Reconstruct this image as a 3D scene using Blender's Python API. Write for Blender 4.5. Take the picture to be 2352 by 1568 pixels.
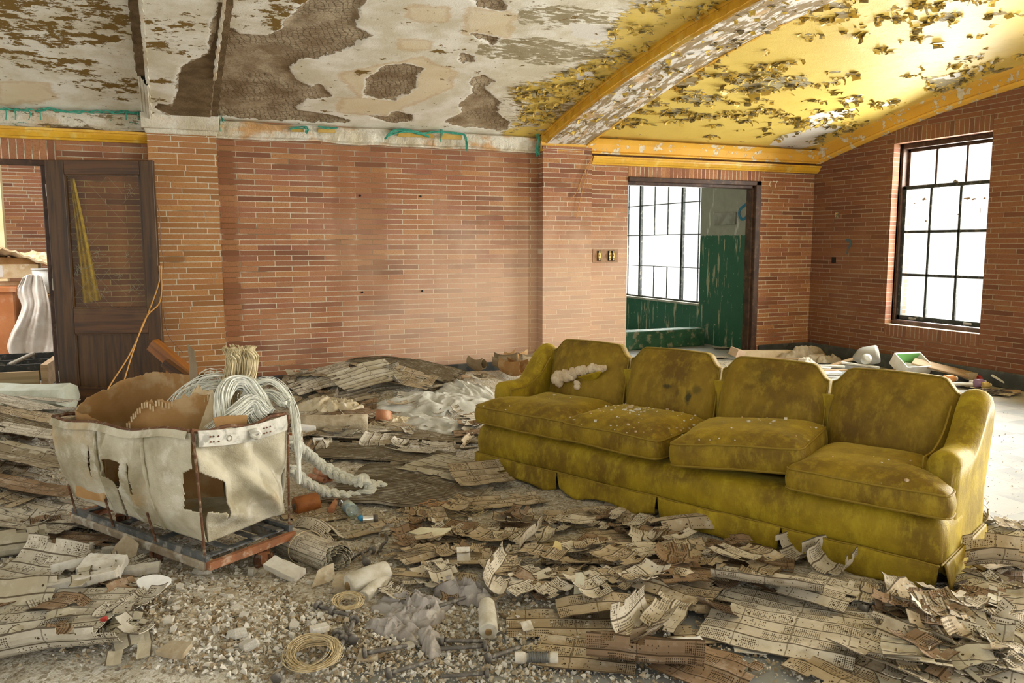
import bpy, math, random
import numpy as np
from mathutils import Vector, Matrix
for o in list(bpy.data.objects): bpy.data.objects.remove(o)
SC = bpy.context.scene
COL = SC.collection
# ------------------------------------------------------------------ camera
F_PX, PITCH, YAW, ROLL, EYE = 1851.36, 0.1205, 0.4021, -0.0019, 1.42
cam = bpy.data.cameras.new('camera'); camo = bpy.data.objects.new('camera', cam); COL.objects.link(camo)
cam.sensor_width = 36.0; cam.lens = F_PX / 2352 * 36.0; cam.clip_start = 0.05; cam.clip_end = 200
FW = np.array([math.sin(YAW)*math.cos(PITCH), math.cos(YAW)*math.cos(PITCH), -math.sin(PITCH)])
_r = np.array([math.cos(YAW), -math.sin(YAW), 0.0]); _u = np.cross(_r, FW)
RT = _r*math.cos(ROLL) + _u*math.sin(ROLL); UP = -_r*math.sin(ROLL) + _u*math.cos(ROLL)
camo.matrix_world = Matrix(((RT[0], UP[0], -FW[0], 0), (RT[1], UP[1], -FW[1], 0), (RT[2], UP[2], -FW[2], EYE), (0, 0, 0, 1)))
SC.camera = camo
SC.view_settings.view_transform = 'Standard'; SC.view_settings.look = 'None'
SC.view_settings.gamma = 1.0; SC.view_settings.use_curve_mapping = False
SC.view_settings.exposure = 1.05
try:
    SC.cycles.use_denoising = True
    SC.cycles.max_bounces = 7; SC.cycles.diffuse_bounces = 4; SC.cycles.adaptive_threshold = 0.03
except Exception: pass
# ------------------------------------------------------------------ world and daylight
w = bpy.data.worlds.new('overcast_sky'); SC.world = w; w.use_nodes = True
bg = w.node_tree.nodes['Background']; bg.inputs[0].default_value = (1.0, 0.97, 0.90, 1); bg.inputs[1].default_value = 0.88
def area(name, loc, size, power, direction, color=(1, 0.97, 0.91)):
    l = bpy.data.lights.new(name, 'AREA'); l.shape = 'RECTANGLE'; l.size, l.size_y = size; l.energy = power; l.color = color
    o = bpy.data.objects.new(name, l); COL.objects.link(o); o.location = loc
    o.rotation_euler = Vector(direction).to_track_quat('-Z', 'Y').to_euler()
    return o
# daylight entering by the right wall's windows (one in view, the others nearer than the frame) and the side room's window
area('daylight_and_fill', (8.35, 6.2, 1.8), (1.6, 2.4), 300, (-1, 0, -0.12))
area('daylight_and_fill', (8.35, 3.15, 1.8), (1.6, 2.4), 360, (-1, 0, -0.12))
area('daylight_and_fill', (8.35, 0.2, 1.8), (1.6, 2.4), 300, (-1, 0, -0.12))
area('daylight_and_fill', (7.5, 10.6, 1.7), (3.2, 2.2), 120, (-1, -0.1, -0.1))
area('daylight_and_fill', (-3.5, 10.5, 2.6), (3.0, 2.0), 90, (0.1, 0.3, -1))  # added overhead fill for the left room, with no source behind it

# ------------------------------------------------------------------ noise
def _h(ix, iy, iz, s):
    with np.errstate(over='ignore'):
        n = (ix.astype(np.int64)*374761393 + iy.astype(np.int64)*668265263 + iz.astype(np.int64)*2147483647 + s*1274126177) & 0xffffffff
        n = ((n ^ (n >> 13))*1274126177) & 0xffffffff
        n = ((n ^ (n >> 15))*2246822519) & 0xffffffff
    return ((n ^ (n >> 16)) & 0xffffff)/float(0xffffff)
def vnoise(P, s=0):
    P = np.atleast_2d(np.asarray(P, float))
    if P.shape[1] == 2: P = np.c_[P, np.zeros(len(P))]
    i = np.floor(P).astype(np.int64); f = P - i; f = f*f*(3-2*f); r = 0
    for a in (0, 1):
        for b in (0, 1):
            for c in (0, 1):
                r = r + _h(i[:, 0]+a, i[:, 1]+b, i[:, 2]+c, s)*np.abs(1-a-f[:, 0])*np.abs(1-b-f[:, 1])*np.abs(1-c-f[:, 2])
    return r
def fbm(P, o=4, s=0, gain=.5):
    P = np.asarray(P, float); a = 1.0; t = 0; r = 0
    for k in range(o): r = r + a*(vnoise(P*2**k + 17.3*k, s+k)-.5); t += a; a *= gain
    return r/t*2
def sstep(a, b, x): t = np.clip((x-a)/(b-a), 0, 1); return t*t*(3-2*t)
# ------------------------------------------------------------------ mesh helpers
def mesh(name, V, Fc, mat=None, parent=None, smooth=False, uv=None, loc=None, rot=None, attrs=None, fm=None, mats=None):
    me = bpy.data.meshes.new(name)
    me.from_pydata([tuple(map(float, v)) for v in V], [], [tuple(int(i) for i in f) for f in Fc])
    for m_ in (mats or ([mat] if mat else [])): me.materials.append(m_)
    if fm is not None: me.polygons.foreach_set('material_index', np.asarray(fm, dtype=np.int32))
    if smooth: me.polygons.foreach_set('use_smooth', [True]*len(me.polygons))
    if uv is not None:
        l = me.uv_layers.new(name='UVMap'); idx = np.zeros(len(me.loops), dtype=np.int32); me.loops.foreach_get('vertex_index', idx)
        l.data.foreach_set('uv', np.asarray(uv, float)[idx].ravel())
    if attrs:
        for k, v in attrs.items():
            a = me.attributes.new(k, 'FLOAT', 'POINT'); a.data.foreach_set('value', np.asarray(v, float))
    me.update()
    o = bpy.data.objects.new(name, me); COL.objects.link(o)
    if loc is not None: o.location = tuple(loc)
    if rot is not None: o.rotation_euler = tuple(rot)
    if parent: o.parent = parent
    return o
def empty(name, loc=(0, 0, 0), rz=0.0, rot=None):
    o = bpy.data.objects.new(name, None); COL.objects.link(o); o.location = tuple(loc)
    o.rotation_euler = tuple(rot) if rot is not None else (0, 0, rz); o.empty_display_size = .1
    return o
def tag(o, label=None, cat=None, group=None, kind=None):
    if label: o['label'] = label
    if cat: o['category'] = cat
    if group: o['group'] = group
    if kind: o['kind'] = kind
    return o
def struct(o): o['kind'] = 'structure'; return o
class MB:
    """collects boxes, tubes and sheets into one mesh"""
    def __init__(s): s.v = []; s.f = []; s.m = []
    def add(s, V, Fc, m=0):
        k = len(s.v); s.v.extend([tuple(map(float, p)) for p in V]); s.f.extend([tuple(int(i)+k for i in f) for f in Fc]); s.m.extend([m]*len(Fc)); return s
    def box(s, c, d, rot=None, m=0):
        c = np.array(c, float); d = np.array(d, float)/2
        V = np.array([[x, y, z] for x in (-1, 1) for y in (-1, 1) for z in (-1, 1)], float)*d
        if rot is not None: V = V @ np.array(Matrix.Rotation(rot[0], 3, rot[1])).T if isinstance(rot, tuple) else V @ np.array(rot).T
        return s.add(V + c, [(0, 1, 3, 2), (4, 6, 7, 5), (0, 4, 5, 1), (2, 3, 7, 6), (0, 2, 6, 4), (1, 5, 7, 3)], m)
    def bb(s, a, b, m=0):
        a = np.array(a, float); b = np.array(b, float); return s.box((a+b)/2, np.abs(b-a), m=m)
    def tube(s, P, r, n=8, closed=False, m=0, caps=True):
        V, Fc = tube(P, r, n, closed, caps); return s.add(V, Fc, m)
    def build(s, name, mat, parent=None, **k):
        mats = mat if isinstance(mat, list) else [mat]
        return mesh(name, s.v, s.f, parent=parent, mats=mats, fm=s.m if len(mats) > 1 else None, **k)
def tube(P, r, n=8, closed=False, caps=True):
    P = np.asarray(P, float); N = len(P); r = np.broadcast_to(np.asarray(r, float), (N,))
    T = (np.roll(P, -1, 0)-np.roll(P, 1, 0)) if closed else np.gradient(P, axis=0)
    T = T/np.maximum(np.linalg.norm(T, axis=1, keepdims=True), 1e-9)
    nrm = np.cross(T[0], (0, 0, 1)); nrm = nrm if np.linalg.norm(nrm) > .1 else np.cross(T[0], (1, 0, 0)); V = []
    for i in range(N):
        nrm = nrm - T[i]*(nrm@T[i]); nrm = nrm/max(np.linalg.norm(nrm), 1e-9); b = np.cross(T[i], nrm)
        for k in range(n):
            a = 2*math.pi*k/n; V.append(P[i] + r[i]*(math.cos(a)*nrm + math.sin(a)*b))
    Fc = []
    for i in range(N if closed else N-1):
        j = (i+1) % N
        for k in range(n): k2 = (k+1) % n; Fc.append((i*n+k, i*n+k2, j*n+k2, j*n+k))
    if caps and not closed: Fc.append(tuple(range(n-1, -1, -1))); Fc.append(tuple((N-1)*n+k for k in range(n)))
    return np.array(V), Fc
def lathe(prof, n=20, axis='z'):
    """prof: list of (r, z); closed at the ends"""
    V = []; Fc = []
    for r_, z in prof:
        for k in range(n): a = 2*math.pi*k/n; V.append((r_*math.cos(a), r_*math.sin(a), z))
    m = len(prof)
    for i in range(m-1):
        for k in range(n): k2 = (k+1) % n; Fc.append((i*n+k, i*n+k2, (i+1)*n+k2, (i+1)*n+k))
    Fc.append(tuple(range(n-1, -1, -1))); Fc.append(tuple((m-1)*n+k for k in range(n)))
    V = np.array(V)
    if axis == 'x': V = V[:, [2, 0, 1]]
    if axis == 'y': V = V[:, [1, 2, 0]]
    return V, Fc
def grid(nu, nv, wrapu=False):
    Fc = []
    for j in range(nv-1):
        for i in range(nu if wrapu else nu-1):
            i2 = (i+1) % nu; Fc.append((j*nu+i, j*nu+i2, (j+1)*nu+i2, (j+1)*nu+i))
    return Fc
def sheet(P, nu, nv, th):
    """slab of thickness th from a grid of points P (nv rows of nu), offset along -normal"""
    P = np.asarray(P, float).reshape(nv, nu, 3); du = np.gradient(P, axis=1); dv = np.gradient(P, axis=0)
    N = np.cross(du, dv); N /= np.maximum(np.linalg.norm(N, axis=2, keepdims=True), 1e-9)
    V = np.concatenate([P.reshape(-1, 3), (P-N*th).reshape(-1, 3)]); n = nu*nv
    Fc = grid(nu, nv); Fb = [tuple(n+i for i in reversed(f)) for f in Fc]
    E = [j for j in range(nu)] + [j*nu+nu-1 for j in range(1, nv)] + [(nv-1)*nu+j for j in range(nu-2, -1, -1)] + [j*nu for j in range(nv-2, 0, -1)]
    S = [(E[(i+1) % len(E)], E[i], E[i]+n, E[(i+1) % len(E)]+n) for i in range(len(E))]
    return V, Fc+Fb+S
def resample(poly, n, closed=True):
    P = np.array(poly, float); Q = np.vstack([P, P[:1]]) if closed else P
    d = np.r_[0, np.cumsum(np.linalg.norm(np.diff(Q, axis=0), axis=1))]; t = np.linspace(0, d[-1], n, endpoint=not closed)
    return np.stack([np.interp(t, d, Q[:, k]) for k in range(Q.shape[1])], 1)
def smooth_loop(P, k=1, it=1):
    for _ in range(it): P = (np.roll(P, 1, 0)+2*P+np.roll(P, -1, 0))/4
    return P
def spline(pts, n):
    P = np.array(pts, float); m = len(P); P = np.vstack([2*P[0]-P[1], P, 2*P[-1]-P[-2]]); out = []
    for t in np.linspace(0, m-1-1e-6, n):
        i = int(t); f = t-i; a, b, c, d = P[i], P[i+1], P[i+2], P[i+3]
        out.append(.5*((2*b)+(-a+c)*f+(2*a-5*b+4*c-d)*f*f+(-a+3*b-3*c+d)*f**3))
    return np.array(out)
def puffy(outline, rings, cz=None):
    """closed body from an outline (n,2) and rings [(scale, z)] bottom to top"""
    P = np.asarray(outline, float); c = P.mean(0); n = len(P); V = []
    for s_, z in rings: V.extend(np.c_[c+(P-c)*s_, np.full(n, z)])
    Fc = grid(n, len(rings), True); Fc.append(tuple(range(n-1, -1, -1))); Fc.append(tuple((len(rings)-1)*n+k for k in range(n)))
    return np.array(V), Fc
def rotz(V, a): c, s_ = math.cos(a), math.sin(a); V = np.asarray(V, float); return np.c_[V[:, 0]*c-V[:, 1]*s_, V[:, 0]*s_+V[:, 1]*c, V[:, 2]]
def euler(V, e): return np.asarray(V, float) @ np.array(Matrix.Rotation(e[2], 3, 'Z') @ Matrix.Rotation(e[1], 3, 'Y') @ Matrix.Rotation(e[0], 3, 'X')).T
# measuring: pixel of the photograph -> place in the room
def ray(x, y): return FW + RT*(x-1176)/F_PX - UP*(y-784)/F_PX
def onz(x, y, z=0.0): d = ray(x, y); return np.array([0, 0, EYE]) + d*(z-EYE)/d[2]
def ony(x, y, Y): d = ray(x, y); return np.array([0, 0, EYE]) + d*Y/d[1]
def onx(x, y, X): d = ray(x, y); return np.array([0, 0, EYE]) + d*X/d[0]
# ------------------------------------------------------------------ material helpers
class G:
    def __init__(s, name):
        s.mat = bpy.data.materials.new(name); s.mat.use_nodes = True; s.t = s.mat.node_tree; s.N = s.t.nodes; s.L = s.t.links
        s.b = s.N['Principled BSDF']; s.out = s.N['Material Output']
    def n(s, typ, ins=None, **props):
        nd = s.N.new('ShaderNode'+typ)
        for k, v in props.items(): setattr(nd, k, v)
        for k, v in (ins or {}).items(): s.put(nd.inputs[k], v)
        return nd
    def put(s, sock, v):
        if isinstance(v, bpy.types.NodeSocket): s.L.new(v, sock)
        elif isinstance(v, bpy.types.Node): s.L.new(v.outputs[0], sock)
        elif isinstance(v, (tuple, list)) and len(v) == 3 and sock.type == 'RGBA': sock.default_value = (*v, 1)
        else: sock.default_value = v
    def m(s, op, a, b=0.0, c=0.0, clamp=False):
        nd = s.N.new('ShaderNodeMath'); nd.operation = op; nd.use_clamp = clamp; s.put(nd.inputs[0], a); s.put(nd.inputs[1], b); s.put(nd.inputs[2], c); return nd.outputs[0]
    def mix(s, f, a, b, mode='MIX'):
        nd = s.N.new('ShaderNodeMix'); nd.data_type = 'RGBA'; nd.blend_type = mode
        s.put(nd.inputs[0], f); s.put(nd.inputs[6], a); s.put(nd.inputs[7], b); return nd.outputs[2]
    def ramp(s, f, stops, interp='LINEAR'):
        nd = s.N.new('ShaderNodeValToRGB'); nd.color_ramp.interpolation = interp; e = nd.color_ramp.elements
        while len(e) < len(stops): e.new(.5)
        for i, (p, c) in enumerate(stops): e[i].position = p; e[i].color = (*c, 1) if len(c) == 3 else c
        s.put(nd.inputs[0], f); return nd.outputs[0]
    def step(s, x, a, b):
        nd = s.N.new('ShaderNodeMapRange'); nd.interpolation_type = 'SMOOTHSTEP'; s.put(nd.inputs[0], x); nd.inputs[1].default_value = a; nd.inputs[2].default_value = b; return nd.outputs[0]
    def co(s, kind='Object'): return s.n('TexCoord').outputs[kind]
    def map(s, v, scale=(1, 1, 1), loc=(0, 0, 0), rot=(0, 0, 0)):
        return s.n('Mapping', {0: v, 1: loc, 2: rot, 3: scale}).outputs[0]
    def noise(s, v, scale, detail=5, rough=.55, dist=0.0): return s.n('TexNoise', {'Vector': v, 'Scale': scale, 'Detail': detail, 'Roughness': rough, 'Distortion': dist}).outputs[0]
    def voro(s, v, scale, feat='F1', out=0): return s.n('TexVoronoi', {'Vector': v, 'Scale': scale}, feature=feat).outputs[out]
    def attr(s, name): return s.n('Attribute', attribute_name=name).outputs['Fac']
    def sep(s, v): return s.n('SeparateXYZ', {0: v}).outputs
    def comb(s, x, y, z=0.0): return s.n('CombineXYZ', {0: x, 1: y, 2: z}).outputs[0]
    def rnd(s): return s.n('ObjectInfo').outputs['Random']
    def bump(s, h, strength=.4, dist=.01, normal=None):
        ins = {'Strength': strength, 'Distance': dist, 'Height': h}
        if normal is not None: ins['Normal'] = normal
        nd = s.n('Bump', ins); return nd.outputs[0]
    def done(s, col=None, rough=None, normal=None, metal=None, **kw):
        if col is not None: s.put(s.b.inputs['Base Color'], col)
        if rough is not None: s.put(s.b.inputs['Roughness'], rough)
        if metal is not None: s.put(s.b.inputs['Metallic'], metal)
        if normal is not None: s.put(s.b.inputs['Normal'], normal)
        s.b.inputs['Specular IOR Level'].default_value = kw.pop('spec', .25)
        for k, v in kw.items(): s.put(s.b.inputs[k.replace('_', ' ')], v)
        return s.mat
def mottled(name, c1, c2, scale=6, rough=.8, bump=.2, bd=.004, c3=None, fine=60, metal=0.0, spec=.25, coord='Object', vary=0.0):
    g = G(name); v = g.co(coord); n1 = g.noise(v, scale, 6); n2 = g.noise(v, fine, 4)
    col = g.mix(g.step(n1, .36, .64), c1, c2)
    if c3 is not None: col = g.mix(g.m('MULTIPLY', g.step(g.noise(g.map(v, loc=(5, 3, 1)), scale*1.7, 6), .52, .66), .8), col, c3)
    if vary: col = g.mix(g.m('MULTIPLY', g.rnd(), vary), col, c2)
    col = g.mix(g.m('MULTIPLY', n2, .35), col, (c1[0]*.45, c1[1]*.45, c1[2]*.45))
    return g.done(col, rough, g.bump(n2, bump, bd), metal, spec=spec)
def plain(name, c, rough=.6, metal=0.0, spec=.4): g = G(name); return g.done(c, rough, None, metal, spec=spec)
MAT = {}
# ------------------------------------------------------------------ room materials
BRK = [(0, (.14, .058, .040)), (.2, (.28, .115, .060)), (.4, (.37, .165, .078)), (.6, (.28, .115, .080)), (.78, (.43, .215, .095)), (1, (.20, .080, .062))]
def brick(name, ax, soldier=False, bw=.315, ch=.0505, bond=.5, ragged=.0, stain=0, tint=None):
    g = G(name); P = g.co(); s = g.sep(P); u = s[0] if ax == 'x' else s[1]; z = s[2]
    if soldier: u, z = z, u; bw, ch = 5.0, .056
    row = g.m('FLOOR', g.m('DIVIDE', z, ch)); par = g.m('FLOORED_MODULO', row, 2.0)
    off = g.m('MULTIPLY', par, bw*bond)
    if ragged: off = g.m('ADD', off, g.m('MULTIPLY', g.n('TexWhiteNoise', {'Vector': g.comb(row, 3.1)}, noise_dimensions='3D').outputs[0], ragged))
    us = g.m('DIVIDE', g.m('ADD', u, off), bw); col = g.m('FLOOR', us); fu = g.m('FRACT', us); fv = g.m('FRACT', g.m('DIVIDE', z, ch))
    wob = g.m('MULTIPLY', g.m('SUBTRACT', g.noise(P, 40, 3), .5), .10)
    dv = g.m('ADD', g.m('MINIMUM', fv, g.m('SUBTRACT', 1.0, fv)), wob)
    du = g.m('MULTIPLY', g.m('MINIMUM', fu, g.m('SUBTRACT', 1.0, fu)), bw/ch); du = g.m('ADD', du, wob)
    mort = g.m('SUBTRACT', 1.0, g.step(g.m('MINIMUM', du, dv), .038, .082))
    wn = g.n('TexWhiteNoise', {'Vector': g.comb(row, col, 1.7)}, noise_dimensions='3D').outputs[0]
    bc = g.ramp(wn, BRK); n1 = g.noise(P, 3.0, 4); n2 = g.noise(P, 90, 3)
    bc = g.mix(g.m('MULTIPLY', g.step(n2, .46, .72), .6), bc, (.15, .06, .022)); bc = g.mix(g.m('MULTIPLY', n1, .25), bc, (.46, .22, .09))
    mc = g.mix(n1, (.70, .65, .52), (.50, .45, .32))
    dirty = g.step(g.noise(g.map(P, scale=(2.2, 2.2, 5)), 1.0, 5), .54, .68); mc = g.mix(g.m('MULTIPLY', dirty, .8), mc, (.13, .09, .04))
    c = g.mix(mort, bc, mc)
    lime = g.step(g.noise(g.map(P, scale=(.9, .9, .7)), 1.0, 4), .5, .72)
    c = g.mix(g.m('MULTIPLY', lime, .14), c, (.78, .55, .38))
    if ax == 'x' and not soldier:   # window light on the back wall's lower middle, painted as paler brick
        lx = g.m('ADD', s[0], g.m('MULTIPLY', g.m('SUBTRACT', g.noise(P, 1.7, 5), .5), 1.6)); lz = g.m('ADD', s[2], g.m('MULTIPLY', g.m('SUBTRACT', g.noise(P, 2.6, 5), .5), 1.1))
        winlit = g.m('MULTIPLY', g.m('MULTIPLY', g.step(lx, 1.2, 3.0), g.m('SUBTRACT', 1.0, g.step(lx, 4.6, 6.4))), g.m('SUBTRACT', 1.0, g.step(lz, .9, 2.1))); c = g.mix(g.m('MULTIPLY', winlit, .50), c, (.80, .60, .46))
    if stain == 1:      # panel between the pilasters: two brown runs of water under the cornice, and the left corner strip
        X = s[0]; Z = s[2]; wv = g.m('MULTIPLY', g.m('SUBTRACT', g.noise(P, 7, 5), .5), .22)
        def run(x0, wd): return g.m('SUBTRACT', 1.0, g.step(g.m('ABSOLUTE', g.m('ADD', g.m('SUBTRACT', X, x0), wv)), wd*.35, wd))
        k = g.m('MAXIMUM', g.m('MULTIPLY', run(1.88, .24), .8), g.m('MULTIPLY', run(1.60, .13), .7))
        k = g.m('MULTIPLY', k, g.step(Z, .35, 1.5)); k2 = g.m('MULTIPLY', run(.54, .13), 1.0)
        k = g.m('MAXIMUM', k, k2)
        k = g.m('MAXIMUM', k, g.m('MULTIPLY', g.step(g.m('ADD', Z, wv), 2.05, 2.42), .55))
        c = g.mix(g.m('MULTIPLY', k, g.m('ADD', .28, g.m('MULTIPLY', mort, .7))), c, (.17, .075, .02))
    if stain == 2:      # left pilaster, yellower with dark joints
        c = g.mix(g.m('MULTIPLY', g.m('SUBTRACT', 1.0, mort), .25), c, (.52, .27, .05))
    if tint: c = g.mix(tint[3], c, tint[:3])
    h = g.m('ADD', g.m('MULTIPLY', g.m('SUBTRACT', 1.0, mort), 1.0), g.m('MULTIPLY', n2, .25))
    return g.done(c, .78, g.bump(h, .55, .006), spec=.25)
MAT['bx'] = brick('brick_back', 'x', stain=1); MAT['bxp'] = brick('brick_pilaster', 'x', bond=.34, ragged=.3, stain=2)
MAT['bxr'] = brick('brick_back_right', 'x', bond=.5, ragged=.12); MAT['by'] = brick('brick_right', 'y', tint=(.09, .032, .018, .62), ragged=.1)  # right wall tint puts its backlit shade into the brick colour
MAT['sx'] = brick('brick_soldier_back', 'x', True); MAT['sy'] = brick('brick_soldier_right', 'y', True, tint=(.11, .05, .03, .6))  # right soldier course tinted with the same painted backlit shade
MAT['yel'] = mottled('yellow_trim_paint', (.78, .45, .035), (.64, .34, .025), 5, .38, .15, .003, c3=(.80, .60, .16), fine=40, spec=.5)
def peely(name):
    g = G(name); P = g.co(); n = g.noise(P, 9, 7, .65); n2 = g.noise(g.map(P, loc=(3, 1, 7)), 4, 5)
    m_ = g.step(n, .565, .58); c = g.mix(m_, g.mix(n2, (.80, .47, .06), (.62, .34, .05)), g.mix(g.noise(P, 30), (.85, .82, .72), (.5, .40, .22)))
    return g.done(c, .45, g.bump(g.m('SUBTRACT', 1.0, m_), .7, .01), spec=.4)
MAT['yelp'] = peely('peeling_yellow_trim')
def whiteplaster(name, orange=.5, fleck=0.0):
    g = G(name); P = g.co(); n = g.noise(P, 3, 6, .6); n2 = g.noise(P, 45, 5, .7)
    c = g.mix(g.step(n, .42, .62), (.80, .77, .66), (.62, .55, .40)); o = g.step(g.noise(g.map(P, loc=(2, 7, 3), scale=(1, 1, 2)), 2.6, 6), .5, .63)
    c = g.mix(g.m('MULTIPLY', o, orange), c, (.62, .30, .07)); c = g.mix(g.m('MULTIPLY', g.step(n2, .5, .7), .3), c, (.35, .26, .14))
    if fleck:
        q = g.noise(g.map(P, scale=(6, 6, 16)), 1.0, 8, .72); c = g.mix(g.m('MULTIPLY', g.step(q, .55, .58), fleck), c, (.17, .11, .03)); q2 = g.noise(g.map(P, scale=(5, 5, 12), loc=(9, 2, 2)), 1.0, 7, .7); c = g.mix(g.m('MULTIPLY', g.step(q2, .60, .62), fleck), c, (.06, .26, .19)); c = g.mix(g.m('MULTIPLY', g.step(q2, .36, .34), fleck), c, (.60, .38, .06))
    return g.done(c, .85, g.bump(n2, .9, .02))
MAT['wpf'] = whiteplaster('flecked_cream_plaster', .25, .85)
MAT['wp'] = whiteplaster('stained_white_plaster', .75); MAT['wpc'] = whiteplaster('cream_plaster', .25)
MAT['base'] = mottled('dark_slate_baseboard', (.085, .095, .10), (.045, .05, .055), 4, .4, .1, .002, c3=(.14, .15, .15))
MAT['frame'] = mottled('dark_brown_steel', (.085, .045, .03), (.045, .025, .018), 8, .45, .15, .002, c3=(.14, .08, .05))
MAT['black'] = mottled('black_sash_paint', (.035, .04, .038), (.02, .025, .025), 12, .5, .3, .002, c3=(.16, .15, .12))
MAT['green'] = None
def glassy(name, tint=(.97, .99, .98), gloss=.08):
    g = G(name); tr = g.n('BsdfTransparent', {0: tint}); gl = g.n('BsdfGlossy', {0: (1, 1, 1), 1: .06})
    mx = g.n('MixShader', {0: gloss, 1: tr.outputs[0], 2: gl.outputs[0]}); g.L.new(mx.outputs[0], g.out.inputs[0]); return g.mat
MAT['pane'] = glassy('window_glass'); MAT['dglass'] = glassy('wired_door_glass', (.80, .74, .58), .012)

# ------------------------------------------------------------------ floor
def floor_mat():
    g = G('vinyl_tile_floor'); P = g.co(); s = g.sep(P); t = .305
    a = g.m('FLOORED_MODULO', g.m('ADD', g.m('FLOOR', g.m('DIVIDE', s[0], t)), g.m('FLOOR', g.m('DIVIDE', s[1], t))), 2.0)
    c = g.mix(a, (.33, .335, .325), (.24, .26, .265)); n = g.noise(P, 2.2, 6, .62); n2 = g.noise(P, 70, 4, .7)
    fx = g.m('FRACT', g.m('DIVIDE', s[0], t)); fy = g.m('FRACT', g.m('DIVIDE', s[1], t))
    jt = g.m('MAXIMUM', g.m('LESS_THAN', fx, .012), g.m('LESS_THAN', fy, .012)); c = g.mix(g.m('MULTIPLY', jt, .6), c, (.15, .14, .12))
    c = g.mix(g.m('MULTIPLY', g.step(n, .40, .60), .55), c, (.40, .395, .37)); c = g.mix(g.m('MULTIPLY', g.step(n2, .55, .72), .5), c, (.30, .25, .17))
    return g.done(c, .55, g.bump(n2, .25, .004), spec=.35)
MAT['floor'] = floor_mat()
fl = MB(); fl.bb((-6, -1.6, -.12), (9, 14, 0)); struct(fl.build('floor', MAT['floor']))

# ------------------------------------------------------------------ walls
def walls(name, ax, plane, depth, rects, mat, parent=None):
    m = MB()
    for a0, a1, z0, z1 in rects:
        if ax == 'x': m.bb((a0, plane, z0), (a1, plane+depth, z1))
        else: m.bb((plane, a0, z0), (plane+depth, a1, z1))
    return m.build(name, mat, parent)
XR = 7.54; ZT = 2.75
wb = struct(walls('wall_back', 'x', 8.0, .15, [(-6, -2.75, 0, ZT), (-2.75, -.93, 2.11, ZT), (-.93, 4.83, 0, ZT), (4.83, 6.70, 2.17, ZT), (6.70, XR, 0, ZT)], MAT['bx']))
def child_bb(name, a, b, mat, parent, bev=0.0):
    m = MB(); m.bb(a, b); o = m.build(name, mat, parent)
    if bev: md = o.modifiers.new('bevel', 'BEVEL'); md.width = bev; md.segments = 2
    return o
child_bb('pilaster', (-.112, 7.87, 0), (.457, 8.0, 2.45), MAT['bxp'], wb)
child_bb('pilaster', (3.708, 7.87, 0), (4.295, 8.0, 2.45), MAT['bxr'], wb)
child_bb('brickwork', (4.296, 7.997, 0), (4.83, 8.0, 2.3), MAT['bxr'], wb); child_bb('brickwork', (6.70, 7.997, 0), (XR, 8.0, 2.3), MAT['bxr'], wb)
child_bb('soldier_course', (4.83, 7.994, 2.17), (6.70, 8.0, 2.31), MAT['sx'], wb); child_bb('soldier_course', (-2.75, 7.994, 2.11), (-.83, 8.0, 2.32), MAT['sx'], wb)
WIN = [(5.62, 6.80), (2.55, 3.73), (-.45, .73)]; WZ0, WZ1 = .50, 2.52
rects = [(-1.6, 8.3, 0, WZ0), (-1.6, 8.3, WZ1, 3.4)]; edges = [-1.6]+[e for a in sorted(WIN) for e in a]+[8.3]
for i in range(0, len(edges), 2): rects.append((edges[i], edges[i+1], WZ0, WZ1))
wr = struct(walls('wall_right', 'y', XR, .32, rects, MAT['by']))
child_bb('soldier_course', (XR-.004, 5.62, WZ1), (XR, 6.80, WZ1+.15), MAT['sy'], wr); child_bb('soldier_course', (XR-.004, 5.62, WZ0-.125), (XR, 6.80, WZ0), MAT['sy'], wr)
# baseboards
def base(name, segs):
    m = MB()
    for a, b in segs: m.bb(a, b)
    o = m.build(name, MAT['base']); md = o.modifiers.new('bevel', 'BEVEL'); md.width = .008; return struct(o)
base('baseboard_back', [((.457, 7.97, 0), (3.708, 8.0, .16)), ((-.14, 7.84, 0), (.48, 7.87, .16)), ((3.69, 7.84, 0), (4.31, 7.87, .16)), ((4.31, 7.97, 0), (4.80, 8.0, .16)), ((6.74, 7.97, 0), (7.51, 8.0, .16))])
base('baseboard_right', [((7.51, -1.6, 0), (7.54, 8.0, .16))])
# marks and fittings on the walls
def stroke(name, pts, r, mat, parent, axis='y', n=24, flat=.15):
    V, Fc = tube(spline(pts, n), r, 6); V = np.array(V); k = {'y': 1, 'x': 0}[axis]; c = V[:, k].mean(); V[:, k] = c+(V[:, k]-c)*flat
    return mesh(name, V, Fc, mat, parent)
MAT['chalk'] = plain('white_chalk', (.8, .78, .7), .9); MAT['bluep'] = mottled('blue_spray_paint', (.04, .19, .32), (.05, .25, .40), 20, .6)
m = MB()
def wy(x, y, Y=7.993): return ony(x, y, Y)
for pts in ([(1770, 416), (1768, 424), (1771, 429)], [(1776, 416), (1781, 417), (1786, 416)], [(1786, 416), (1782, 423), (1782, 431)]):
    V, Fc = tube(spline([wy(*p) for p in pts], 8), .0045, 5); V = np.array(V); V[:, 1] = 7.994+(V[:, 1]-V[:, 1].mean())*.2; m.add(V, Fc)
m.build('chalk_number', MAT['chalk'], wb)
def wx(x, y, X=7.533): return onx(x, y, X)
V, Fc = tube(spline([wx(1943, 551), wx(1952, 553), wx(1953, 562), wx(1947, 572), wx(1945, 583)], 16), [.018]*10+[.010]*6, 6); V = np.array(V); V[:, 0] = 7.535+(V[:, 0]-V[:, 0].mean())*.15
mesh('blue_paint_mark', V, Fc, plain('faded_blue_paint', (.06, .10, .12), .8), wr)
MAT['steel'] = mottled('dull_steel', (.42, .40, .35), (.26, .23, .18), 15, .4, .15, .002, metal=.7); MAT['dark'] = plain('dark_void', (.012, .01, .008), .9)
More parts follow.
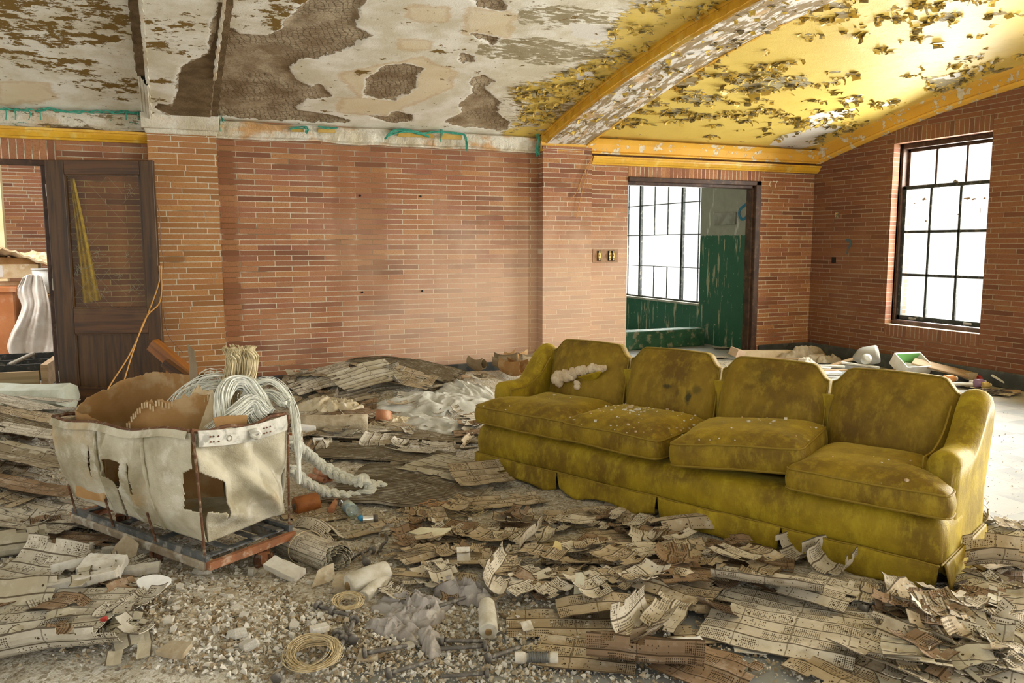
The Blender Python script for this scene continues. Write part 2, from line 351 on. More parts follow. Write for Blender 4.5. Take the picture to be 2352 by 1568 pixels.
MAT['brass'] = plain('old_brass', (.62, .42, .16), .4, .8)
# ------------------------------------------------------------------ vault
def VZ(Y): t = 8-np.asarray(Y, float); return 2.55+.27*t-.028*t*t
def vhit(x, y, dz=0.0):
    d = ray(x, y); s_ = np.linspace(2.5, 16, 5401); z = EYE+d[2]*s_-(VZ(d[1]*s_)+dz); k = np.argmax(z > 0)
    return (d[0]*s_[k], d[1]*s_[k])
def sdist(P, poly):
    """signed distance, positive inside"""
    poly = np.array(poly, float); d = np.full(len(P), 9.0); ins = np.zeros(len(P), bool)
    for a, b in zip(poly, np.roll(poly, -1, 0)):
        e = b-a; t = np.clip(((P-a)@e)/max(e@e, 1e-9), 0, 1); q = P-(a+t[:, None]*e); d = np.minimum(d, np.linalg.norm(q, axis=1))
        c = ((a[1] > P[:, 1]) != (b[1] > P[:, 1])); xx = a[0]+(P[:, 1]-a[1])/(e[1] if abs(e[1]) > 1e-9 else 1e-9)*e[0]; ins ^= c & (P[:, 0] < xx)
    return np.where(ins, d, -d)
def PX(*pts): return [vhit(*p) for p in pts]
def C2(*pts): return [vhit(700+a/2.8, b/2.8) for a, b in pts]
def C3(*pts): return [vhit(1300+a/2.236, b/2.236) for a, b in pts]
EXPO = [PX((507, 262), (500, 180), (506, 66), (532, 64), (550, 78), (607, 82), (643, 71), (661, 43), (696, 11), (711, 0), (839, 0), (821, 21), (825, 46), (811, 61), (850, 80), (818, 107), (771, 118), (732, 132), (695, 134), (661, 154), (682, 182), (714, 202), (736, 192), (762, 222), (700, 231), (682, 254), (760, 266), (800, 277), (790, 284), (500, 268)),
        C2((380, 630), (400, 560), (395, 510), (440, 480), (520, 420), (640, 410), (760, 440), (710, 500), (712, 560), (640, 610), (570, 645), (490, 635)),
        C2((1050, -30), (1110, 30), (1200, 60), (1290, 60), (1270, -30)), C2((1085, 215), (1130, 265), (1210, 290), (1255, 240)), C2((980, 380), (1020, 345), (1080, 360), (1090, 395), (1030, 410)),
        C2((1075, 500), (1150, 480), (1220, 520), (1160, 570), (1250, 650), (1240, 740), (1310, 780), (1290, 840), (1000, 810), (900, 780), (1010, 720), (1000, 660), (1080, 600)),
        C2((420, 745), (530, 750), (560, 720), (600, 715), (690, 740), (690, 780), (560, 780), (440, 765)),
        PX((498, -20), (484, 60), (478, 100), (455, 112), (415, 128), (405, 150), (407, 190), (395, 228), (362, 220), (355, 232), (385, 245), (420, 268), (505, 268), (512, 180), (508, 60), (520, -20))]
STAIN = [C2((250, 480), (500, 420), (760, 380), (960, 480), (900, 580), (620, 690), (560, 740), (240, 720), (240, 640), (380, 640)), C2((600, 250), (780, 270), (780, 310), (640, 310)), C2((680, 60), (900, 50), (900, 140), (700, 130)),
         PX((0, 190), (100, 195), (120, 225), (0, 240)), C2((1060, 60), (1330, 80), (1300, 230), (1050, 210))]
OLIVE = [C2((1250, 260), (1500, 240), (1950, 330), (1850, 385), (1500, 415), (1290, 380), (1200, 330)), C2((1530, 60), (1700, 40), (1940, 90), (1940, 150), (1700, 160), (1530, 190)), C2((1120, 280), (1200, 290), (1210, 370), (1130, 340)),
         C2((1380, 60), (1530, 30), (1540, 130), (1400, 150)), C3((880, 430), (1000, 400), (1230, 390), (1220, 430), (1000, 475)), C3((560, 510), (640, 480), (790, 490), (790, 515), (640, 525)), C3((980, 330), (1170, 325), (1100, 350), (1050, 375), (1000, 350)),
         C3((1850, 400), (2060, 370), (2060, 410), (1980, 475), (1860, 465)), C3((500, 565), (620, 555), (600, 580), (510, 585)), C3((1860, 85), (2020, 60), (2020, 95), (1880, 115)), C3((860, 395), (920, 392), (920, 440), (870, 430)), C3((800, 20), (960, 60), (900, 120), (720, 180), (720, 140))]
WHITE = [C3((1035, 745), (1100, 700), (1330, 640), (1450, 650), (1300, 700), (1300, 740), (1200, 765)), C3((1200, 625), (1290, 580), (1490, 556), (1420, 600), (1300, 668)), C3((1860, 410), (2060, 360), (2230, 300), (2150, 360), (2000, 400)), C3((1400, 515), (1520, 485), (1500, 515), (1430, 528)),
         C3((1600, 530), (1700, 510), (1690, 540), (1610, 545)), C3((2020, 300), (2150, 275), (2140, 300), (2050, 310)), C2((1700, 140), (1930, 170), (1960, 260), (1720, 240)), C2((1740, 460), (1860, 465), (1860, 515), (1750, 510)), C2((1000, 700), (1250, 770), (1240, 820), (1000, 790))]
MOSS = [((130, 40), .26), ((205, 85), .22), ((150, 150), .22), ((270, 205), .18), ((60, 15), .18), ((20, 75), .2), ((200, 20), .2), ((290, 190), .12), ((30, 130), .12), ((395, 30), .14), ((400, 80), .14), ((392, 170), .10), ((645, 50), .15), ((680, 15), .15), ((700, 5), .2), ((1010, 120), .08), ((830, 165), .05)]
def cattr(x, Y):
    P = np.c_[x, Y]; n = len(P)
    def best(L): return np.clip(np.max([sdist(P, q) for q in L], axis=0), -.3, .3)
    ex, st, ol, wh = best(EXPO), best(STAIN), best(OLIVE), best(WHITE)
    mo = np.zeros(n)
    for p, r_ in MOSS: q = vhit(*p); mo += np.exp(-(((x-q[0])/(r_*1.5))**2+((Y-q[1])/r_)**2))
    ye = sstep(2.75, 3.5, x+.9*fbm(np.c_[x*1.3, Y*1.3], 3, 5)*.6-.35*(Y-5.5)*.2)*.75
    ye = np.where(x > 4.25, 1.0, ye)
    pe = fbm(np.c_[x*4.5+Y*1.2, Y*10], 4, 11)+.5*fbm(np.c_[x*.9, Y*1.3], 2, 3)     # small peels, long along the bay
    return dict(expo=ex, stain=st, olive=ol, white=wh, moss=np.clip(mo, 0, 1), yellow=ye, peel=pe)
def ceiling_mat():
    g = G('peeling_ceiling'); P = g.co(); A = {k: g.attr(k) for k in ('expo', 'stain', 'olive', 'white', 'moss', 'yellow', 'peel')}
    n = g.m('SUBTRACT', g.noise(P, 7, 8, .62), .5); nf = g.m('SUBTRACT', g.noise(P, 30, 6, .7), .5); tex = g.noise(P, 75, 5, .7)
    str_ = g.noise(g.map(P, scale=(8, 14, 9), rot=(0, 0, .25)), 1.0, 9, .76); str2 = g.noise(g.map(P, scale=(9, 26, 16), loc=(4, 4, 4)), 1.0, 7, .7)
    edge = g.m('ADD', g.m('MULTIPLY', n, .16), g.m('MULTIPLY', nf, .05))
    def on(a, soft=.004, k=1.0, b=0.0): return g.step(g.m('ADD', g.m('ADD', A[a], b), g.m('MULTIPLY', edge, k)), -soft, soft)
    white = g.mix(g.step(g.noise(P, 3, 7, .65), .36, .64), (.86, .84, .75), (.66, .61, .46)); white = g.mix(g.m('MULTIPLY', g.step(tex, .5, .7), .25), white, (.52, .46, .33))
    white = g.mix(g.m('MULTIPLY', on('stain', .03, 1.6), .75), white, g.mix(g.noise(P, 5, 6), (.68, .53, .30), (.78, .69, .48)))
    rim = g.m('MULTIPLY', g.m('MULTIPLY', on('stain', .02, 1.3, .04), g.m('SUBTRACT', 1.0, on('stain', .02, 1.3))), .6)
    white = g.mix(rim, white, (.60, .42, .20))
    # yellow coat over it
    yn = g.m('ADD', g.m('SUBTRACT', A['yellow'], .5), g.m('MULTIPLY', g.m('SUBTRACT', str_, .5), 2.6))
    ymask = g.step(yn, .0, .02); yc = g.mix(g.noise(P, 2.5, 4), (.78, .60, .16), (.70, .51, .11)); yc = g.mix(g.m('MULTIPLY', g.step(g.noise(P, 11, 5), .5, .66), .12), yc, (.55, .38, .05))
    peel = g.step(g.m('ADD', A['peel'], g.m('MULTIPLY', nf, .5)), .43, .45); wm = on('white', .004, .9); om = g.m('MULTIPLY', on('olive', .004, .9, .02), g.step(g.m('ADD', str2, g.m('MULTIPLY', A['olive'], .35)), .46, .50))
    under = g.mix(g.step(str2, .47, .53), (.40, .36, .27), (.80, .78, .72)); ymask = g.m('MULTIPLY', ymask, g.m('SUBTRACT', 1.0, peel))
    ymask = g.m('MULTIPLY', ymask, g.m('SUBTRACT', 1.0, wm)); ymask = g.m('MULTIPLY', ymask, g.m('SUBTRACT', 1.0, om))
    isy = g.step(A['yellow'], .55, .95); base_ = g.mix(isy, white, under)
    # brown old coat showing in streaks near the yellow
    br = g.m('MULTIPLY', g.step(g.m('ADD', g.m('MULTIPLY', A['yellow'], .14), str2), .575, .60), g.step(A['yellow'], .1, .5))
    base_ = g.mix(br, base_, (.27, .20, .08)); base_ = g.mix(om, base_, g.mix(g.noise(P, 9, 5), (.24, .19, .08), (.42, .37, .25))); base_ = g.mix(wm, base_, g.mix(tex, (.85, .84, .80), (.66, .62, .54)))
    # moss-like brown flecks
    mm = g.step(g.m('ADD', g.m('ADD', g.m('MULTIPLY', A['moss'], .14), g.m('MULTIPLY', nf, .22)), g.noise(g.map(P, scale=(7, 11, 9), loc=(3, 1, 2)), 1.0, 9, .72)), .625, .64); base_ = g.mix(mm, base_, g.mix(tex, (.24, .15, .03), (.16, .09, .015)))
    c = g.mix(ymask, base_, yc)
    # exposed scratch coat with combed lines
    em = on('expo', .003, 1.0); wv = g.n('TexWave', {'Vector': g.map(P, rot=(0, 0, .35)), 'Scale': 7.5, 'Distortion': 9, 'Detail': 3, 'Detail Scale': 1.2}).outputs[1]
    wv2 = g.n('TexWave', {'Vector': g.map(P, rot=(0, 0, 1.8)), 'Scale': 9.5, 'Distortion': 9, 'Detail': 3, 'Detail Scale': 1.1}).outputs[1]
    comb = g.m('MULTIPLY', g.m('MAXIMUM', g.step(wv, .88, .97), g.m('MULTIPLY', g.step(wv2, .90, .98), .9)), g.step(g.noise(P, 2.1, 3), .40, .50))
    ec = g.mix(g.step(g.noise(P, 3.4, 8, .7), .35, .65), (.26, .185, .105), (.54, .45, .31)); ec = g.mix(g.m('MULTIPLY', g.step(tex, .42, .66), .55), ec, (.15, .10, .045)); ec = g.mix(g.m('MULTIPLY', comb, .6), ec, (.09, .055, .02))
    wet = g.step(g.noise(g.map(P, loc=(1, 9, 2)), 1.8, 5), .55, .7); ec = g.mix(g.m('MULTIPLY', wet, .45), ec, (.14, .07, .02))
    lip = g.m('MULTIPLY', g.m('SUBTRACT', on('expo', .004, 1.0, .018), em), .7); c = g.mix(lip, c, (.86, .84, .76))
    c = g.mix(em, c, ec)
    h = g.m('ADD', g.m('MULTIPLY', g.m('SUBTRACT', 1.0, em), 1.0), g.m('MULTIPLY', tex, .35)); h = g.m('ADD', h, g.m('MULTIPLY', ymask, .25)); h = g.m('SUBTRACT', h, g.m('MULTIPLY', g.m('MULTIPLY', comb, em), .35)); h = g.m('SUBTRACT', h, g.m('MULTIPLY', mm, .2))
    rough = g.m('SUBTRACT', .85, g.m('MULTIPLY', ymask, .42))
    return g.done(c, rough, g.bump(h, .8, .012), spec=.35)
MAT['ceil'] = ceiling_mat()
def vault(name, x0, x1, dz=0.0, parent=None, mat=None, bow=None):
    nx = int((x1-x0)/.025)+2; X = np.linspace(x0, x1, nx); T = np.r_[np.arange(.0, 4.2, .025), np.arange(4.2, 9.7, .2)]; Y = 8-T
    XX, YY = np.meshgrid(X, Y); xf, yf = XX.ravel(), YY.ravel(); at = cattr(xf, yf)
    z = VZ(yf)+dz+.012*fbm(np.c_[xf*1.2, yf*1.2], 3, 2)
    z = z+np.where(at['expo'] > 0, np.minimum(at['expo'], .02)*.8, 0)+np.clip(at['expo'], 0, .3)*.05*fbm(np.c_[xf*7, yf*7], 3, 21)
    z = z-.010*np.clip(at['peel'], 0, .5)*(at['yellow'] > .3)
    o = mesh(name, np.c_[xf, yf, z], [tuple(reversed(f)) for f in grid(nx, len(T))], mat or MAT['ceil'], parent, True, attrs=at)
    return o
ceil = struct(vault('ceiling', -6, -.13)); ceil_mid = vault('vault_bay', .46, 3.72, 0, ceil); ceil_r = vault('vault_bay', 4.28, XR+.02, 0, ceil)
def plank(a, b): return None
# ribs (soffit with rolled mouldings both sides)
def rib(name, x0, x1, mouldmat, drop=.10, skip_left=None, mat=None):
    s_ = vault(name, x0+.055, x1-.055, -drop, None, mat); struct(s_)
    T = np.r_[np.arange(.02, 4.2, .05), np.arange(4.2, 9.7, .2)]
    prof = [(0, .02), (0, -.018), (.010, -.03), (.018, -.028), (.026, -.052), (.034, -.062), (.042, -.060), (.045, -.088), (.055, -.100), (.066, -.104), (.072, -.098), (.07, -.02)]
    for sgn, xe in ((1, x0), (-1, x1)):
        V = []; Fc = []; n = len(prof); TT = T if not (skip_left and sgn == 1) else T[T < skip_left]
        for t in TT:
            for px_, pz in prof: V.append((xe+sgn*px_, 8-t, float(VZ(8-t))+pz))
        for i in range(len(TT)-1):
            for k in range(n): k2 = (k+1) % n; f = (i*n+k, i*n+k2, (i+1)*n+k2, (i+1)*n+k); Fc.append(f if sgn > 0 else f[::-1])
        mesh('moulding', V, Fc, mouldmat, s_)
    return s_
def rib_mat():
    g = G('rib_soffit'); P = g.co(); s1 = g.noise(g.map(P, scale=(16, 4, 9)), 1.0, 8, .7); s2 = g.noise(g.map(P, scale=(9, 3, 5), loc=(2, 1, 0)), 1.0, 6)
    c = g.mix(g.step(s1, .46, .52), (.80, .78, .73), (.33, .25, .14)); c = g.mix(g.m('MULTIPLY', g.step(s2, .55, .66), .6), c, (.72, .48, .24)); c = g.mix(g.m('MULTIPLY', g.step(s2, .30, .38), 0.0), c, (.7, .5, .1))
    return g.done(c, .8, g.bump(s1, .5, .01))
rib_r = rib('trim_1', 3.70, 4.31, MAT['yel'], mat=rib_mat()); rib_l = rib('trim_2', -.145, .475, MAT['wpc'], .07, skip_left=.9)
for o_ in ([c for c in COL.objects if c.name.startswith('moulding') and c.parent is rib_l][1:]): bpy.data.objects.remove(o_)
# channel of bare brown backing where the left rib's moulding has dropped off, in the ceiling itself
child_bb('bare_groove', (-.155, 3.8, 2.86), (-.155+.001, 3.8+.001, 2.861), MAT['dark'], rib_l) if False else None

# cornices
def extr(name, prof, x0, x1, mat, parent=None, noise=0.0, seed=0, step=.03, axis='x'):
    n = max(2, int((x1-x0)/step)); X = np.linspace(x0, x1, n); pr = np.array(prof); m_ = len(pr); V = []
    for x in X: V.extend([(x, p[0], p[1]) for p in pr])
    V = np.array(V)
    if noise: d = fbm(V*np.array([9, 9, 9]), 4, seed); d2 = fbm(V*3, 3, seed+4); V[:, 1] += noise*d; V[:, 2] += noise*.7*d2
    Fc = [(i*m_+k, i*m_+(k+1) % m_, (i+1)*m_+(k+1) % m_, (i+1)*m_+k) for i in range(n-1) for k in range(m_)]
    Fc.append(tuple(range(m_-1, -1, -1))); Fc.append(tuple((n-1)*m_+k for k in range(m_)))
    if axis == 'y': V = V[:, [1, 0, 2]]
    return mesh(name, V, Fc, mat, parent)
def cprof(y0, z0, z1, out): # frieze with small coves at top and bottom, y0 wall face
    return [(y0, z0), (y0-out*.55, z0), (y0-out*.62, z0+.012), (y0-out*.35, z0+.03), (y0-out*.35, z1-.05), (y0-out*.5, z1-.035), (y0-out*.8, z1-.01), (y0-out, z1), (y0, z1+.02)]
t3 = struct(extr('trim_3', cprof(7.93, 2.395, 2.55, .10), 3.70, XR-.02, MAT['yelp'], noise=.004))
rail = [(8.0, 2.285), (7.95, 2.285), (7.94, 2.30), (7.925, 2.305), (7.905, 2.335), (7.90, 2.35), (7.885, 2.352), (7.885, 2.372), (8.0, 2.372)]
struct(extr('trim_4', rail, 4.33, XR, MAT['yel'])); struct(extr('trim_5', [(a, b+.02) for a, b in rail], -5.9, -.112, MAT['yel']))
struct(extr('trim_6', cprof(8.0, 2.385, 2.53, .07), .457, 3.72, MAT['wp'], noise=.030, seed=5, step=.02))
struct(extr('trim_7', cprof(8.0, 2.405, 2.54, .07), -5.9, -.13, MAT['wpf'], noise=.022, seed=8, step=.02))
cap = MB(); cap.bb((-.155, 7.81, 2.425), (.485, 8.0, 2.555)); cap.add(*puffy([(-.12, 7.85), (.46, 7.85), (.46, 8.0), (-.12, 8.0)], [(1, 2.385), (1.06, 2.43)]))
c8 = struct(cap.build('trim_8', MAT['wpc'])); md = c8.modifiers.new('bevel', 'BEVEL'); md.width = .006
# arched moulding on the right wall
T = np.arange(0.05, 9.6, .06); prof = [(0, .03), (-.10, .02), (-.105, 0), (-.085, -.02), (-.05, -.035), (-.045, -.12), (-.06, -.135), (-.055, -.155), (-.02, -.175), (0, -.175)]
V = [(XR+p[0], 8-t, float(VZ(8-t))+p[1]) for t in T for p in prof]; n = len(prof)
struct(mesh('trim_9', V, [(i*n+k, (i+1)*n+k, (i+1)*n+(k+1) % n, i*n+(k+1) % n) for i in range(len(T)-1) for k in range(n)], MAT['yelp']))

# recesses in the broken cornice, hanging green threads of old paint
MAT['teal'] = mottled('green_paint_shred', (.04, .28, .20), (.10, .42, .30), 30, .7); MAT['olive'] = mottled('ochre_plaster', (.50, .32, .07), (.62, .42, .12), 9, .7)
t6 = [o for o in COL.objects if o.name == 'trim_6'][0]; t7 = [o for o in COL.objects if o.name == 'trim_7'][0]
random.seed(4); mo = MB(); mt = MB()
for xa, xb, za, zb in ((668, 700, 295, 304), (730, 772, 295, 306), (915, 1000, 303, 318), (1012, 1062, 306, 322)):
    p = ony((xa+xb)/2, (za+zb)/2, 7.935); q = ony(xb, zb, 7.935); wdt = abs(q[0]-p[0]); hh = abs(q[2]-p[2])
    mo.add(*puffy(resample([(-wdt, -hh), (wdt, -hh*.8), (wdt*.9, hh), (0, hh*.8), (-wdt*.95, hh)], 20), [(1, 0), (1, .012)])); k = len(mo.v)-40
    for i in range(k, len(mo.v)): v = mo.v[i]; mo.v[i] = (p[0]+v[0], 7.945-v[2], p[2]+v[1])
mo.build('bare_patch', MAT['olive'], t6)
def threads(mb, pts, n=5, r=.004, spread=.012):
    for k in range(n):
        q = [ony(a, b, 7.915)+np.array([random.uniform(-1, 1)*spread, random.uniform(-.01, .01), random.uniform(-1, 1)*spread]) for a, b in pts]; mb.tube(spline(q, 4*len(q)), r*random.uniform(.5, 1.3), 5)
threads(mt, [(888, 312), (905, 300), (935, 299), (965, 306), (1000, 303), (1040, 305), (1065, 309), (1070, 320), (1072, 345)], 9)
threads(mt, [(885, 318), (900, 308), (950, 303), (985, 314)], 5); threads(mt, [(1012, 290), (1014, 305), (1012, 325)], 4); threads(mt, [(665, 296), (690, 292), (705, 294), (703, 306)], 5); threads(mt, [(730, 292), (755, 294), (775, 295)], 4)
threads(mt, [(1232, 300), (1236, 318), (1234, 340), (1236, 358)], 8, .004, .018); threads(mt, [(500, 262), (503, 280), (503, 300)], 5); threads(mt, [(510, 268), (514, 280)], 3)
mt.build('paint_shreds', MAT['teal'], t6)
mt = MB()
for x0 in range(-10, 330, 22): threads(mt, [(x0, 250+random.uniform(-3, 3)+x0*.03), (x0+14, 249+random.uniform(-2, 5)+x0*.03), (x0+30, 252+x0*.03)], 3, .004)
for x0 in (14, 34, 66, 94, 290, 318, 322): threads(mt, [(x0, 252), (x0+random.uniform(-3, 3), 262), (x0, 275)], 3, .003, .005)
mt.build('paint_shreds', MAT['teal'], t7)

# ------------------------------------------------------------------ peeling flakes under the ceiling (beyond counting)
def flakes(name, parent, xr, tr, n, seed, mats, size=(.02, .07), need='peel', thr=(.30, .62), drop=0.0):
    rs = np.random.RandomState(seed); x = rs.uniform(*xr, n*14); t = rs.uniform(0, 1, n*14)**1.1*(tr[1]-tr[0])+tr[0]; at = cattr(x, 8-t)
    v = at['peel']; ok = (v > thr[0]) & (v < thr[1]) & (at['yellow'] > .45); e = np.maximum(at['olive'], at['white']); ok |= (np.abs(e) < .03) & (at['yellow'] > .45) & (rs.rand(n*14) < .8)
    x, t = x[ok][:n], t[ok][:n]; m = MB()
    for xi, ti in zip(x, t):
        L = rs.uniform(*size)*(1+.5*(rs.rand() < .12)); Wd = L*rs.uniform(.5, 1.5); cu = rs.uniform(.3, 2.0); aa = rs.uniform(0, 6.28); nn = 4; P = []
        for j in range(nn):
            ang = cu*j/(nn-1); px_ = L*(math.sin(ang)/cu if cu > .05 else j/(nn-1)); pz = -L*(1-math.cos(ang))/cu
            ww = Wd*(1-.35*j/(nn-1)*rs.uniform(.2, 1.6))
            for k in (-1, 0, 1): P.append((px_+rs.uniform(-.1, .1)*L, k*ww/2+rs.uniform(-.12, .12)*Wd, pz+rs.uniform(-.06, .06)*L))
        P = rotz(P, aa)+np.array([xi, 8-ti, float(VZ(8-ti))-.004-drop]); V, Fc = sheet(P, 3, nn, .0012); k0 = len(m.f); nf = 2*(nn-1)
        m.add(V, Fc); m.m[k0:k0+nf] = [0]*nf; m.m[k0+nf:k0+2*nf] = [1]*nf
    o = m.build(name, mats, parent); o['kind'] = 'stuff'; return o
MAT['flk'] = mottled('flake_underside', (.30, .25, .13), (.20, .17, .09), 30, .8); MAT['fly'] = mottled('flake_yellow', (.72, .50, .08), (.60, .42, .10), 20, .5)
flakes('peeling_paint', ceil_r, (4.33, 7.4), (.3, 4.4), 1500, 3, [MAT['fly'], MAT['flk']])
flakes('peeling_paint', ceil_mid, (3.0, 3.7), (.3, 4.2), 500, 5, [MAT['fly'], MAT['flk']], (.02, .06), thr=(-.2, .6)); flakes('peeling_paint', rib_r, (3.78, 4.25), (.2, 4.2), 160, 6, [MAT['fly'], MAT['flk']], (.02, .05), thr=(-.9, .9), drop=.10)
# left rib: plaster sides closing the step to the vault, bare groove where the moulding fell
def strip(name, x0, x1, z0, z1, t0, t1, mat, parent, tilt=0.0):
    T = np.arange(t0, t1, .05); V = []
    for t in T:
        z = float(VZ(8-t)); j = .004*math.sin(t*37)+.003*math.sin(t*91)
        V += [(x0+j, 8-t, z+z0), (x1+j, 8-t, z+z0), (x1+j, 8-t, z+z1), (x0+j, 8-t, z+z1)]
    Fc = [(i*4+k, i*4+(k+1) % 4, (i+1)*4+(k+1) % 4, (i+1)*4+k) for i in range(len(T)-1) for k in range(4)]+[(3, 2, 1, 0)]
    n = 4*(len(T)-1); Fc.append((n, n+1, n+2, n+3)); return mesh(name, V, Fc, mat, parent)
MAT['scr'] = mottled('bare_brown_plaster', (.22, .15, .08), (.12, .08, .035), 9, .9, .8, .01)
strip('groove', -.15, -.055, -.03, .03, .85, 9.6, MAT['scr'], rib_l); strip('groove_lip', -.085, -.065, -.085, -.02, .02, 9.6, MAT['wpc'], rib_l)
strip('groove', .36, .475, -.05, .03, .02, 9.6, MAT['scr'], rib_l); strip('groove_lip', .405, .425, -.082, -.04, 1.0, 9.6, MAT['wpc'], rib_l)
strip('rib_body', -.08, .41, -.06, .02, .02, 9.6, MAT['scr'], rib_l); strip('rib_body', 3.72, 4.29, -.09, .02, .02, 9.6, MAT['yel'], rib_r)

# ------------------------------------------------------------------ window in the right wall (double hung)
def bars(m, X, ys, zs, w_, d_, Y0, Y1, Z0, Z1):
    for y in ys: m.bb((X-d_/2, y-w_/2, Z0), (X+d_/2, y+w_/2, Z1))
    for z in zs: m.bb((X-d_/2, Y0, z-w_/2), (X+d_/2, Y1, z+w_/2))
W1 = struct(empty('window_1', (7.70, 6.22, .5)))
def wpart(name, m, mat, par=W1, bev=.004):
    m.v = [(v[0]-par.location[0], v[1]-par.location[1], v[2]-par.location[2]) for v in m.v] if par.type == 'EMPTY' else m.v
    o = m.build(name, mat, par)
    if bev: md = o.modifiers.new('bevel', 'BEVEL'); md.width = bev
    return o
m = MB(); m.bb((7.66, 5.60, .5), (7.78, 5.665, 2.52)); m.bb((7.66, 6.775, .5), (7.78, 6.84, 2.52)); m.bb((7.66, 5.60, 2.465), (7.78, 6.84, 2.52)); m.bb((7.64, 5.60, .50), (7.78, 6.84, .545))
m.bb((7.63, 6.80, .5), (7.66, 6.84, 2.52)); wpart('window_frame', m, MAT['frame'])
m = MB(); m.bb((7.735, 5.665, 2.02), (7.765, 6.775, 2.06)); m.bb((7.735, 5.665, 2.43), (7.765, 6.775, 2.465)); bars(m, 7.75, (5.68, 6.76), (), .04, .03, 0, 0, 2.02, 2.465); bars(m, 7.75, (6.04, 6.405), (), .026, .026, 0, 0, 2.02, 2.465)
wpart('upper_sash', m, MAT['frame'])
m = MB(); m.bb((7.685, 5.665, 2.015), (7.725, 6.775, 2.055)); m.bb((7.685, 5.665, .55), (7.725, 6.775, .605)); bars(m, 7.705, (5.69, 6.75), (), .045, .04, 0, 0, .55, 2.05)
bars(m, 7.705, (6.05, 6.41), (1.065, 1.545), .03, .03, 5.67, 6.77, .56, 2.04); ls = wpart('lower_sash', m, MAT['black'])
m = MB(); m.bb((7.7, 6.1, 2.055), (7.72, 6.16, 2.075)); m.bb((7.695, 6.115, 2.07), (7.715, 6.145, 2.085)); wpart('sash_lock', m, MAT['steel'])
m = MB(); m.bb((7.675, 6.50, .565), (7.685, 6.60, .590)); m.bb((7.675, 5.82, .565), (7.685, 5.92, .590)); wpart('sash_lift', m, MAT['steel'])
ysl = [5.70, 6.05, 6.41, 6.745]
for (X_, za, zb) in ((7.75, 2.06, 2.43), (7.705, 1.56, 2.015), (7.705, 1.08, 1.53), (7.705, .605, 1.05)):
    for i in range(3): m = MB(); m.bb((X_-.002, ysl[i]+.013, za), (X_+.002, ysl[i+1]-.013, zb)); wpart('glass_pane', m, MAT['pane'], bev=0)
MAT['tape'] = plain('brown_tape_scrap', (.30, .20, .11), .8)
random.seed(3); m = MB()
for y, z, a, b in ((6.50, 1.90, .06, .03), (5.98, 1.88, .08, .025), (5.90, 1.87, .05, .02), (5.78, 1.87, .03, .03), (6.62, 1.86, .03, .012), (6.46, 1.66, .02, .03), (5.82, 1.75, .008, .07), (6.07, 1.72, .02, .02)):
    V, Fc = puffy(np.array([(a/2*math.cos(t)*random.uniform(.6, 1.2), b/2*math.sin(t)*random.uniform(.5, 1.3)) for t in np.linspace(0, 6.28, 11)[:-1]]), [(1, 0), (1, .002)]); m.add(np.c_[7.698-V[:, 2], y+V[:, 0], z+V[:, 1]], Fc)
wpart('tape_scraps', m, MAT['tape'], bev=0)
m = MB(); m.bb((7.545, 5.61, .487), (7.86, 6.83, .502)); o = m.build('window_sill', mottled('limestone_sill', (.74, .70, .60), (.6, .52, .40), 8, .7), W1); o.matrix_parent_inverse = W1.matrix_basis.inverted()
# wall fittings
def tleaf(name, label, cat, m, mat, **k): o = m.build(name, mat); tag(o, label, cat, **k); return o
p = onx(1922, 494, 7.535); ob = empty('switch_box', p); tag(ob, 'small open steel junction box with pale wires high on the right wall', 'switch box')
m = MB(); m.box((.002, 0, 0), (.008, .06, .075)); m.build('back_plate', MAT['steel'], ob); m = MB()
for k in (-1, 1): m.tube([(-.004, k*.012, -.02), (-.012, k*.016, 0), (-.004, k*.008, .024)], .005, 6)
m.build('wires', MAT['brass'], ob)
p = onx(1915, 597, 7.535); m = MB(); m.box((0, 0, 0), (.012, .06, .07)); o = m.build('outlet_recess', MAT['dark']); o.location = p; tag(o, 'black square socket hole low on the right wall left of the window', 'socket')
for px_, lab in ((1376, 'single brass switch mechanism without cover, nearest the pilaster'), (1404, 'double brass switch mechanism without cover, nearest the doorway')):
    p = ony(px_, 587, 7.99); ob = empty('light_switch', p); tag(ob, lab, 'light switch'); wd = .045 if px_ < 1390 else .085
    m = MB(); m.box((0, 0, 0), (wd, .012, .11)); m.build('box', MAT['dark'], ob)
    for k in ((0,) if px_ < 1390 else (-.022, .022)):
        m = MB(); m.box((k, -.010, .0), (.028, .012, .06)); m.box((k, -.012, .042), (.02, .004, .014)); m.box((k, -.012, -.042), (.02, .004, .014)); m.box((k, -.02, .004), (.008, .014, .02)); m.build('toggle', MAT['brass'], ob)
m = MB(); m.box((4.545, 7.993, ony(1390, 587, 7.99)[2]), (.32, .003, .15)); m.build('mortar_patch', mottled('tan_mortar', (.42, .27, .17), (.34, .2, .12), 20, .9), wb)
m = MB()
for x, y in ((827, 449), (966, 451), (832, 671), (970, 668)): p = ony(x, y, 7.995); m.tube([p+np.array([0, .002, 0]), p-np.array([0, .002, 0])], .011, 10)
m.build('bolt_holes', MAT['dark'], wb)

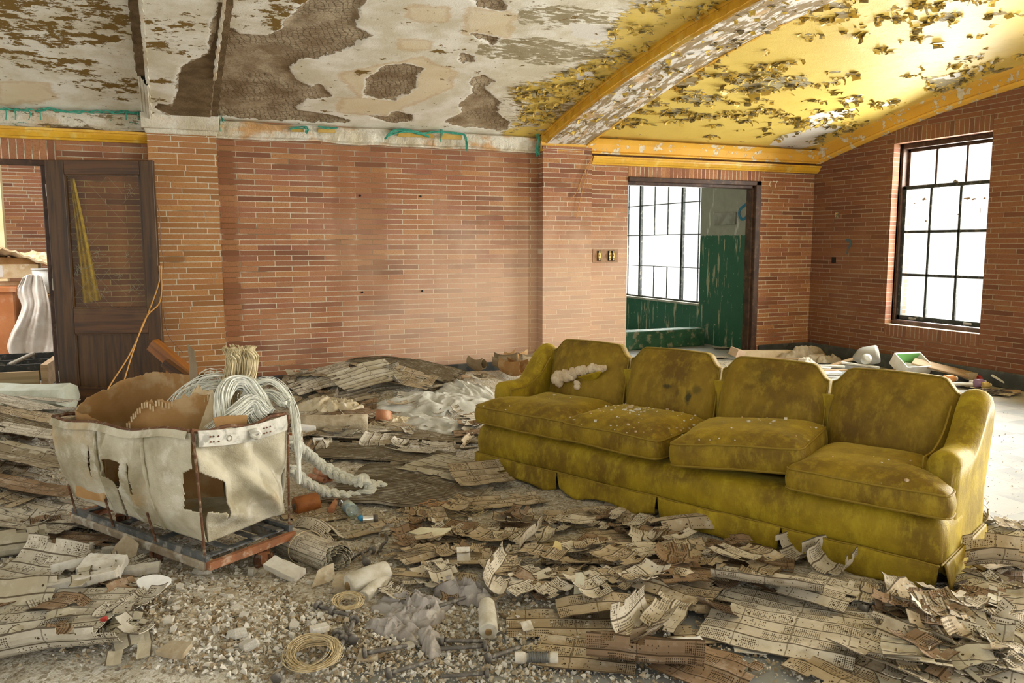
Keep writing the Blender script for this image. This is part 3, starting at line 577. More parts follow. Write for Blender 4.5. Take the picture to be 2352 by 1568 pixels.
# ------------------------------------------------------------------ doorway casing on the right and the side room seen through it
D2 = struct(empty('door_2', (6.62, 8.0, 0)))
def dpart(name, a, b, mat=MAT['frame'], par=D2, bev=.006):
    L = np.array(par.location); m = MB(); m.bb(np.array(a)-L, np.array(b)-L); o = m.build(name, mat, par); md = o.modifiers.new('bevel', 'BEVEL'); md.width = bev; return o
dpart('door_jamb', (6.62, 7.975, 0), (6.70, 8.06, 2.17)); dpart('door_jamb', (6.60, 8.02, 0), (6.66, 8.14, 2.13))
dpart('door_head', (4.83, 7.975, 2.115), (6.70, 8.06, 2.17)); dpart('door_head', (4.83, 8.02, 2.08), (6.63, 8.14, 2.13)); dpart('door_jamb', (4.815, 8.04, 0), (4.84, 8.15, 2.10))
def greenwall():
    g = G('green_dado_wall'); P = g.co(); s = g.sep(P); n = g.noise(P, 4, 6, .6); st_ = g.noise(g.map(P, scale=(14, 14, 1.6)), 1.0, 6, .65); n3 = g.noise(P, 22, 5)
    gr = g.mix(n, (.030, .115, .070), (.05, .16, .10)); gr = g.mix(g.m('MULTIPLY', g.step(st_, .57, .60), .95), gr, (.42, .40, .27)); gr = g.mix(g.step(n3, .66, .69), gr, (.45, .42, .28))
    gy = g.mix(g.noise(P, 9, 6, .7), (.42, .42, .35), (.26, .26, .21)); gy = g.mix(g.step(g.noise(g.map(P, scale=(8, 8, 2)), 1, 5), .6, .66), gy, (.6, .6, .55))
    k = g.step(g.m('ADD', s[2], g.m('MULTIPLY', g.m('SUBTRACT', n3, .5), .04)), 1.525, 1.533)
    return g.done(g.mix(k, gr, gy), .55, g.bump(n3, .3, .006))
MAT['green'] = greenwall(); MAT['greenp'] = mottled('green_painted_ledge', (.035, .125, .075), (.06, .17, .10), 7, .6, .3, .004, c3=(.42, .40, .28)); MAT['conc'] = mottled('dusty_concrete', (.52, .49, .42), (.38, .35, .28), 6, .9, .5, .01, c3=(.62, .6, .55))
sr = struct(walls('wall_side', 'y', 7.0, .2, [(8.15, 9.6, 0, 2.9), (9.6, 12.2, 0, .53), (9.6, 12.2, 2.42, 2.9), (12.2, 13.2, 0, 2.9)], MAT['green']))
m = MB(); m.bb((3.9, 13.0, 0), (7.2, 13.2, 2.9)); struct(m.build('wall_far', MAT['green']))
m = MB(); m.bb((3.7, 8.15, 0), (3.9, 13.2, 2.9)); struct(m.build('wall_inner', MAT['green'])); m = MB(); m.bb((3.7, 8.15, 2.9), (7.2, 13.2, 3.0)); struct(m.build('ceiling_side', MAT['wpc']))
m = MB(); m.bb((3.9, 9.25, 0), (6.86, 9.50, .245)); o = m.build('concrete_ledge', MAT['greenp']); md = o.modifiers.new('bevel', 'BEVEL'); md.width = .01; o['kind'] = 'structure'; o.name = 'trim_10'
m = MB(); m.bb((6.985, 9.6, .53), (7.2, 12.2, .56)); struct(m.build('trim_11', MAT['conc']))
W2 = struct(empty('window_2', (7.1, 10.9, .56))); m = MB(); m.bb((7.06, 9.60, .56), (7.12, 9.63, 2.42)); m.bb((7.06, 12.17, .56), (7.12, 12.2, 2.42)); m.bb((7.06, 9.6, 2.39), (7.12, 12.2, 2.42)); m.bb((7.06, 9.6, .56), (7.12, 12.2, .585)); bars(m, 7.09, (10.16, 11.32), (), .045, .05, 0, 0, .56, 2.42); wpart('window_frame', m, MAT['black'], W2)
m = MB(); bars(m, 7.09, (9.76, 11.70), (), .018, .02, 0, 0, .56, 2.42); m.bb((7.08, 9.6, 2.015), (7.10, 12.2, 2.030)); m.bb((7.08, 9.6, 1.545), (7.10, 12.2, 1.56)); m.bb((7.08, 9.6, 1.06), (7.10, 12.2, 1.072))
for y in (10.55, 10.92): m.bb((7.08, y-.009, .56), (7.10, y+.009, 1.07)); m.bb((7.08, y-.009, 1.55), (7.10, y+.009, 2.42))
wpart('glazing_bars', m, MAT['black'], W2); m = MB(); m.bb((7.098, 9.61, 1.56), (7.102, 12.19, 2.41)); wpart('glass_pane', m, MAT['pane'], W2, 0)
p = onx(1665, 502, 6.99); m = MB(); m.box((0, 0, 0), (.012, .46, .165)); o = m.build('vent_cover', mottled('grey_sheet_metal', (.27, .26, .22), (.42, .41, .37), 7, .5)); o.location = p; tag(o, 'grey metal plate screwed to the wall right of the side window', 'vent cover'); md = o.modifiers.new('bevel', 'BEVEL'); md.width = .003
gw = lambda *q: [onx(a, b, 6.992) for a, b in q]
m = MB()
for q, r_ in ((gw((1722, 462), (1712, 470), (1700, 480), (1697, 492), (1703, 503), (1712, 500), (1716, 488), (1719, 470)), .022), (gw((1716, 488), (1722, 500), (1730, 504)), .024)):
    V, Fc = tube(spline(q, 30), r_, 6); V = np.array(V); V[:, 0] = 6.994+(V[:, 0]-V[:, 0].mean())*.05; m.add(V, Fc)
m.build('graffiti', MAT['bluep'], sr)

# ------------------------------------------------------------------ left room beyond the left opening
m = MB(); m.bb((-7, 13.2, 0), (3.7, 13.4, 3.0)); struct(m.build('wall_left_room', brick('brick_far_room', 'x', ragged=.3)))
m = MB(); m.bb((-3.6, 11.7, 0), (-1.84, 11.85, 3.0)); struct(m.build('trim_12', mottled('cream_painted_panel', (.62, .50, .30), (.55, .42, .22), 4, .6)))
D3 = struct(empty('door_3', (-.93, 8.0, 0)))
dpart('door_jamb', (-.955, 7.99, 0), (-.90, 8.15, 2.13), MAT['frame'], D3); dpart('door_head', (-2.75, 7.985, 2.085), (-.90, 8.05, 2.135), MAT['frame'], D3)
# ------------------------------------------------------------------ the open door leaf
def woodmat(name, c1, c2, ax=2, sc=1.0, rough=.45):
    g = G(name); P = g.co(); scl = [26*sc]*3; scl[ax] = 1.3*sc; n = g.noise(g.map(P, scale=scl), 1.0, 6, .6, .6); w_ = g.noise(g.map(P, scale=[s_*3 for s_ in scl]), 1.0, 4)
    c = g.mix(g.step(n, .35, .68), c1, c2); c = g.mix(g.m('MULTIPLY', g.step(g.noise(P, 3, 5), .56, .75), .35), c, (.24, .15, .05)); return g.done(c, rough, g.bump(w_, .25, .002), spec=.4)
MAT['oak'] = woodmat('dark_oak', (.090, .040, .009), (.028, .013, .004)); MAT['oakh'] = woodmat('dark_oak_rail', (.11, .045, .012), (.032, .014, .005), 0)
DW, DH, DT = .895, 2.10, .045
D1 = struct(empty('door_1', (-.90, 7.965, .03), math.atan2(-.31, .84)))
def lp(name, a, b, mat, bev=.004):
    m = MB(); m.bb(a, b); o = m.build(name, mat, D1)
    if bev: md = o.modifiers.new('bevel', 'BEVEL'); md.width = bev
    return o
lp('stile', (0, -DT, 0), (.155, 0, DH), MAT['oak']); lp('stile', (DW-.115, -DT, 0), (DW, 0, DH), MAT['oak']); lp('rail', (.155, -DT, DH-.12), (DW-.115, 0, DH), MAT['oakh']); lp('rail', (.155, -DT, .62), (DW-.115, 0, .845), MAT['oakh']); lp('rail', (.155, -DT, 0), (DW-.115, 0, .15), MAT['oakh'])
lp('lower_panel', (.15, -.028, .14), (DW-.11, -.016, .63), MAT['oak'])
m = MB()
for z0, z1 in ((.15, .62), (.845, DH-.12)):
    a, b = .155, DW-.115; m.bb((a, -DT+.006, z0), (b, -.012, z0+.012)); m.bb((a, -DT+.006, z1-.012), (b, -.012, z1)); m.bb((a, -DT+.006, z0), (a+.012, -.012, z1)); m.bb((b-.012, -DT+.006, z0), (b, -.012, z1))
m.build('glazing_bead', MAT['oak'], D1)
gl = lp('glass_pane', (.16, -.026, .85), (DW-.12, -.020, DH-.125), MAT['dglass'], 0)
random.seed(8); m = MB(); gx0, gx1, gz0, gz1 = .165, DW-.125, .86, DH-.13
def clipseg(x, z, dx, dz, L):
    t0, t1 = 0, L
    for a, d, lo, hi in ((x, dx, gx0, gx1), (z, dz, gz0, gz1)):
        ta, tb = sorted(((lo-a)/d, (hi-a)/d)); t0, t1 = max(t0, ta), min(t1, tb)
    return (t0, t1) if t1 > t0+.02 else None
for s_ in (1, -1):
    for k in range(22):
        x = gx0-.9+k*.105 if s_ == 1 else gx0+k*.105; r_ = clipseg(x, gz0, s_*.64, .77, 3)
        if r_ and random.random() < .8:
            t = r_[0]
            while t < r_[1]:
                L = random.uniform(.08, .5); e = min(t+L, r_[1])
                if random.random() < .42: m.tube([(x+s_*.64*t, -.029, gz0+.77*t), (x+s_*.64*(t+e)/2, -.029+random.uniform(0, .001), gz0+.77*(t+e)/2), (x+s_*.64*e, -.029, gz0+.77*e)], .0007, 4)
                t = e
for x, z, r_ in ((.40, 1.32, .05), (.36, 1.22, .07), (.62, 1.30, .03), (.70, 1.85, .06), (.22, 1.18, .06), (.40, .98, .05), (.55, 1.12, .04), (.68, 1.0, .06)):
    for k in range(7): a = random.uniform(0, 6.28); b = a+random.uniform(.5, 1.4); m.tube([(x+r_*.2*math.cos(a), -.030, z+r_*.2*math.sin(a)), (x+r_*math.cos(b)*.8, -.030, z+r_*math.sin(b)*.8), (x+r_*math.cos(b+.2)*random.uniform(.8, 1.6), -.030, z+r_*math.sin(b+.2))], .0011, 4)
m.build('wire_mesh', plain('glass_wire', (.30, .30, .21), .5), D1)
m = MB()
for z in (.25, 1.05, 1.85): m.tube([(-.008, -.02, z-.05), (-.008, -.02, z+.05)], .009, 8)
m.build('hinge', MAT['steel'], D1)
# curtain behind the glass
MAT['curt'] = mottled('mustard_curtain', (.80, .66, .08), (.50, .40, .04), 25, .8, .5, .004, fine=120)
P = []
for j in range(40):
    t = j/39; z = 1.95-1.07*t; wd = .03+.125*t; xc = .175+.04*t
    for i in range(20): s_ = i/19; P.append((xc-.01+wd*s_, .035+.012*math.sin(s_*20+t*2), z+.03*s_*(1 if t > .9 else 0)))
V, Fc = sheet(P, 20, 40, .003); o = mesh('curtain', V, Fc, MAT['curt'], None, True); o.matrix_world = D1.matrix_basis.copy(); tag(o, 'narrow mustard curtain strip hanging behind the glass of the open door', 'curtain')
# cords trailing from the door edge
MAT['cord'] = plain('orange_cord', (.52, .26, .06), .6)
for k, (a, b, c, d) in enumerate((((366, 610), (362, 660), (305, 800), (243, 905)), ((371, 610), (368, 690), (330, 740), (277, 905)))):
    q = [ony(*a, 7.60), ony(*b, 7.58), ony(*c, 7.15), ony(*d, 6.85)]; q.append(np.array([q[-1][0]-.01, q[-1][1]-.02, .06])); m = MB(); m.tube(spline(q, 40), .0055, 6); o = m.build('cord', MAT['cord']); tag(o, ('orange cord across the open door, the one reaching further left', 'orange cord across the open door, the one reaching less far left')[k], 'cord')
m = MB(); m.tube(spline([ony(362, 470, 7.62), ony(367, 500, 7.62), ony(369, 560, 7.62), ony(376, 600, 7.62), ony(373, 660, 7.65), ony(383, 760, 7.7), ony(420, 810, 7.75)], 40), .003, 5); o = m.build('wire', plain('thin_brown_wire', (.16, .08, .04), .6)); tag(o, 'thin brown wire dangling along the free edge of the open door', 'wire')
m = MB(); q = ony(1362, 357, 7.85)
for a in (((1340, 400), (1325, 440), (1310, 458)), ((1345, 410), (1330, 470), (1324, 500))): m.tube(spline([q]+[ony(*b, 7.85) for b in a], 20), .0035, 5)
o = m.build('loose_wires', MAT['cord']); tag(o, 'pair of thin tan wires hanging from the end of the picture rail', 'wires')
MAT['beam'] = woodmat('varnished_brown_wood', (.34, .13, .025), (.16, .05, .010), 0, .6, .3)
def beam(name, a, b, w_, h_, mat, label, cat):
    a = np.array(a); b = np.array(b); L = np.linalg.norm(b-a); m = MB(); m.bb((0, -w_/2, -h_/2), (L, w_/2, h_/2)); o = m.build(name, mat); md = o.modifiers.new('bevel', 'BEVEL'); md.width = .005
    o.rotation_euler = Vector(tuple(b-a)).to_track_quat('X', 'Z').to_euler(); o.location = a; tag(o, label, cat); return o
beam('wooden_rail', ony(350, 790, 7.60), ony(500, 915, 7.25), .09, .11, MAT['beam'], 'long varnished brown rail leaning down from behind the open door', 'wooden rail')
beam('wooden_block', ony(378, 832, 7.2), ony(428, 869, 7.1), .07, .07, MAT['oakh'], 'short dark wood block beside the varnished rail by the door', 'wooden block')
# ------------------------------------------------------------------ sofa
def velvet(name, k=1.0, spots=(), r=1.0):
    g = G(name); P = g.co(); n = g.noise(P, 3.2, 6, .62); n2 = g.noise(g.map(P, scale=(1, 1, .5)), 8, 7, .7); n3 = g.noise(P, 130, 3)
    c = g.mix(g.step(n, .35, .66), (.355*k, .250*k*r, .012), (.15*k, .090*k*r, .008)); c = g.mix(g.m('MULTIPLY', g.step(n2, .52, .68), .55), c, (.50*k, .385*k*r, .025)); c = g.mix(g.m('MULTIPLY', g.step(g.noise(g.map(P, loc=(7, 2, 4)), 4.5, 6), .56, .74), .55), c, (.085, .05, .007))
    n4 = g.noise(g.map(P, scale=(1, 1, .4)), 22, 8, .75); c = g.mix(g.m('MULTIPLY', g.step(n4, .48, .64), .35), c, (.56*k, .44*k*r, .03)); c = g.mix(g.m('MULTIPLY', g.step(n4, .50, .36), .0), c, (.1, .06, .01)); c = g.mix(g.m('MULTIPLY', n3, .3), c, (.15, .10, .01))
    for su, sz, ru, rz, st_ in spots:
        q = g.sep(P); a = g.m('DIVIDE', g.m('SUBTRACT', q[0], su), ru); b = g.m('DIVIDE', g.m('SUBTRACT', q[2], sz), rz); d = g.m('ADD', g.m('SQRT', g.m('ADD', g.m('MULTIPLY', a, a), g.m('MULTIPLY', b, b))), g.m('MULTIPLY', g.m('SUBTRACT', g.noise(P, 40, 4), .5), 1.2))
        c = g.mix(g.m('MULTIPLY', g.m('SUBTRACT', 1.0, g.step(d, .4, 1.1)), st_), c, (.022, .024, .008))
    return g.done(c, .62, g.bump(g.m('ADD', g.m('MULTIPLY', n2, .8), g.m('MULTIPLY', n3, .25)), .5, .012), spec=.2, Sheen_Weight=.30, Sheen_Roughness=.35, Sheen_Tint=(1, .85, .25, 1))
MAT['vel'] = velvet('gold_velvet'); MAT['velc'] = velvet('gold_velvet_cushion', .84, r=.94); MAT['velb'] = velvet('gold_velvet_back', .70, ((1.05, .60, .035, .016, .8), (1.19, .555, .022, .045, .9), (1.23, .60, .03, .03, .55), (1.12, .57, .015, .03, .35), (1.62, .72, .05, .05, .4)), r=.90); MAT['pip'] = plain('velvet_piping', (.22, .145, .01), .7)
SL, SA = 2.662, math.radians(-65.75)
S = empty('sofa', (1.721, 4.624, 0), SA); tag(S, 'long four seat mustard velvet sofa with torn back amid scattered punch cards', 'sofa')
def spart(name, V, Fc, mat=None, smooth=True, mod=None): o = mesh(name, V, Fc, mat or MAT['vel'], S, smooth); return o
# front deck panel
prof = [(.10, .06), (.03, .09), (.008, .115), (-.004, .15), (-.010, .20), (-.006, .25), (.006, .285), (.035, .308), (.09, .315), (.30, .31), (.30, .06)]
def deck():
    U = np.r_[np.linspace(0, .06, 6), np.linspace(.09, SL-.09, 70), np.linspace(SL-.06, SL, 7)]; V = []
    for u in U:
        e = min(u, SL-u); k = 1 if e > .06 else math.sqrt(max(0, 1-((.06-e)/.06)**2))
        for v, z in prof:
            zz = z if z < .2 else .2+(z-.2)*(.45+.55*k); vv = v if v > .1 else .05+(v-.05)*(.5+.5*k); V.append((u, vv, zz))
    V = np.array(V); n = len(prof); V[:, 1] += .007*fbm(V*np.array([4, 4, 7]), 3, 4)*(V[:, 1] < .09); V[:, 2] -= .012*sstep(.4, 1.3, V[:, 0])*sstep(2.3, 1.3, V[:, 0])*(V[:, 2] > .25)
    Fc = [(i*n+k, (i+1)*n+k, (i+1)*n+(k+1) % n, i*n+(k+1) % n) for i in range(len(U)-1) for k in range(n)]; Fc += [tuple(range(n)), tuple(range(len(V)-1, len(V)-n-1, -1))]
    return V, Fc
spart('front_panel', *deck())
m = MB(); m.bb((.02, .25, .05), (SL-.02, .68, .30)); spart('seat_base', m.v, m.f, smooth=False)
# arms: profile of height along the depth
def arm(u0, u1, name, out):
    vs = np.r_[np.linspace(.150, .185, 5), np.linspace(.22, .66, 22), [.685]]; V = []; rows = 15
    def top(v): t = sstep(.36, .63, v); return .555+.205*t-(.02*sstep(.17, .14, v))+.0*v-.03*sstep(.64, .69, v)
    for v in vs:
        zt = float(top(np.array(v))); e = sstep(.150, .19, np.array(v)); ins = .022*(1-float(e)); wd = (u1-u0)/2-ins; uc = (u0+u1)/2; r_ = .055
        zt -= .02*(1-float(e)); q = [(-wd, .06), (-wd, .30), (-wd, zt-r_-.08), (-wd*1.03, zt-r_)]
        for k in range(7): a = math.pi-math.pi*k/6; q.append((wd*math.cos(a)*1.03, zt-r_+r_*math.sin(a)))
        q += [(wd*1.03, zt-r_), (wd, zt-r_-.08), (wd, .30), (wd, .06)]
        flare = .012*np.array([0, 0, .3, 1])
        for a, b in q: V.append((uc+a+out*.02*sstep(.35, .6, b), v, b))
    n = len(V)//len(vs); V = np.array(V); V[:, 0] += .006*fbm(V*5, 3, 3); V[:, 2] += .005*fbm(V*6+4, 3, 8)
    Fc = [(i*n+k, i*n+k+1, (i+1)*n+k+1, (i+1)*n+k) for i in range(len(vs)-1) for k in range(n-1)]; Fc += [tuple(range(n-1, -1, -1)), tuple((len(vs)-1)*n+k for k in range(n))]
    o = spart(name, V, Fc); return o
a1 = arm(0.005, .135, 'armrest', -1); a2 = arm(SL-.135, SL-.005, 'armrest', 1)
for uc in (.136, SL-.136):
    m = MB(); m.tube(spline([(uc, .17, .32), (uc, .172, .50), (uc, .20, .515), (uc, .32, .52), (uc, .46, .58), (uc, .56, .68)], 30), .0045, 6)
    m.build('arm_piping', MAT['pip'], S)
# back frame and four leaning back panels
m = MB(); m.bb((.10, .60, .08), (SL-.10, .685, .655)); spart('back_frame', m.v, m.f, smooth=False)
def backpanel(k):
    u0 = .10+k*(SL-.2)/4; u1 = u0+(SL-.2)/4; n = 26; S_ = np.linspace(-1, 1, n); nt = 24; uc, hw = (u0+u1)/2, (u1-u0)/2-.002
    def topz(s): a = abs(s); e = sstep(.70, .98, np.array(a)); return .800-.070*float(e)-.01*a*a
    Fp = []; Bp = []
    for j in range(nt):
        t = j/(nt-1)
        for s in S_:
            zt = topz(s); z = .30+(zt-.30)*t; lean = .505+(z-.30)*.22; ed = (1-abs(s)**6)*(1-max(0, (t-.0))**9); bulge = .035*(1-s*s)**.5*math.sin(min(1, t*1.05)*math.pi*.9+.15)
            Fp.append((uc+hw*s*(1-.03*(1-ed)), lean+.035*(1-ed)-bulge*ed-.02*ed, z)); Bp.append((uc+hw*s*(1-.03*(1-ed)), lean+.085, z-.002))
    N = n*nt; F1 = grid(n, nt); V = np.array(Fp+Bp); V[:N, 1] += .006*fbm(V[:N]*6+k*9, 3, k+1)
    if k == 0: d = V[:N]; q = np.exp(-(((d[:, 0]-.40)/.17)**2+((d[:, 2]-.57-.25*(d[:, 0]-.40))/.03)**2)); V[:N, 1] += .02*q
    E_ = list(range(n))+[j*n+n-1 for j in range(1, nt)]+[(nt-1)*n+i for i in range(n-2, -1, -1)]+[j*n for j in range(nt-2, 0, -1)]; L = len(E_)
    Fc = [tuple(f) for f in F1]+[tuple(N+i for i in f[::-1]) for f in F1]+[(E_[(i+1) % L], E_[i], E_[i]+N, E_[(i+1) % L]+N) for i in range(L)]
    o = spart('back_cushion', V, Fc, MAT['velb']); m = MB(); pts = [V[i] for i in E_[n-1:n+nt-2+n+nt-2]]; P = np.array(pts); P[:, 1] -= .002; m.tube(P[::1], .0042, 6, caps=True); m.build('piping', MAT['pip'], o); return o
bps = [backpanel(k) for k in range(4)]
# skirt
def skirt(u0, u1, seed, side=None, gap=.0, lift=0.0):
    nu = max(10, int((u1-u0)/.02)); nz = 9; P = []
    for j in range(nz):
        t = j/(nz-1)
        for i in range(nu):
            u = u0+(u1-u0)*i/(nu-1); wv = .009*math.sin(u*13+seed*2)+.005*math.sin(u*31+seed); curl = .03*t*t*math.exp(-((u-u0)/.05)**2)+.03*t*t*math.exp(-((u-u1)/.05)**2)
            sh = (u0+u1)/2+(u-(u0+u1)/2)*(1-.035*t*gap); z = .128-.122*t+lift*t*abs(math.sin(u*9+seed))*.03
            q = (sh, -.008-.018*t-wv*t+curl*.8, z)
            if side is not None: q = (side+(.010+.02*t+wv*t)*(1 if side > 1 else -1), u, z)
            P.append(q)
    V, Fc = sheet(P, nu, nz, .006); return V, Fc
for k in range(4): spart('skirt_panel', *skirt(k*SL/4+.004, (k+1)*SL/4-.004, k+1, gap=1.0, lift=1.0 if k < 2 else .3))
spart('skirt_panel', *skirt(.01, .67, 7, side=SL)); spart('skirt_panel', *skirt(.01, .67, 5, side=0.0))
m = MB(); m.tube([(u, -.012+.002*math.sin(u*30), .128+.002*math.sin(u*11)) for u in np.linspace(0, SL, 90)], .004, 6); m.tube([(SL+.004, v, .128) for v in np.linspace(0, .67, 20)], .004, 6); m.build('skirt_seam', MAT['pip'], S)
# torn opening with fluffy stuffing on the leftmost back panel
MAT['fluff'] = mottled('cotton_stuffing', (.74, .62, .44), (.58, .45, .29), 25, .95, .8, .01, fine=90)
m = MB(); rs = np.random.RandomState(6)
for k in range(46):
    t = k/45; u = .235+.375*t+rs.normal(0, .006); z = .545+.115*t+.020*math.sin(t*3.1)+rs.normal(0, .012*(1-.5*t)); r_ = (.036-.017*t)*rs.uniform(.7, 1.15)
    if k % 9 == 4 and t < .6: u, z, r_ = .40+rs.normal(0, .008), .535+rs.normal(0, .012), .022
    V, Fc = lathe([(.05*r_, -r_)]+[(r_*math.cos(a), r_*math.sin(a)) for a in np.linspace(-1.2, 1.2, 7)]+[(.05*r_, r_)], 12); V = np.array(V); V *= 1+.45*fbm(V*45+k*3, 3, k)[:, None]; V[:, 1] *= .7
    m.add(V+np.array([u, .478+(z-.45)*.22, z]), Fc)
o = spart('stuffing', m.v, m.f, MAT['fluff'])
V, Fc = sheet([(.40+.17*s_+.02*t, .508+.02*t*math.sin(s_*3.1)-.02*(1-t)*math.sin(s_*3.1), .585+.055*s_-.045*t*math.sin(s_*3.1)) for t in np.linspace(0, 1, 6) for s_ in np.linspace(0, 1, 16)], 16, 6, .004); spart('torn_flap', V, Fc)
MAT['ink'] = mottled('dark_green_stain', (.035, .035, .012), (.08, .06, .012), 30, .9)
# ------------------------------------------------------------------ loose seat cushions
def cushion(name, label, uc, vc, out, rz, zb, seed, h=.115, crown=.065, tilt=(0, 0), dust=0):
    outl = smooth_loop(resample(out, 88), it=2); lv = [(.02, 0), (.5, -.004), (.85, 0), (.97, .004), (.995, .012), (1.012, .03), (1.02, h*.5), (1.012, h-.03), (.998, h-.012), (.985, h-.002), (.96, h+.008), (.9, h+crown*.3), (.8, h+crown*.58), (.66, h+crown*.80), (.5, h+crown*.93), (.34, h+crown*.98), (.18, h+crown), (.03, h+crown)]
    V, Fc = puffy(outl, lv); V = np.array(V); top = V[:, 2] > h*.8; r_ = np.linalg.norm(V[:, :2], axis=1)
    V[:, 2] += np.where(top, .012*fbm(np.c_[V[:, :2]*5, np.full(len(V), seed)], 3, seed), .005*fbm(V*7, 3, seed)); V[:, :2] += .007*np.c_[fbm(V*6+seed, 3, 1), fbm(V*6+seed, 3, 2)]
    c = empty(name, (0, 0, 0)); V0 = V.copy()
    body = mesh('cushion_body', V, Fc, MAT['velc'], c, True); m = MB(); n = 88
    for lev in (4, 9): m = MB(); m.tube(V0[lev*n:(lev+1)*n]*np.array([1.004, 1.004, 1])+np.array([0, 0, .001]), .0052, 6, closed=True); m.build('piping', MAT['pip'], c)
    if dust:
        rs = np.random.RandomState(seed); m = MB(); T_ = V0[10*n:]; 
        for k in range(dust):
            p = T_[rs.randint(len(T_))]*np.array([1, 1, 1]); q = T_[np.argsort(((T_-p)**2).sum(1))[3]]; p = p+(q-p)*rs.rand(); s_ = rs.uniform(.0015, .0075)*(1+rs.rand()**6*2)
            m.box((p[0], p[1], p[2]+s_*.2), (s_*rs.uniform(.6, 1.6), s_, s_*.7), (rs.uniform(0, 3), 'Z'))
        d = m.build('plaster_flecks', MAT['wp'], c); d['kind'] = 'stuff'
    ca, sa = math.cos(SA), math.sin(SA); c.location = (1.721+uc*ca-vc*sa, 4.624+uc*sa+vc*ca, zb); c.rotation_euler = (tilt[0], tilt[1], SA+rz); tag(c, label, 'cushion', 'loose seat cushions of the sofa'); return c
w4 = SL/4; hw = w4/2-.006
cushion('seat_cushion', 'mustard velvet seat cushion at the far left end beneath the torn back', w4/2+.065, .26, [(-hw-.065, -.29), (hw, -.29), (hw, .27), (-hw+.07, .27), (-hw+.07, -.14), (-hw-.065, -.14)], 0, .315, 3, h=.112, dust=14)
cushion('seat_cushion', 'second mustard seat cushion from the left speckled with white plaster bits', w4*1.5+.03, .245, [(-hw, -.28), (hw, -.28), (hw, .27), (-hw, .27)], -.03, .318, 7, h=.112, crown=.07, dust=170)
cushion('seat_cushion', 'raised crooked mustard seat cushion, third from the left', w4*2.5+.05, .235, [(-hw, -.27), (hw*.96, -.27), (hw, .27), (-hw, .27)], .20, .345, 12, h=.125, crown=.06, tilt=(.0, -.075), dust=40)
cushion('seat_cushion', 'flattened wrinkled mustard seat cushion at the right end by the near arm', w4*3.5+.0, .26, [(-hw, -.30), (hw+.02, -.30), (hw+.02, -.16), (hw-.135, -.15), (hw-.15, .26), (-hw, .26)], .03, .315, 15, h=.105, crown=.06, dust=8)
# ------------------------------------------------------------------ lie of the debris on the floor
MOUNDS = [(1.35, 7.25, .95, .55, .25), (2.2, 6.9, .9, .7, .16), (1.1, 6.2, 1.0, .7, .08), (3.3, 7.5, .8, .4, .10), (-1.7, 6.3, .85, 1.1, .30), (-1.5, 4.9, .8, .7, .14), (-1.3, 3.9, .6, .6, .08),
          (-.15, 2.85, .55, .5, .10), (-.55, 3.55, .5, .45, .07), (.25, 2.55, .5, .35, .06), (.9, 3.1, .5, .4, .05), (1.5, 2.6, .6, .5, .045), (2.2, 2.2, .6, .5, .045), (2.9, 2.0, .5, .5, .04),
          (5.9, 6.9, 1.3, .6, .05), (6.9, 6.0, .4, 1.0, .08), (3.7, 2.4, .45, .35, .05), (1.0, 4.6, .5, .5, .04)]
def mask(x, y):
    """where debris covers the floor"""
    x = np.atleast_1d(np.asarray(x, float)); y = np.atleast_1d(np.asarray(y, float)); P = np.c_[x, y]; n = fbm(P*1.6, 3, 31)*.35
    m = np.ones(len(x))
    # clean tiles behind and right of the sofa, sparse near the right wall
    m *= 1-sstep(-.15, .15, np.minimum(np.minimum(x-(3.1+.35*(4.2-y)), 5.35-y*.82+.25*(x-4)), y-2.55+.25*(x-4))+n*.6)
    # swept dusty concrete in the foreground
    m *= 1-.9*sstep(-.2, .2, .34-np.hypot((x-.98)/1.5, (y-2.32)/.5)*.34+n*.25-.02)
    m *= 1-.9*sstep(-.2, .2, .25-np.hypot((x-1.70)/1.2, (y-2.02)/.4)*.25+n*.2-.02)
    return m
def HT(x, y):
    x = np.atleast_1d(np.asarray(x, float)); y = np.atleast_1d(np.asarray(y, float)); z = np.zeros(len(x))
    for cx, cy, rx, ry, h in MOUNDS: z += h*np.exp(-((x-cx)/rx)**2-((y-cy)/ry)**2)
    # the sofa stands straight on the floor
    u = (x-1.721)*math.cos(SA)+(y-4.624)*math.sin(SA); v = -(x-1.721)*math.sin(SA)+(y-4.624)*math.cos(SA)
    d = np.maximum(np.maximum(-u, u-SL), np.maximum(-v, v-.69)); z *= sstep(-.02, .28, d)
    return z*np.clip(mask(x, y)+.15, 0, 1)
HGX, HGY = np.arange(-5, 8.01, .03), np.arange(1, 14, .03); _a, _b = np.meshgrid(HGX, HGY); HG = HT(_a.ravel(), _b.ravel()).reshape(_a.shape)
def HGf(x, y):
    i = np.clip((np.asarray(x)+5)/.03, 0, len(HGX)-2); j = np.clip((np.asarray(y)-1)/.03, 0, len(HGY)-2); a, b = i.astype(int), j.astype(int); u, v = i-a, j-b
    return HG[b, a]*(1-u)*(1-v)+HG[b, a+1]*u*(1-v)+HG[b+1, a]*(1-u)*v+HG[b+1, a+1]*u*v
def H1(x, y): return float(HGf(x, y))
def G0(px, py, up=0.0):
    """place on the debris under a pixel"""
    d = ray(px, py); s_ = np.arange(1.5, 14, .006)[:, None]; p = np.array([0, 0, EYE])+d*s_; k = p[:, 2] <= HGf(p[:, 0], p[:, 1])+up
    return p[np.argmax(k)]
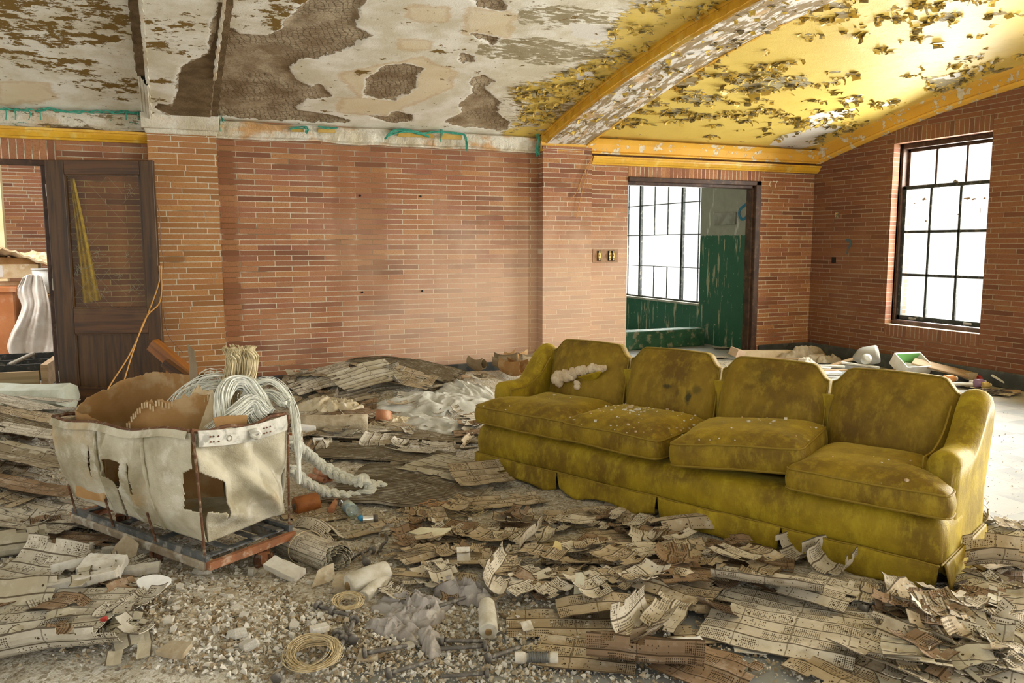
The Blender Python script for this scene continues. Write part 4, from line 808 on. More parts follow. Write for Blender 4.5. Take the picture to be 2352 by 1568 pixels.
def rubble_mat():
    g = G('plaster_dust'); P = g.co(); v1 = g.voro(g.comb(g.m('ADD', g.sep(P)[0], g.m('MULTIPLY', g.noise(P, 50, 3), .02)), g.m('ADD', g.sep(P)[1], g.m('MULTIPLY', g.noise(g.map(P, loc=(5, 5, 5)), 50, 3), .02)), 0.0), 85, out=1); v2 = g.voro(g.map(P, loc=(.3, .1, 0)), 130, out=1); n = g.noise(P, 2.4, 6, .6); n2 = g.noise(P, 110, 4, .7); n3 = g.noise(P, 9, 6, .65)
    s = g.sep(v1)[0]; s2 = g.sep(v2)[1]
    c = g.mix(g.step(n, .36, .66), (.50, .43, .31), (.68, .64, .54)); c = g.mix(g.m('MULTIPLY', g.m('GREATER_THAN', s, .70), .7), c, (.80, .78, .71)); c = g.mix(g.m('MULTIPLY', g.m('LESS_THAN', s, .22), .6), c, (.21, .155, .085)); c = g.mix(g.m('MULTIPLY', g.m('GREATER_THAN', s2, .85), .5), c, (.70, .66, .54))
    c = g.mix(g.m('MULTIPLY', g.step(n3, .54, .68), .5), c, (.24, .175, .095)); c = g.mix(g.m('MULTIPLY', n2, .35), c, (.22, .17, .10))
    h = g.m('ADD', g.m('MULTIPLY', g.voro(P, 60), .6), n2); h = g.m('ADD', h, g.m('MULTIPLY', g.voro(P, 130), .4)); return g.done(c, .95, g.bump(h, .9, .012), spec=.1)
MAT['rub'] = rubble_mat()
def ground(name, xa, xb, ya, yb, st, amp, mat):
    nx, ny = int((xb-xa)/st)+1, int((yb-ya)/st)+1; X, Y = np.meshgrid(np.linspace(xa, xb, nx), np.linspace(ya, yb, ny)); x, y = X.ravel(), Y.ravel(); m_ = mask(x, y); P = np.c_[x, y]
    z = HT(x, y)+amp*m_*(fbm(P*9, 5, 3, .6)+.25)+.012*m_-.004*(1-m_)-.018*(m_ < .25)-.006+.004*fbm(P*22, 3, 9)*m_
    o = mesh(name, np.c_[x, y, z], grid(nx, ny), mat, None, True); return o
gr = ground('plaster_dust', -3.4, 7.50, 1.45, 7.85, .028, .024, MAT['rub']); tag(gr, 'layer of crushed plaster and brown dust spread over the floor', 'rubble', kind='stuff')

# ------------------------------------------------------------------ canvas cart
CA = math.atan2(.22, .35); CC, CS = math.cos(CA), math.sin(CA); CO = np.array([.086, 3.36])
def cw(x, y, z): return np.array([CO[0]+x*CC-y*CS, CO[1]+x*CS+y*CC, z])
K = empty('canvas_cart', (CO[0], CO[1], 0), CA); tag(K, 'torn off-white canvas cart on a rusty wheeled dolly, heaped with cardboard and yarn', 'cart')
MAT['canv'] = None
def canvas():
    g = G('dirty_canvas'); P = g.co(); n = g.noise(P, 3.5, 6, .6); n2 = g.noise(P, 9, 6, .65); wv = g.noise(g.map(P, scale=(160, 160, 160)), 1.0, 2)
    c = g.mix(g.step(n, .38, .64), (.56, .52, .40), (.33, .29, .19)); c = g.mix(g.m('MULTIPLY', g.step(n2, .52, .68), .5), c, (.74, .72, .64)); c = g.mix(g.m('MULTIPLY', g.step(g.noise(g.map(P, loc=(4, 4, 1)), 2.8, 6), .54, .68), .5), c, (.44, .28, .11))
    return g.done(c, .9, g.bump(g.m('ADD', wv, g.m('MULTIPLY', n2, 1.5)), .5, .006), spec=.12)
MAT['canv'] = canvas(); MAT['rust'] = mottled('rusty_iron', (.19, .085, .04), (.10, .05, .03), 22, .8, .5, .003, c3=(.35, .28, .20), metal=.2); MAT['owood'] = mottled('orange_painted_iron', (.36, .145, .065), (.25, .11, .055), 14, .6, .4, .003, c3=(.55, .40, .28)); MAT['dustw'] = mottled('dusty_grey_timber', (.36, .31, .23), (.22, .17, .11), 10, .9, .6, .005, c3=(.55, .52, .46)); MAT['bluest'] = mottled('blue_grey_strap', (.155, .165, .165), (.085, .09, .09), 14, .5, .3, .002, c3=(.40, .38, .33), metal=.3); MAT['leather'] = mottled('grey_leather_strip', (.70, .68, .60), (.45, .43, .36), 12, .7, .3, .003, c3=(.25, .24, .20))
def inpoly(px_, py_, poly):
    c = False; n = len(poly)
    for i in range(n):
        a, b = poly[i], poly[i-1]
        if (a[1] > py_) != (b[1] > py_) and px_ < (b[0]-a[0])*(py_-a[1])/(b[1]-a[1])+a[0]: c = not c
    return c
def cpanel(name, A, B, A2, B2, out, nx, nz, bulge, holes, seed, folds=()):
    """canvas between rim A-B and foot A2-B2, (s, t) grid; out = outward direction in plan"""
    A, B, A2, B2 = map(lambda q: np.array(q, float), (A, B, A2, B2)); V = []; 
    for j in range(nz):
        t = j/(nz-1)
        for i in range(nx):
            s_ = i/(nx-1); top = A+(B-A)*s_; top[2] -= .018*math.sin(s_*math.pi)+.008*math.sin(s_*13); bot = A2+(B2-A2)*s_; p = top+(bot-top)*t
            b = bulge*math.sin(math.pi*t**.9)*(.5+.5*abs(math.sin(s_*math.pi*2.9+.2)))
            for (fs, ft, fw, fh, fa, fd) in folds:
                ds, dt = s_-fs, t-ft; a = ds*math.cos(fa)+dt*math.sin(fa); q = -ds*math.sin(fa)+dt*math.cos(fa); b += fd*math.exp(-(a/fw)**2-(q/fh)**2)
            p[0] += out[0]*b; p[1] += out[1]*b; V.append(p)
    V = np.array(V); nn = .008*fbm(V*6+seed, 4, seed)+.003*fbm(V*22, 3, seed); V[:, 0] += out[0]*nn; V[:, 1] += out[1]*nn
    Fc = [f for k, f in enumerate(grid(nx, nz)) if not any(inpoly(((k % (nx-1))+.5)/(nx-1), ((k//(nx-1))+.5)/(nz-1), h) for h in holes)]
    o = mesh(name, V, Fc, MAT['canv'], K, True); md = o.modifiers.new('solid', 'SOLIDIFY'); md.thickness = .004; md.offset = 0; return o
NL, NR, FL, FR = (-.02, .03, .685), (.43, .01, .675), (-.085, 1.0, .635), (.42, 1.02, .63)
bNL, bNR, bFL, bFR = (.045, .05, .205), (.42, .05, .225), (.0, 1.02, .23), (.40, 1.0, .24)
def lpx(*pts):
    out = []
    for x, y in pts:
        t = .5
        for _ in range(6): xl = 120+45*t; xr = 435+45*t; s_ = (x-xl)/(xr-xl); yt = 960+35*s_; yb = 1160+85*s_; t = (y-yt)/(yb-yt)
        out.append((s_*1.2/(1+.2*s_), t))
    return out
cpanel('canvas_side', FL, NL, bFL, bNL, (-1, 0), 170, 80, .045, [lpx((233, 1042), (292, 1053), (289, 1078), (292, 1106), (285, 1122), (262, 1088)), lpx((304, 1052), (311, 1062), (326, 1098), (329, 1128), (322, 1126), (309, 1096)), lpx((282, 1122), (288, 1122), (290, 1215), (286, 1238), (283, 1215)), [(.955, .36), (1.01, .30), (1.01, .72), (.93, .69), (.945, .55)], lpx((208, 1018), (214, 1040), (220, 1100), (213, 1070))], 3,
       folds=((.42, .45, .02, .5, .1, .03), (.62, .5, .03, .5, .1, .03), (.85, .75, .12, .2, 0, .02)))
def npx(*pts): return [((x-435)/215.0, (y-(995-40*(x-435)/215.0))/(245.0)) for x, y in pts]
cpanel('canvas_end', NL, NR, bNL, bNR, (0, -1), 90, 80, .03, [npx((434, 1080), (455, 1088), (470, 1092), (487, 1102), (488, 1140), (484, 1165), (478, 1192), (474, 1170), (434, 1168))], 5, folds=((.35, .35, .40, .08, .75, -.07), (.62, .62, .45, .07, .80, .085), (.80, .42, .35, .07, .9, -.055), (.25, .78, .3, .08, .4, .04)))
cpanel('canvas_side', FR, NR, bFR, bNR, (1, 0), 60, 30, .03, [], 7); cpanel('canvas_end', FL, FR, bFL, bFR, (0, 1), 40, 30, .02, [], 9)
cpanel('canvas_floor', (.02, 1.0, .235), (.05, .05, .215), (.40, .98, .24), (.42, .05, .23), (0, 0), 20, 10, 0, [], 4)
def kp(name, mat, fn, par=K): m = MB(); fn(m); return m.build(name, mat, par)
def rimline(A, B): return [np.array(A)+(np.array(B)-np.array(A))*s_+np.array([0, 0, -.018*math.sin(s_*math.pi)-.008*math.sin(s_*13)+.004]) for s_ in np.linspace(0, 1, 24)]
for nm, A, B in (('rim_rod', FL, NL), ('rim_rod', NL, NR), ('rim_rod', NR, FR), ('rim_rod', FR, FL)): kp(nm, MAT['rust'], lambda m: m.tube(rimline(A, B), .0085, 8))
V, Fc = sheet([np.array(NL)+(np.array(NR)-np.array(NL))*(.03+.94*s_)+np.array([.0, -.022-.004*math.sin(t*3), .004-.065*t-.018*math.sin(s_*math.pi)]) for t in np.linspace(0, 1, 5) for s_ in np.linspace(0, 1, 24)], 24, 5, .005); mesh('leather_strip', V, Fc, MAT['leather'], K)
V, Fc = sheet([np.array(FL)+(np.array(NL)-np.array(FL))*s_+np.array([-.010-.012*t, .0, .004-.03*t-.018*math.sin(s_*math.pi)-.008*math.sin(s_*13)]) for t in np.linspace(0, 1, 4) for s_ in np.linspace(.01, .99, 40)], 40, 4, .003); mesh('canvas_hem', V, Fc, MAT['canv'], K)
def grom(s_, r_): p = np.array(NL)+(np.array(NR)-np.array(NL))*s_+np.array([0, -.029, -.032-.018*math.sin(s_*math.pi)]); return p
kp('grommet', MAT['steel'], lambda m: m.tube([grom(.33, 0)+np.array([.011*math.cos(a), 0, .011*math.sin(a)]) for a in np.linspace(0, 6.28, 15)[:-1]], .004, 6, closed=True))
for s_ in (.14, .17, .22, .70, .73, .77):
    for dz in (.012, -.010): kp('rivet', MAT['rust'], lambda m: m.tube([grom(s_, 0)+np.array([0, 0, dz]), grom(s_, 0)+np.array([0, -.004, dz])], .0038, 8))
kp('knotted_rag', MAT['leather'], lambda m: m.tube(spline([grom(.58, 0)+np.array(q) for q in ((-.02, -.004, .01), (0, -.02, .018), (.02, -.018, 0), (.0, -.024, -.014), (-.015, -.01, 0), (.01, -.02, .01))], 30), .009, 7))
for k, (a, b, q) in enumerate((((-.02, .02, .69), (-.005, .0, .15), -.004), ((-.045, .335, .30), (-.01, .34, .16), 0), ((-.045, .665, .30), (-.012, .67, .16), 0), ((-.03, 1.02, .3), (-.01, 1.0, .16), 0), ((.435, .0, .675), (.42, .0, .16), 0), ((.43, .5, .64), (.42, .5, .16), 0), ((.42, 1.03, .63), (.42, 1.02, .16), 0))):
    a, b = np.array(a), np.array(b); mid = (a+b)/2+np.array([q, q*2, 0]); kp('frame_rod', MAT['rust'], lambda m: m.tube(spline([a, mid, b], 14), .0052, 7))
def seam(y0, y1, nm='canvas_seam'):
    P = []
    for t in np.linspace(0, 1, 22):
        f = (y0+(y1-y0)*t); s_ = (1.0-f)/.97; A_ = np.array(FL)+(np.array(NL)-np.array(FL))*s_; B_ = np.array(bFL)+(np.array(bNL)-np.array(bFL))*s_; b_ = .045*math.sin(math.pi*t**.9)*(.5+.5*abs(math.sin(s_*math.pi*2.9+.2))); q = A_+(B_-A_)*t; q[0] -= b_+.008; q[2] -= .02*(1-t); P.append(q)
    kp(nm, MAT['canv'], lambda m: m.tube(P, [.0075+.002*math.sin(i*1.7) for i in range(22)], 7))
seam(.335, .30); seam(.665, .66)
# dolly
kp('front_bar', MAT['owood'], lambda m: m.bb((-.005, -.03, .118), (.435, -.005, .150))); kp('side_bar', MAT['dustw'], lambda m: m.bb((-.02, -.005, .112), (.035, 1.04, .150))); kp('side_bar', MAT['dustw'], lambda m: m.bb((.39, -.005, .10), (.44, 1.04, .150))); kp('rear_bar', MAT['owood'], lambda m: m.bb((-.005, 1.04, .105), (.435, 1.07, .15)))
for o_ in list(K.children)[-4:]: md = o_.modifiers.new('bevel', 'BEVEL'); md.width = .006
for y in (.02, .36, .68, .98): kp('cross_strap', MAT['bluest'], lambda m: m.bb((.0, y, .152), (.42, y+.035, .160)))
for x in (.10, .24, .36): kp('long_strap', MAT['bluest'], lambda m: m.bb((x, .0, .162), (x+.03, 1.02, .168)))
for x in (-.01, .41): kp('rail_strip', MAT['bluest'], lambda m: m.bb((x, -.01, .150), (x+.02, 1.04, .178)))
for cx_, cy_, a in ((.28, .0, -.63), (.05, .44, 1.3), (.37, .62, .2), (.2, .98, .8)):
    c = empty('caster', (cx_, cy_, 0), a); c.parent = K; kp('wheel', MAT['rust'], lambda m: m.add(*(lambda V, F: (np.array(V)+np.array([0, 0, .060]), F))(*lathe([(.012, -.018), (.038, -.017), (.046, -.010), (.046, .010), (.038, .017), (.012, .018)], 24, 'y'))), c)
    kp('hub', MAT['steel'], lambda m: m.add(*(lambda V, F: (np.array(V)+np.array([0, 0, .060]), F))(*lathe([(.010, -.024), (.013, -.024), (.013, .024), (.010, .024)], 12, 'y'))), c)
    kp('fork', MAT['owood'], lambda m: (m.bb((-.014, -.026, .055), (.014, -.021, .105)), m.bb((-.014, .021, .055), (.014, .026, .105)), m.bb((-.025, -.026, .096), (.025, .026, .104))), c)
# what the cart carries
MAT['card'] = mottled('brown_cardboard', (.42, .245, .10), (.33, .18, .065), 5, .9, .2, .003, c3=(.50, .36, .20)); MAT['cardw'] = mottled('faded_cardboard', (.62, .50, .32), (.50, .36, .19), 8, .9, .4, .004, c3=(.70, .62, .46)); MAT['cardd'] = mottled('grey_brown_cardboard', (.30, .235, .15), (.22, .16, .09), 6, .9, .3, .004)
def cardsheet(name, pts, tops, bots, mat, label, cat='cardboard', corr=False, n=60, rag=.012, seed=1, nz=10, th=.005, parent=None):
    P = spline([cw(*p, 0) for p in pts], n) if parent is None else spline(pts, n); s_ = np.linspace(0, 1, n); tz = np.interp(s_, np.linspace(0, 1, len(tops)), tops)+rag*fbm(np.c_[s_*25, s_*0], 4, seed); bz = np.interp(s_, np.linspace(0, 1, len(bots)), bots); V = []
    for j in range(nz):
        t = j/(nz-1)
        for i in range(n): V.append((P[i][0]+.010*math.sin(3*t+i*.07), P[i][1]+.012*math.sin(2.3*t+i*.11), tz[i]+(bz[i]-tz[i])*t))
    V, Fc = sheet(V, n, nz, th); loc = V.mean(0); loc[2] = V[:, 2].min(); o = mesh(name, V-loc, Fc, mat, loc=loc); tag(o, label, cat)
    if corr:
        m = MB()
        for i in range(0, n-1, 2): m.tube([np.array([P[i][0]-.004, P[i][1]-.008, tz[i]-.004-k*.012])-loc for k in range(3)], .0035, 5)
        m.build('corrugation', MAT['cardw'], o)
    return o
cardsheet('cardboard_box', [(-.03, .70), (-.03, .93), (.12, .965), (.33, .95), (.385, .80), (.385, .45)], [.64, .66, .70, .76, .79, .80, .82], [.27]*3, MAT['card'], 'soft brown cardboard box collapsed inside the far end of the canvas cart', n=90, rag=.018)
cardsheet('cardboard_sheet', [(.0, .52), (.06, .44), (.16, .36), (.27, .26)], [.66, .74, .745, .77, .76], [.30]*2, MAT['card'], 'torn corrugated brown cardboard sheet standing in the middle of the canvas cart', corr=True, seed=5, rag=.022)
cardsheet('cardboard_scrap', [(.17, .34), (.21, .30), (.27, .24)], [.74, .81, .79, .72], [.5]*2, MAT['cardw'], 'pale torn cardboard scrap rising beside the yarn in the canvas cart', seed=9, n=30, rag=.03)
cardsheet('cardboard_scrap', [(.14, .12), (.20, .10), (.27, .08)], [.70, .70, .69], [.60]*2, MAT['card'], 'small brown card scrap behind the leather strip of the cart', seed=10, n=20, rag=.004)
cardsheet('cardboard_square', [(.32, .50), (.36, .62)], [.93, .95], [.6]*2, MAT['cardd'], 'square grey-brown card leaning left of the upright yarn tufts', seed=10, n=12, rag=.004)
cardsheet('cardboard_square', [(.50, .52), (.56, .40)], [.93, .90], [.3]*2, MAT['cardd'], 'square grey-brown card leaning right of the upright yarn tufts', seed=10, n=12, rag=.004)
MAT['yarn'] = mottled('silvery_white_yarn', (.86, .87, .80), (.74, .75, .66), 30, .6, .3, .002, spec=.3); MAT['yarnc'] = mottled('cream_yarn', (.70, .60, .38), (.56, .46, .26), 30, .6, .3, .002)
def hank(name, path, r, nf, label, mat, seed=1, spread=1.0, fr=.0022, cat='yarn', cwf=True, n=26, fray=0.0, flat=1.0, twist=1.5):
    rs = np.random.RandomState(seed); C_ = spline([cw(*p) if cwf else np.array(p, float) for p in path], n); T_ = np.gradient(C_, axis=0); T_ /= np.linalg.norm(T_, axis=1, keepdims=True)
    A_ = np.cross(T_, np.array([0, 0, 1.0])); A_ /= np.maximum(np.linalg.norm(A_, axis=1, keepdims=True), .15); B_ = np.cross(T_, A_); m = MB(); loc = C_.mean(0); loc[2] = C_[:, 2].min()-r
    m.tube(C_-loc, [r*.72*(1 if 0 < i < n-1 else .3) for i in range(n)], 10)
    for k in range(nf):
        a0 = rs.uniform(0, 6.28); rr = r*math.sqrt(rs.uniform(.5, 1.0)); tw = rs.uniform(-twist, twist); t = np.linspace(0, 1, n); fr_ = 1+spread*.25*np.sin(t*rs.uniform(3, 9)+rs.uniform(0, 6))+fray*rs.rand()*(t**3+(1-t)**3*.6)
        a = a0+tw*t; Q = C_+(A_*np.cos(a)[:, None]+B_*np.sin(a)[:, None]*flat)*(rr*fr_)[:, None]; m.tube(Q-loc, fr*rs.uniform(.6, 1.4), 4, caps=False)
    o = m.build(name, mat); o.location = loc; tag(o, label, cat); return o
hank('yarn_hank', [(.22, .16, .62), (.26, .22, .74), (.33, .25, .80), (.39, .22, .80), (.41, .16, .74), (.41, .10, .68)], .030, 120, 'arched hank of silvery yarn over the near right of the cart', MAT['yarn'], 2)
hank('yarn_hank', [(.20, .20, .60), (.26, .14, .68), (.34, .14, .72), (.38, .12, .66)], .032, 90, 'lower bunch of silvery yarn behind the leather strip', MAT['yarn'], 3, fray=1.5)
hank('yarn_hank', [(.40, .40, .62), (.42, .38, .78), (.43, .36, .90), (.425, .35, .95)], .028, 80, 'upright cream yarn tuft, the left of the pair in the cart', MAT['yarnc'], 4, fray=.8)
hank('yarn_hank', [(.46, .34, .62), (.48, .32, .78), (.50, .33, .90), (.505, .33, .95)], .028, 80, 'upright cream yarn tuft, the right of the pair in the cart', MAT['yarnc'], 5, fray=.8)
hank('yarn_hank', [(.43, .30, .72), (.46, .22, .735), (.49, .15, .735), (.47, .05, .715)], .022, 60, 'white yarn roll lying over the right rim of the cart', MAT['yarn'], 6)
hank('yarn_hank', [(.28, .55, .62), (.33, .50, .72), (.38, .45, .76), (.42, .48, .70)], .05, 120, 'tangled white yarn heap at the back of the cart', MAT['yarn'], 8, fray=2.0, spread=2.5)
hank('yarn_strands', [(.42, .25, .78), (.50, .18, .80), (.54, .10, .70), (.50, .02, .55), (.49, .0, .35)], .012, 30, 'loose white threads hanging down the right corner of the cart', MAT['yarn'], 9, spread=4, fr=.0014, twist=3)
# braided rope of yarn, two runs on the floor
def braid(name, path, r, label, seed=1, nper=.16):
    C_ = spline(path, 150); L = np.r_[0, np.cumsum(np.linalg.norm(np.diff(C_, axis=0), axis=1))]; T_ = np.gradient(C_, axis=0); T_ /= np.linalg.norm(T_, axis=1, keepdims=True)
    A_ = np.cross(T_, np.array([0, 0, 1.0])); A_ /= np.linalg.norm(A_, axis=1, keepdims=True); B_ = np.cross(A_, T_); loc = C_.mean(0); loc[2] = 0; e = empty(name, loc); rs = np.random.RandomState(seed)
    for k in range(3):
        ph = 2*math.pi*k/3+2*math.pi*L/nper; Q = C_+A_*(np.sin(ph)*r*1.25)[:, None]+B_*(np.sin(2*ph)*r*.75)[:, None]; m = MB(); m.tube(Q-loc, r*.80, 9)
        Tq = np.gradient(Q, axis=0); Tq /= np.linalg.norm(Tq, axis=1, keepdims=True); Aq = np.cross(Tq, np.array([0, 0, 1.0])); Aq /= np.maximum(np.linalg.norm(Aq, axis=1, keepdims=True), .2); Bq = np.cross(Tq, Aq)
        for f in range(13): a = 6.28*f/13+.5*np.sin(L*9+f); m.tube(Q-loc+(Aq*np.cos(a)[:, None]+Bq*np.sin(a)[:, None])*r*.80, .0022*rs.uniform(.7, 1.4), 4, caps=False)
        m.build('strand', MAT['yarn'], e, smooth=True)
    tag(e, label, 'rope', 'braided yarn beside the cart'); return e
braid('braided_yarn', [onz(664, 1008, .35), onz(690, 1030, .28), onz(730, 1062, .16), onz(775, 1090, .10), onz(815, 1106, .08), onz(850, 1115, .07), onz(886, 1118, .06)], .019, 'upper braid of white yarn trailing from the cart to a frayed tip', 2)
braid('braided_yarn', [onz(668, 1075, .25), onz(700, 1105, .16), onz(745, 1128, .08), onz(790, 1140, .06), onz(830, 1136, .06), onz(852, 1118, .10), onz(832, 1100, .14), onz(818, 1112, .12)], .018, 'lower braid of white yarn looping on the floor beside the cart', 3)
# ------------------------------------------------------------------ punch card sheets
def cardmat(name, c1, c2, c3, dens=.5, dust=.35, holes=True, ht=.0065, hr=8.0):
    g = G(name); P = g.co(); uv = g.sep(g.co('UV')); U, Vv = uv[0], uv[1]; fV = g.m('FRACT', Vv); row = g.m('FLOOR', Vv); r_ = g.rnd(); P2 = g.map(P, loc=(3, 3, 3))
    n = g.noise(P, 5, 5, .6); n2 = g.noise(P, 38, 5, .7); wr = g.n('TexWhiteNoise', {'Vector': g.comb(row, g.m('MULTIPLY', r_, 91.0), 0)}, noise_dimensions='3D').outputs[0]
    c = g.mix(g.step(n, .34, .66), c1, c2); c = g.mix(g.m('MULTIPLY', wr, .40), c, c3); c = g.mix(g.m('MULTIPLY', g.m('FRACT', g.m('MULTIPLY', r_, 7.31)), .45), c, c2)
    c = g.mix(g.m('MULTIPLY', g.step(g.noise(P2, 7, 5), .52, .7), .6), c, (c3[0]*.55, c3[1]*.5, c3[2]*.42))
    if dust: c = g.mix(g.m('MULTIPLY', g.step(g.noise(P2, 11, 7, .7), .50, .66), dust), c, (.72, .68, .58))
    edge = g.m('MAXIMUM', g.m('LESS_THAN', fV, .06), g.m('GREATER_THAN', fV, .955)); lace = None
    for u0 in (.030, .215, .40):
        k = g.m('LESS_THAN', g.m('ABSOLUTE', g.m('SUBTRACT', U, g.m('ADD', u0, g.m('MULTIPLY', g.m('SUBTRACT', n2, .5), .010)))), .0022); lace = k if lace is None else g.m('MAXIMUM', lace, k)
    cu, cv = g.m('FLOOR', g.m('DIVIDE', U, ht)), g.m('FLOOR', g.m('MULTIPLY', Vv, hr)); du = g.m('SUBTRACT', g.m('FRACT', g.m('DIVIDE', U, ht)), .5); dv = g.m('SUBTRACT', g.m('FRACT', g.m('MULTIPLY', Vv, hr)), .5)
    dd = g.m('SQRT', g.m('ADD', g.m('MULTIPLY', du, du), g.m('MULTIPLY', dv, dv))); inside = g.m('LESS_THAN', dd, .34)
    w1 = g.n('TexWhiteNoise', {'Vector': g.comb(cu, cv, row)}, noise_dimensions='3D').outputs[0]; w2 = g.n('TexWhiteNoise', {'Vector': g.comb(g.m('FLOOR', g.m('DIVIDE', U, .062)), row, 5.0)}, noise_dimensions='3D').outputs[0]; w3 = g.n('TexWhiteNoise', {'Vector': g.comb(cu, 2.0, row)}, noise_dimensions='3D').outputs[0]
    gate = g.m('LESS_THAN', g.m('ADD', g.m('MULTIPLY', w1, .6), g.m('MULTIPLY', w3, .4)), g.m('MULTIPLY', w2, dens*1.9)); mar = g.m('LESS_THAN', g.m('ABSOLUTE', g.m('SUBTRACT', fV, .5)), .37)
    hole = g.m('MULTIPLY', g.m('MULTIPLY', inside, gate), mar)
    big = None
    for u0 in (.045, .23, .385):
        a = g.m('SUBTRACT', U, u0); b = g.m('MULTIPLY', g.m('SUBTRACT', fV, .5), .068); k = g.m('LESS_THAN', g.m('SQRT', g.m('ADD', g.m('MULTIPLY', a, a), g.m('MULTIPLY', b, b))), .0048); big = k if big is None else g.m('MAXIMUM', big, k)
    dk = g.m('MAXIMUM', g.m('MAXIMUM', g.m('MULTIPLY', edge, .85), g.m('MULTIPLY', lace, .6)), big)
    if holes: dk = g.m('MAXIMUM', dk, g.m('MULTIPLY', hole, .92))
    c = g.mix(dk, c, (.045, .028, .012)); c = g.mix(g.m('MULTIPLY', n2, .25), c, (c3[0]*.5, c3[1]*.45, c3[2]*.4))
    return g.done(c, .88, g.bump(g.m('SUBTRACT', g.m('MULTIPLY', n2, .6), dk), .45, .003), spec=.12)
MAT['cA'] = cardmat('punch_card_tan', (.52, .44, .31), (.42, .34, .22), (.28, .20, .115), .55, .42)
MAT['cB'] = cardmat('punch_card_pale', (.72, .67, .56), (.56, .51, .40), (.38, .31, .21), .55, .5)
MAT['cC'] = cardmat('punch_card_brown', (.34, .235, .145), (.26, .175, .105), (.17, .11, .06), .6, .28)
MAT['cD'] = cardmat('punch_card_dusty', (.66, .63, .55), (.50, .46, .37), (.33, .28, .19), .38, .9)
MAT['cE'] = cardmat('punch_card_stained_dark', (.38, .33, .24), (.28, .23, .15), (.16, .125, .075), .0, .55, holes=False)
MAT['cF'] = cardmat('punch_card_blank_grey', (.55, .53, .44), (.42, .38, .27), (.30, .24, .15), .0, .4, holes=False)
def card_sheet(pos, ang, wid, n, mat, seed, label=None, group=None, wave=.10, c0=0, c1=0, n0=3, n1=3, up=.012, sag=.0, per=.068, zig=.0035, tear=.12, nu=9, name='punch_card_sheet', cat='punch cards', flat=False, side=0.0, lift=0.0, shear=0.0):
    """laced strip of cards: wid = card length, n cards along the chain, curled by c0/c1 radians per card at its ends"""
    rs = np.random.RandomState(seed); sub = 3; N = n*sub+1; a = np.cumsum(rs.normal(0, wave, N))*.35; a -= a.mean(); a = np.clip(a, -.45, .45); i0 = n0*sub; i1 = n1*sub
    for k in range(N):
        if k < i0: a[k] -= c0/sub*(i0-k)
        if N-1-k < i1: a[k] += c1/sub*(i1-(N-1-k))
    st_ = per/sub; X = np.zeros(N); Z = np.zeros(N); c_ = N//2
    for k in range(c_+1, N): X[k] = X[k-1]+st_*math.cos(a[k]); Z[k] = Z[k-1]+st_*math.sin(a[k])
    for k in range(c_-1, -1, -1): X[k] = X[k+1]-st_*math.cos(a[k]); Z[k] = Z[k+1]-st_*math.sin(a[k])
    mid = slice(max(0, c_-2*sub), c_+2*sub); Z -= np.linspace(0, 0, N)+np.median(Z[mid]); V = []; UV = []; ph = rs.uniform(0, 6.28)
    yy = np.linspace(-.5, .5, nu)
    for k in range(N):
        zz = zig*(1 if k % sub == 0 else -.3)
        for y in yy:
            V.append((X[k]+shear*y*wid+.004*math.sin(y*9+ph), y*wid, Z[k]+zz+sag*(4*y*y)+side*(y+.5)*wid*abs(X[k]/max(abs(X).max(), .01)))); UV.append(((y+.5)*wid, k/sub+1e-4))
    V = np.array(V); V[:, 2] += .008*fbm(V[:, :2]*9+seed, 3, seed % 50); V[:, :2] += .005*np.c_[fbm(V*12+seed, 2, 1), fbm(V*12, 2, seed % 30)]
    V = rotz(V, ang); cx, cy = pos[0], pos[1]; hc = H1(cx, cy); wx_, wy_ = V[:, 0]+cx, V[:, 1]+cy; ht_ = HGf(wx_, wy_)
    Zw = (hc if flat else ht_)+up+V[:, 2]; Zw = np.maximum(Zw, ht_+.004+.004*rs.rand()+.25*up); Zw += lift*0
    Fc = []
    for f_i, f in enumerate(grid(nu, N)):
        j, i = divmod(f_i, nu-1); e = j in (0, N-2) or i in (0, nu-2)
        if e and rs.rand() < tear: continue
        Fc.append(f)
    used = sorted({i for f in Fc for i in f}); mp = {u: q for q, u in enumerate(used)}; Fc = [tuple(mp[i] for i in f) for f in Fc]
    loc = np.array([cx, cy, float(Zw.min())]); Vw = np.c_[wx_, wy_, Zw]-loc
    o = mesh(name, Vw[used], Fc, mat, loc=loc, uv=np.array(UV)[used], smooth=False); md = o.modifiers.new('solid', 'SOLIDIFY'); md.thickness = .0024; md.offset = -1
    if label: tag(o, label, cat, group)
    return o
AR = -YAW   # angle of the picture's horizontal in plan
def S_(px, py, rot, wid, n, mat, seed, label, **k):
    p = G0(px, py); return card_sheet(p[:2], math.radians(rot)+AR+math.pi/2, wid, n, MAT[mat], seed, label, **k)
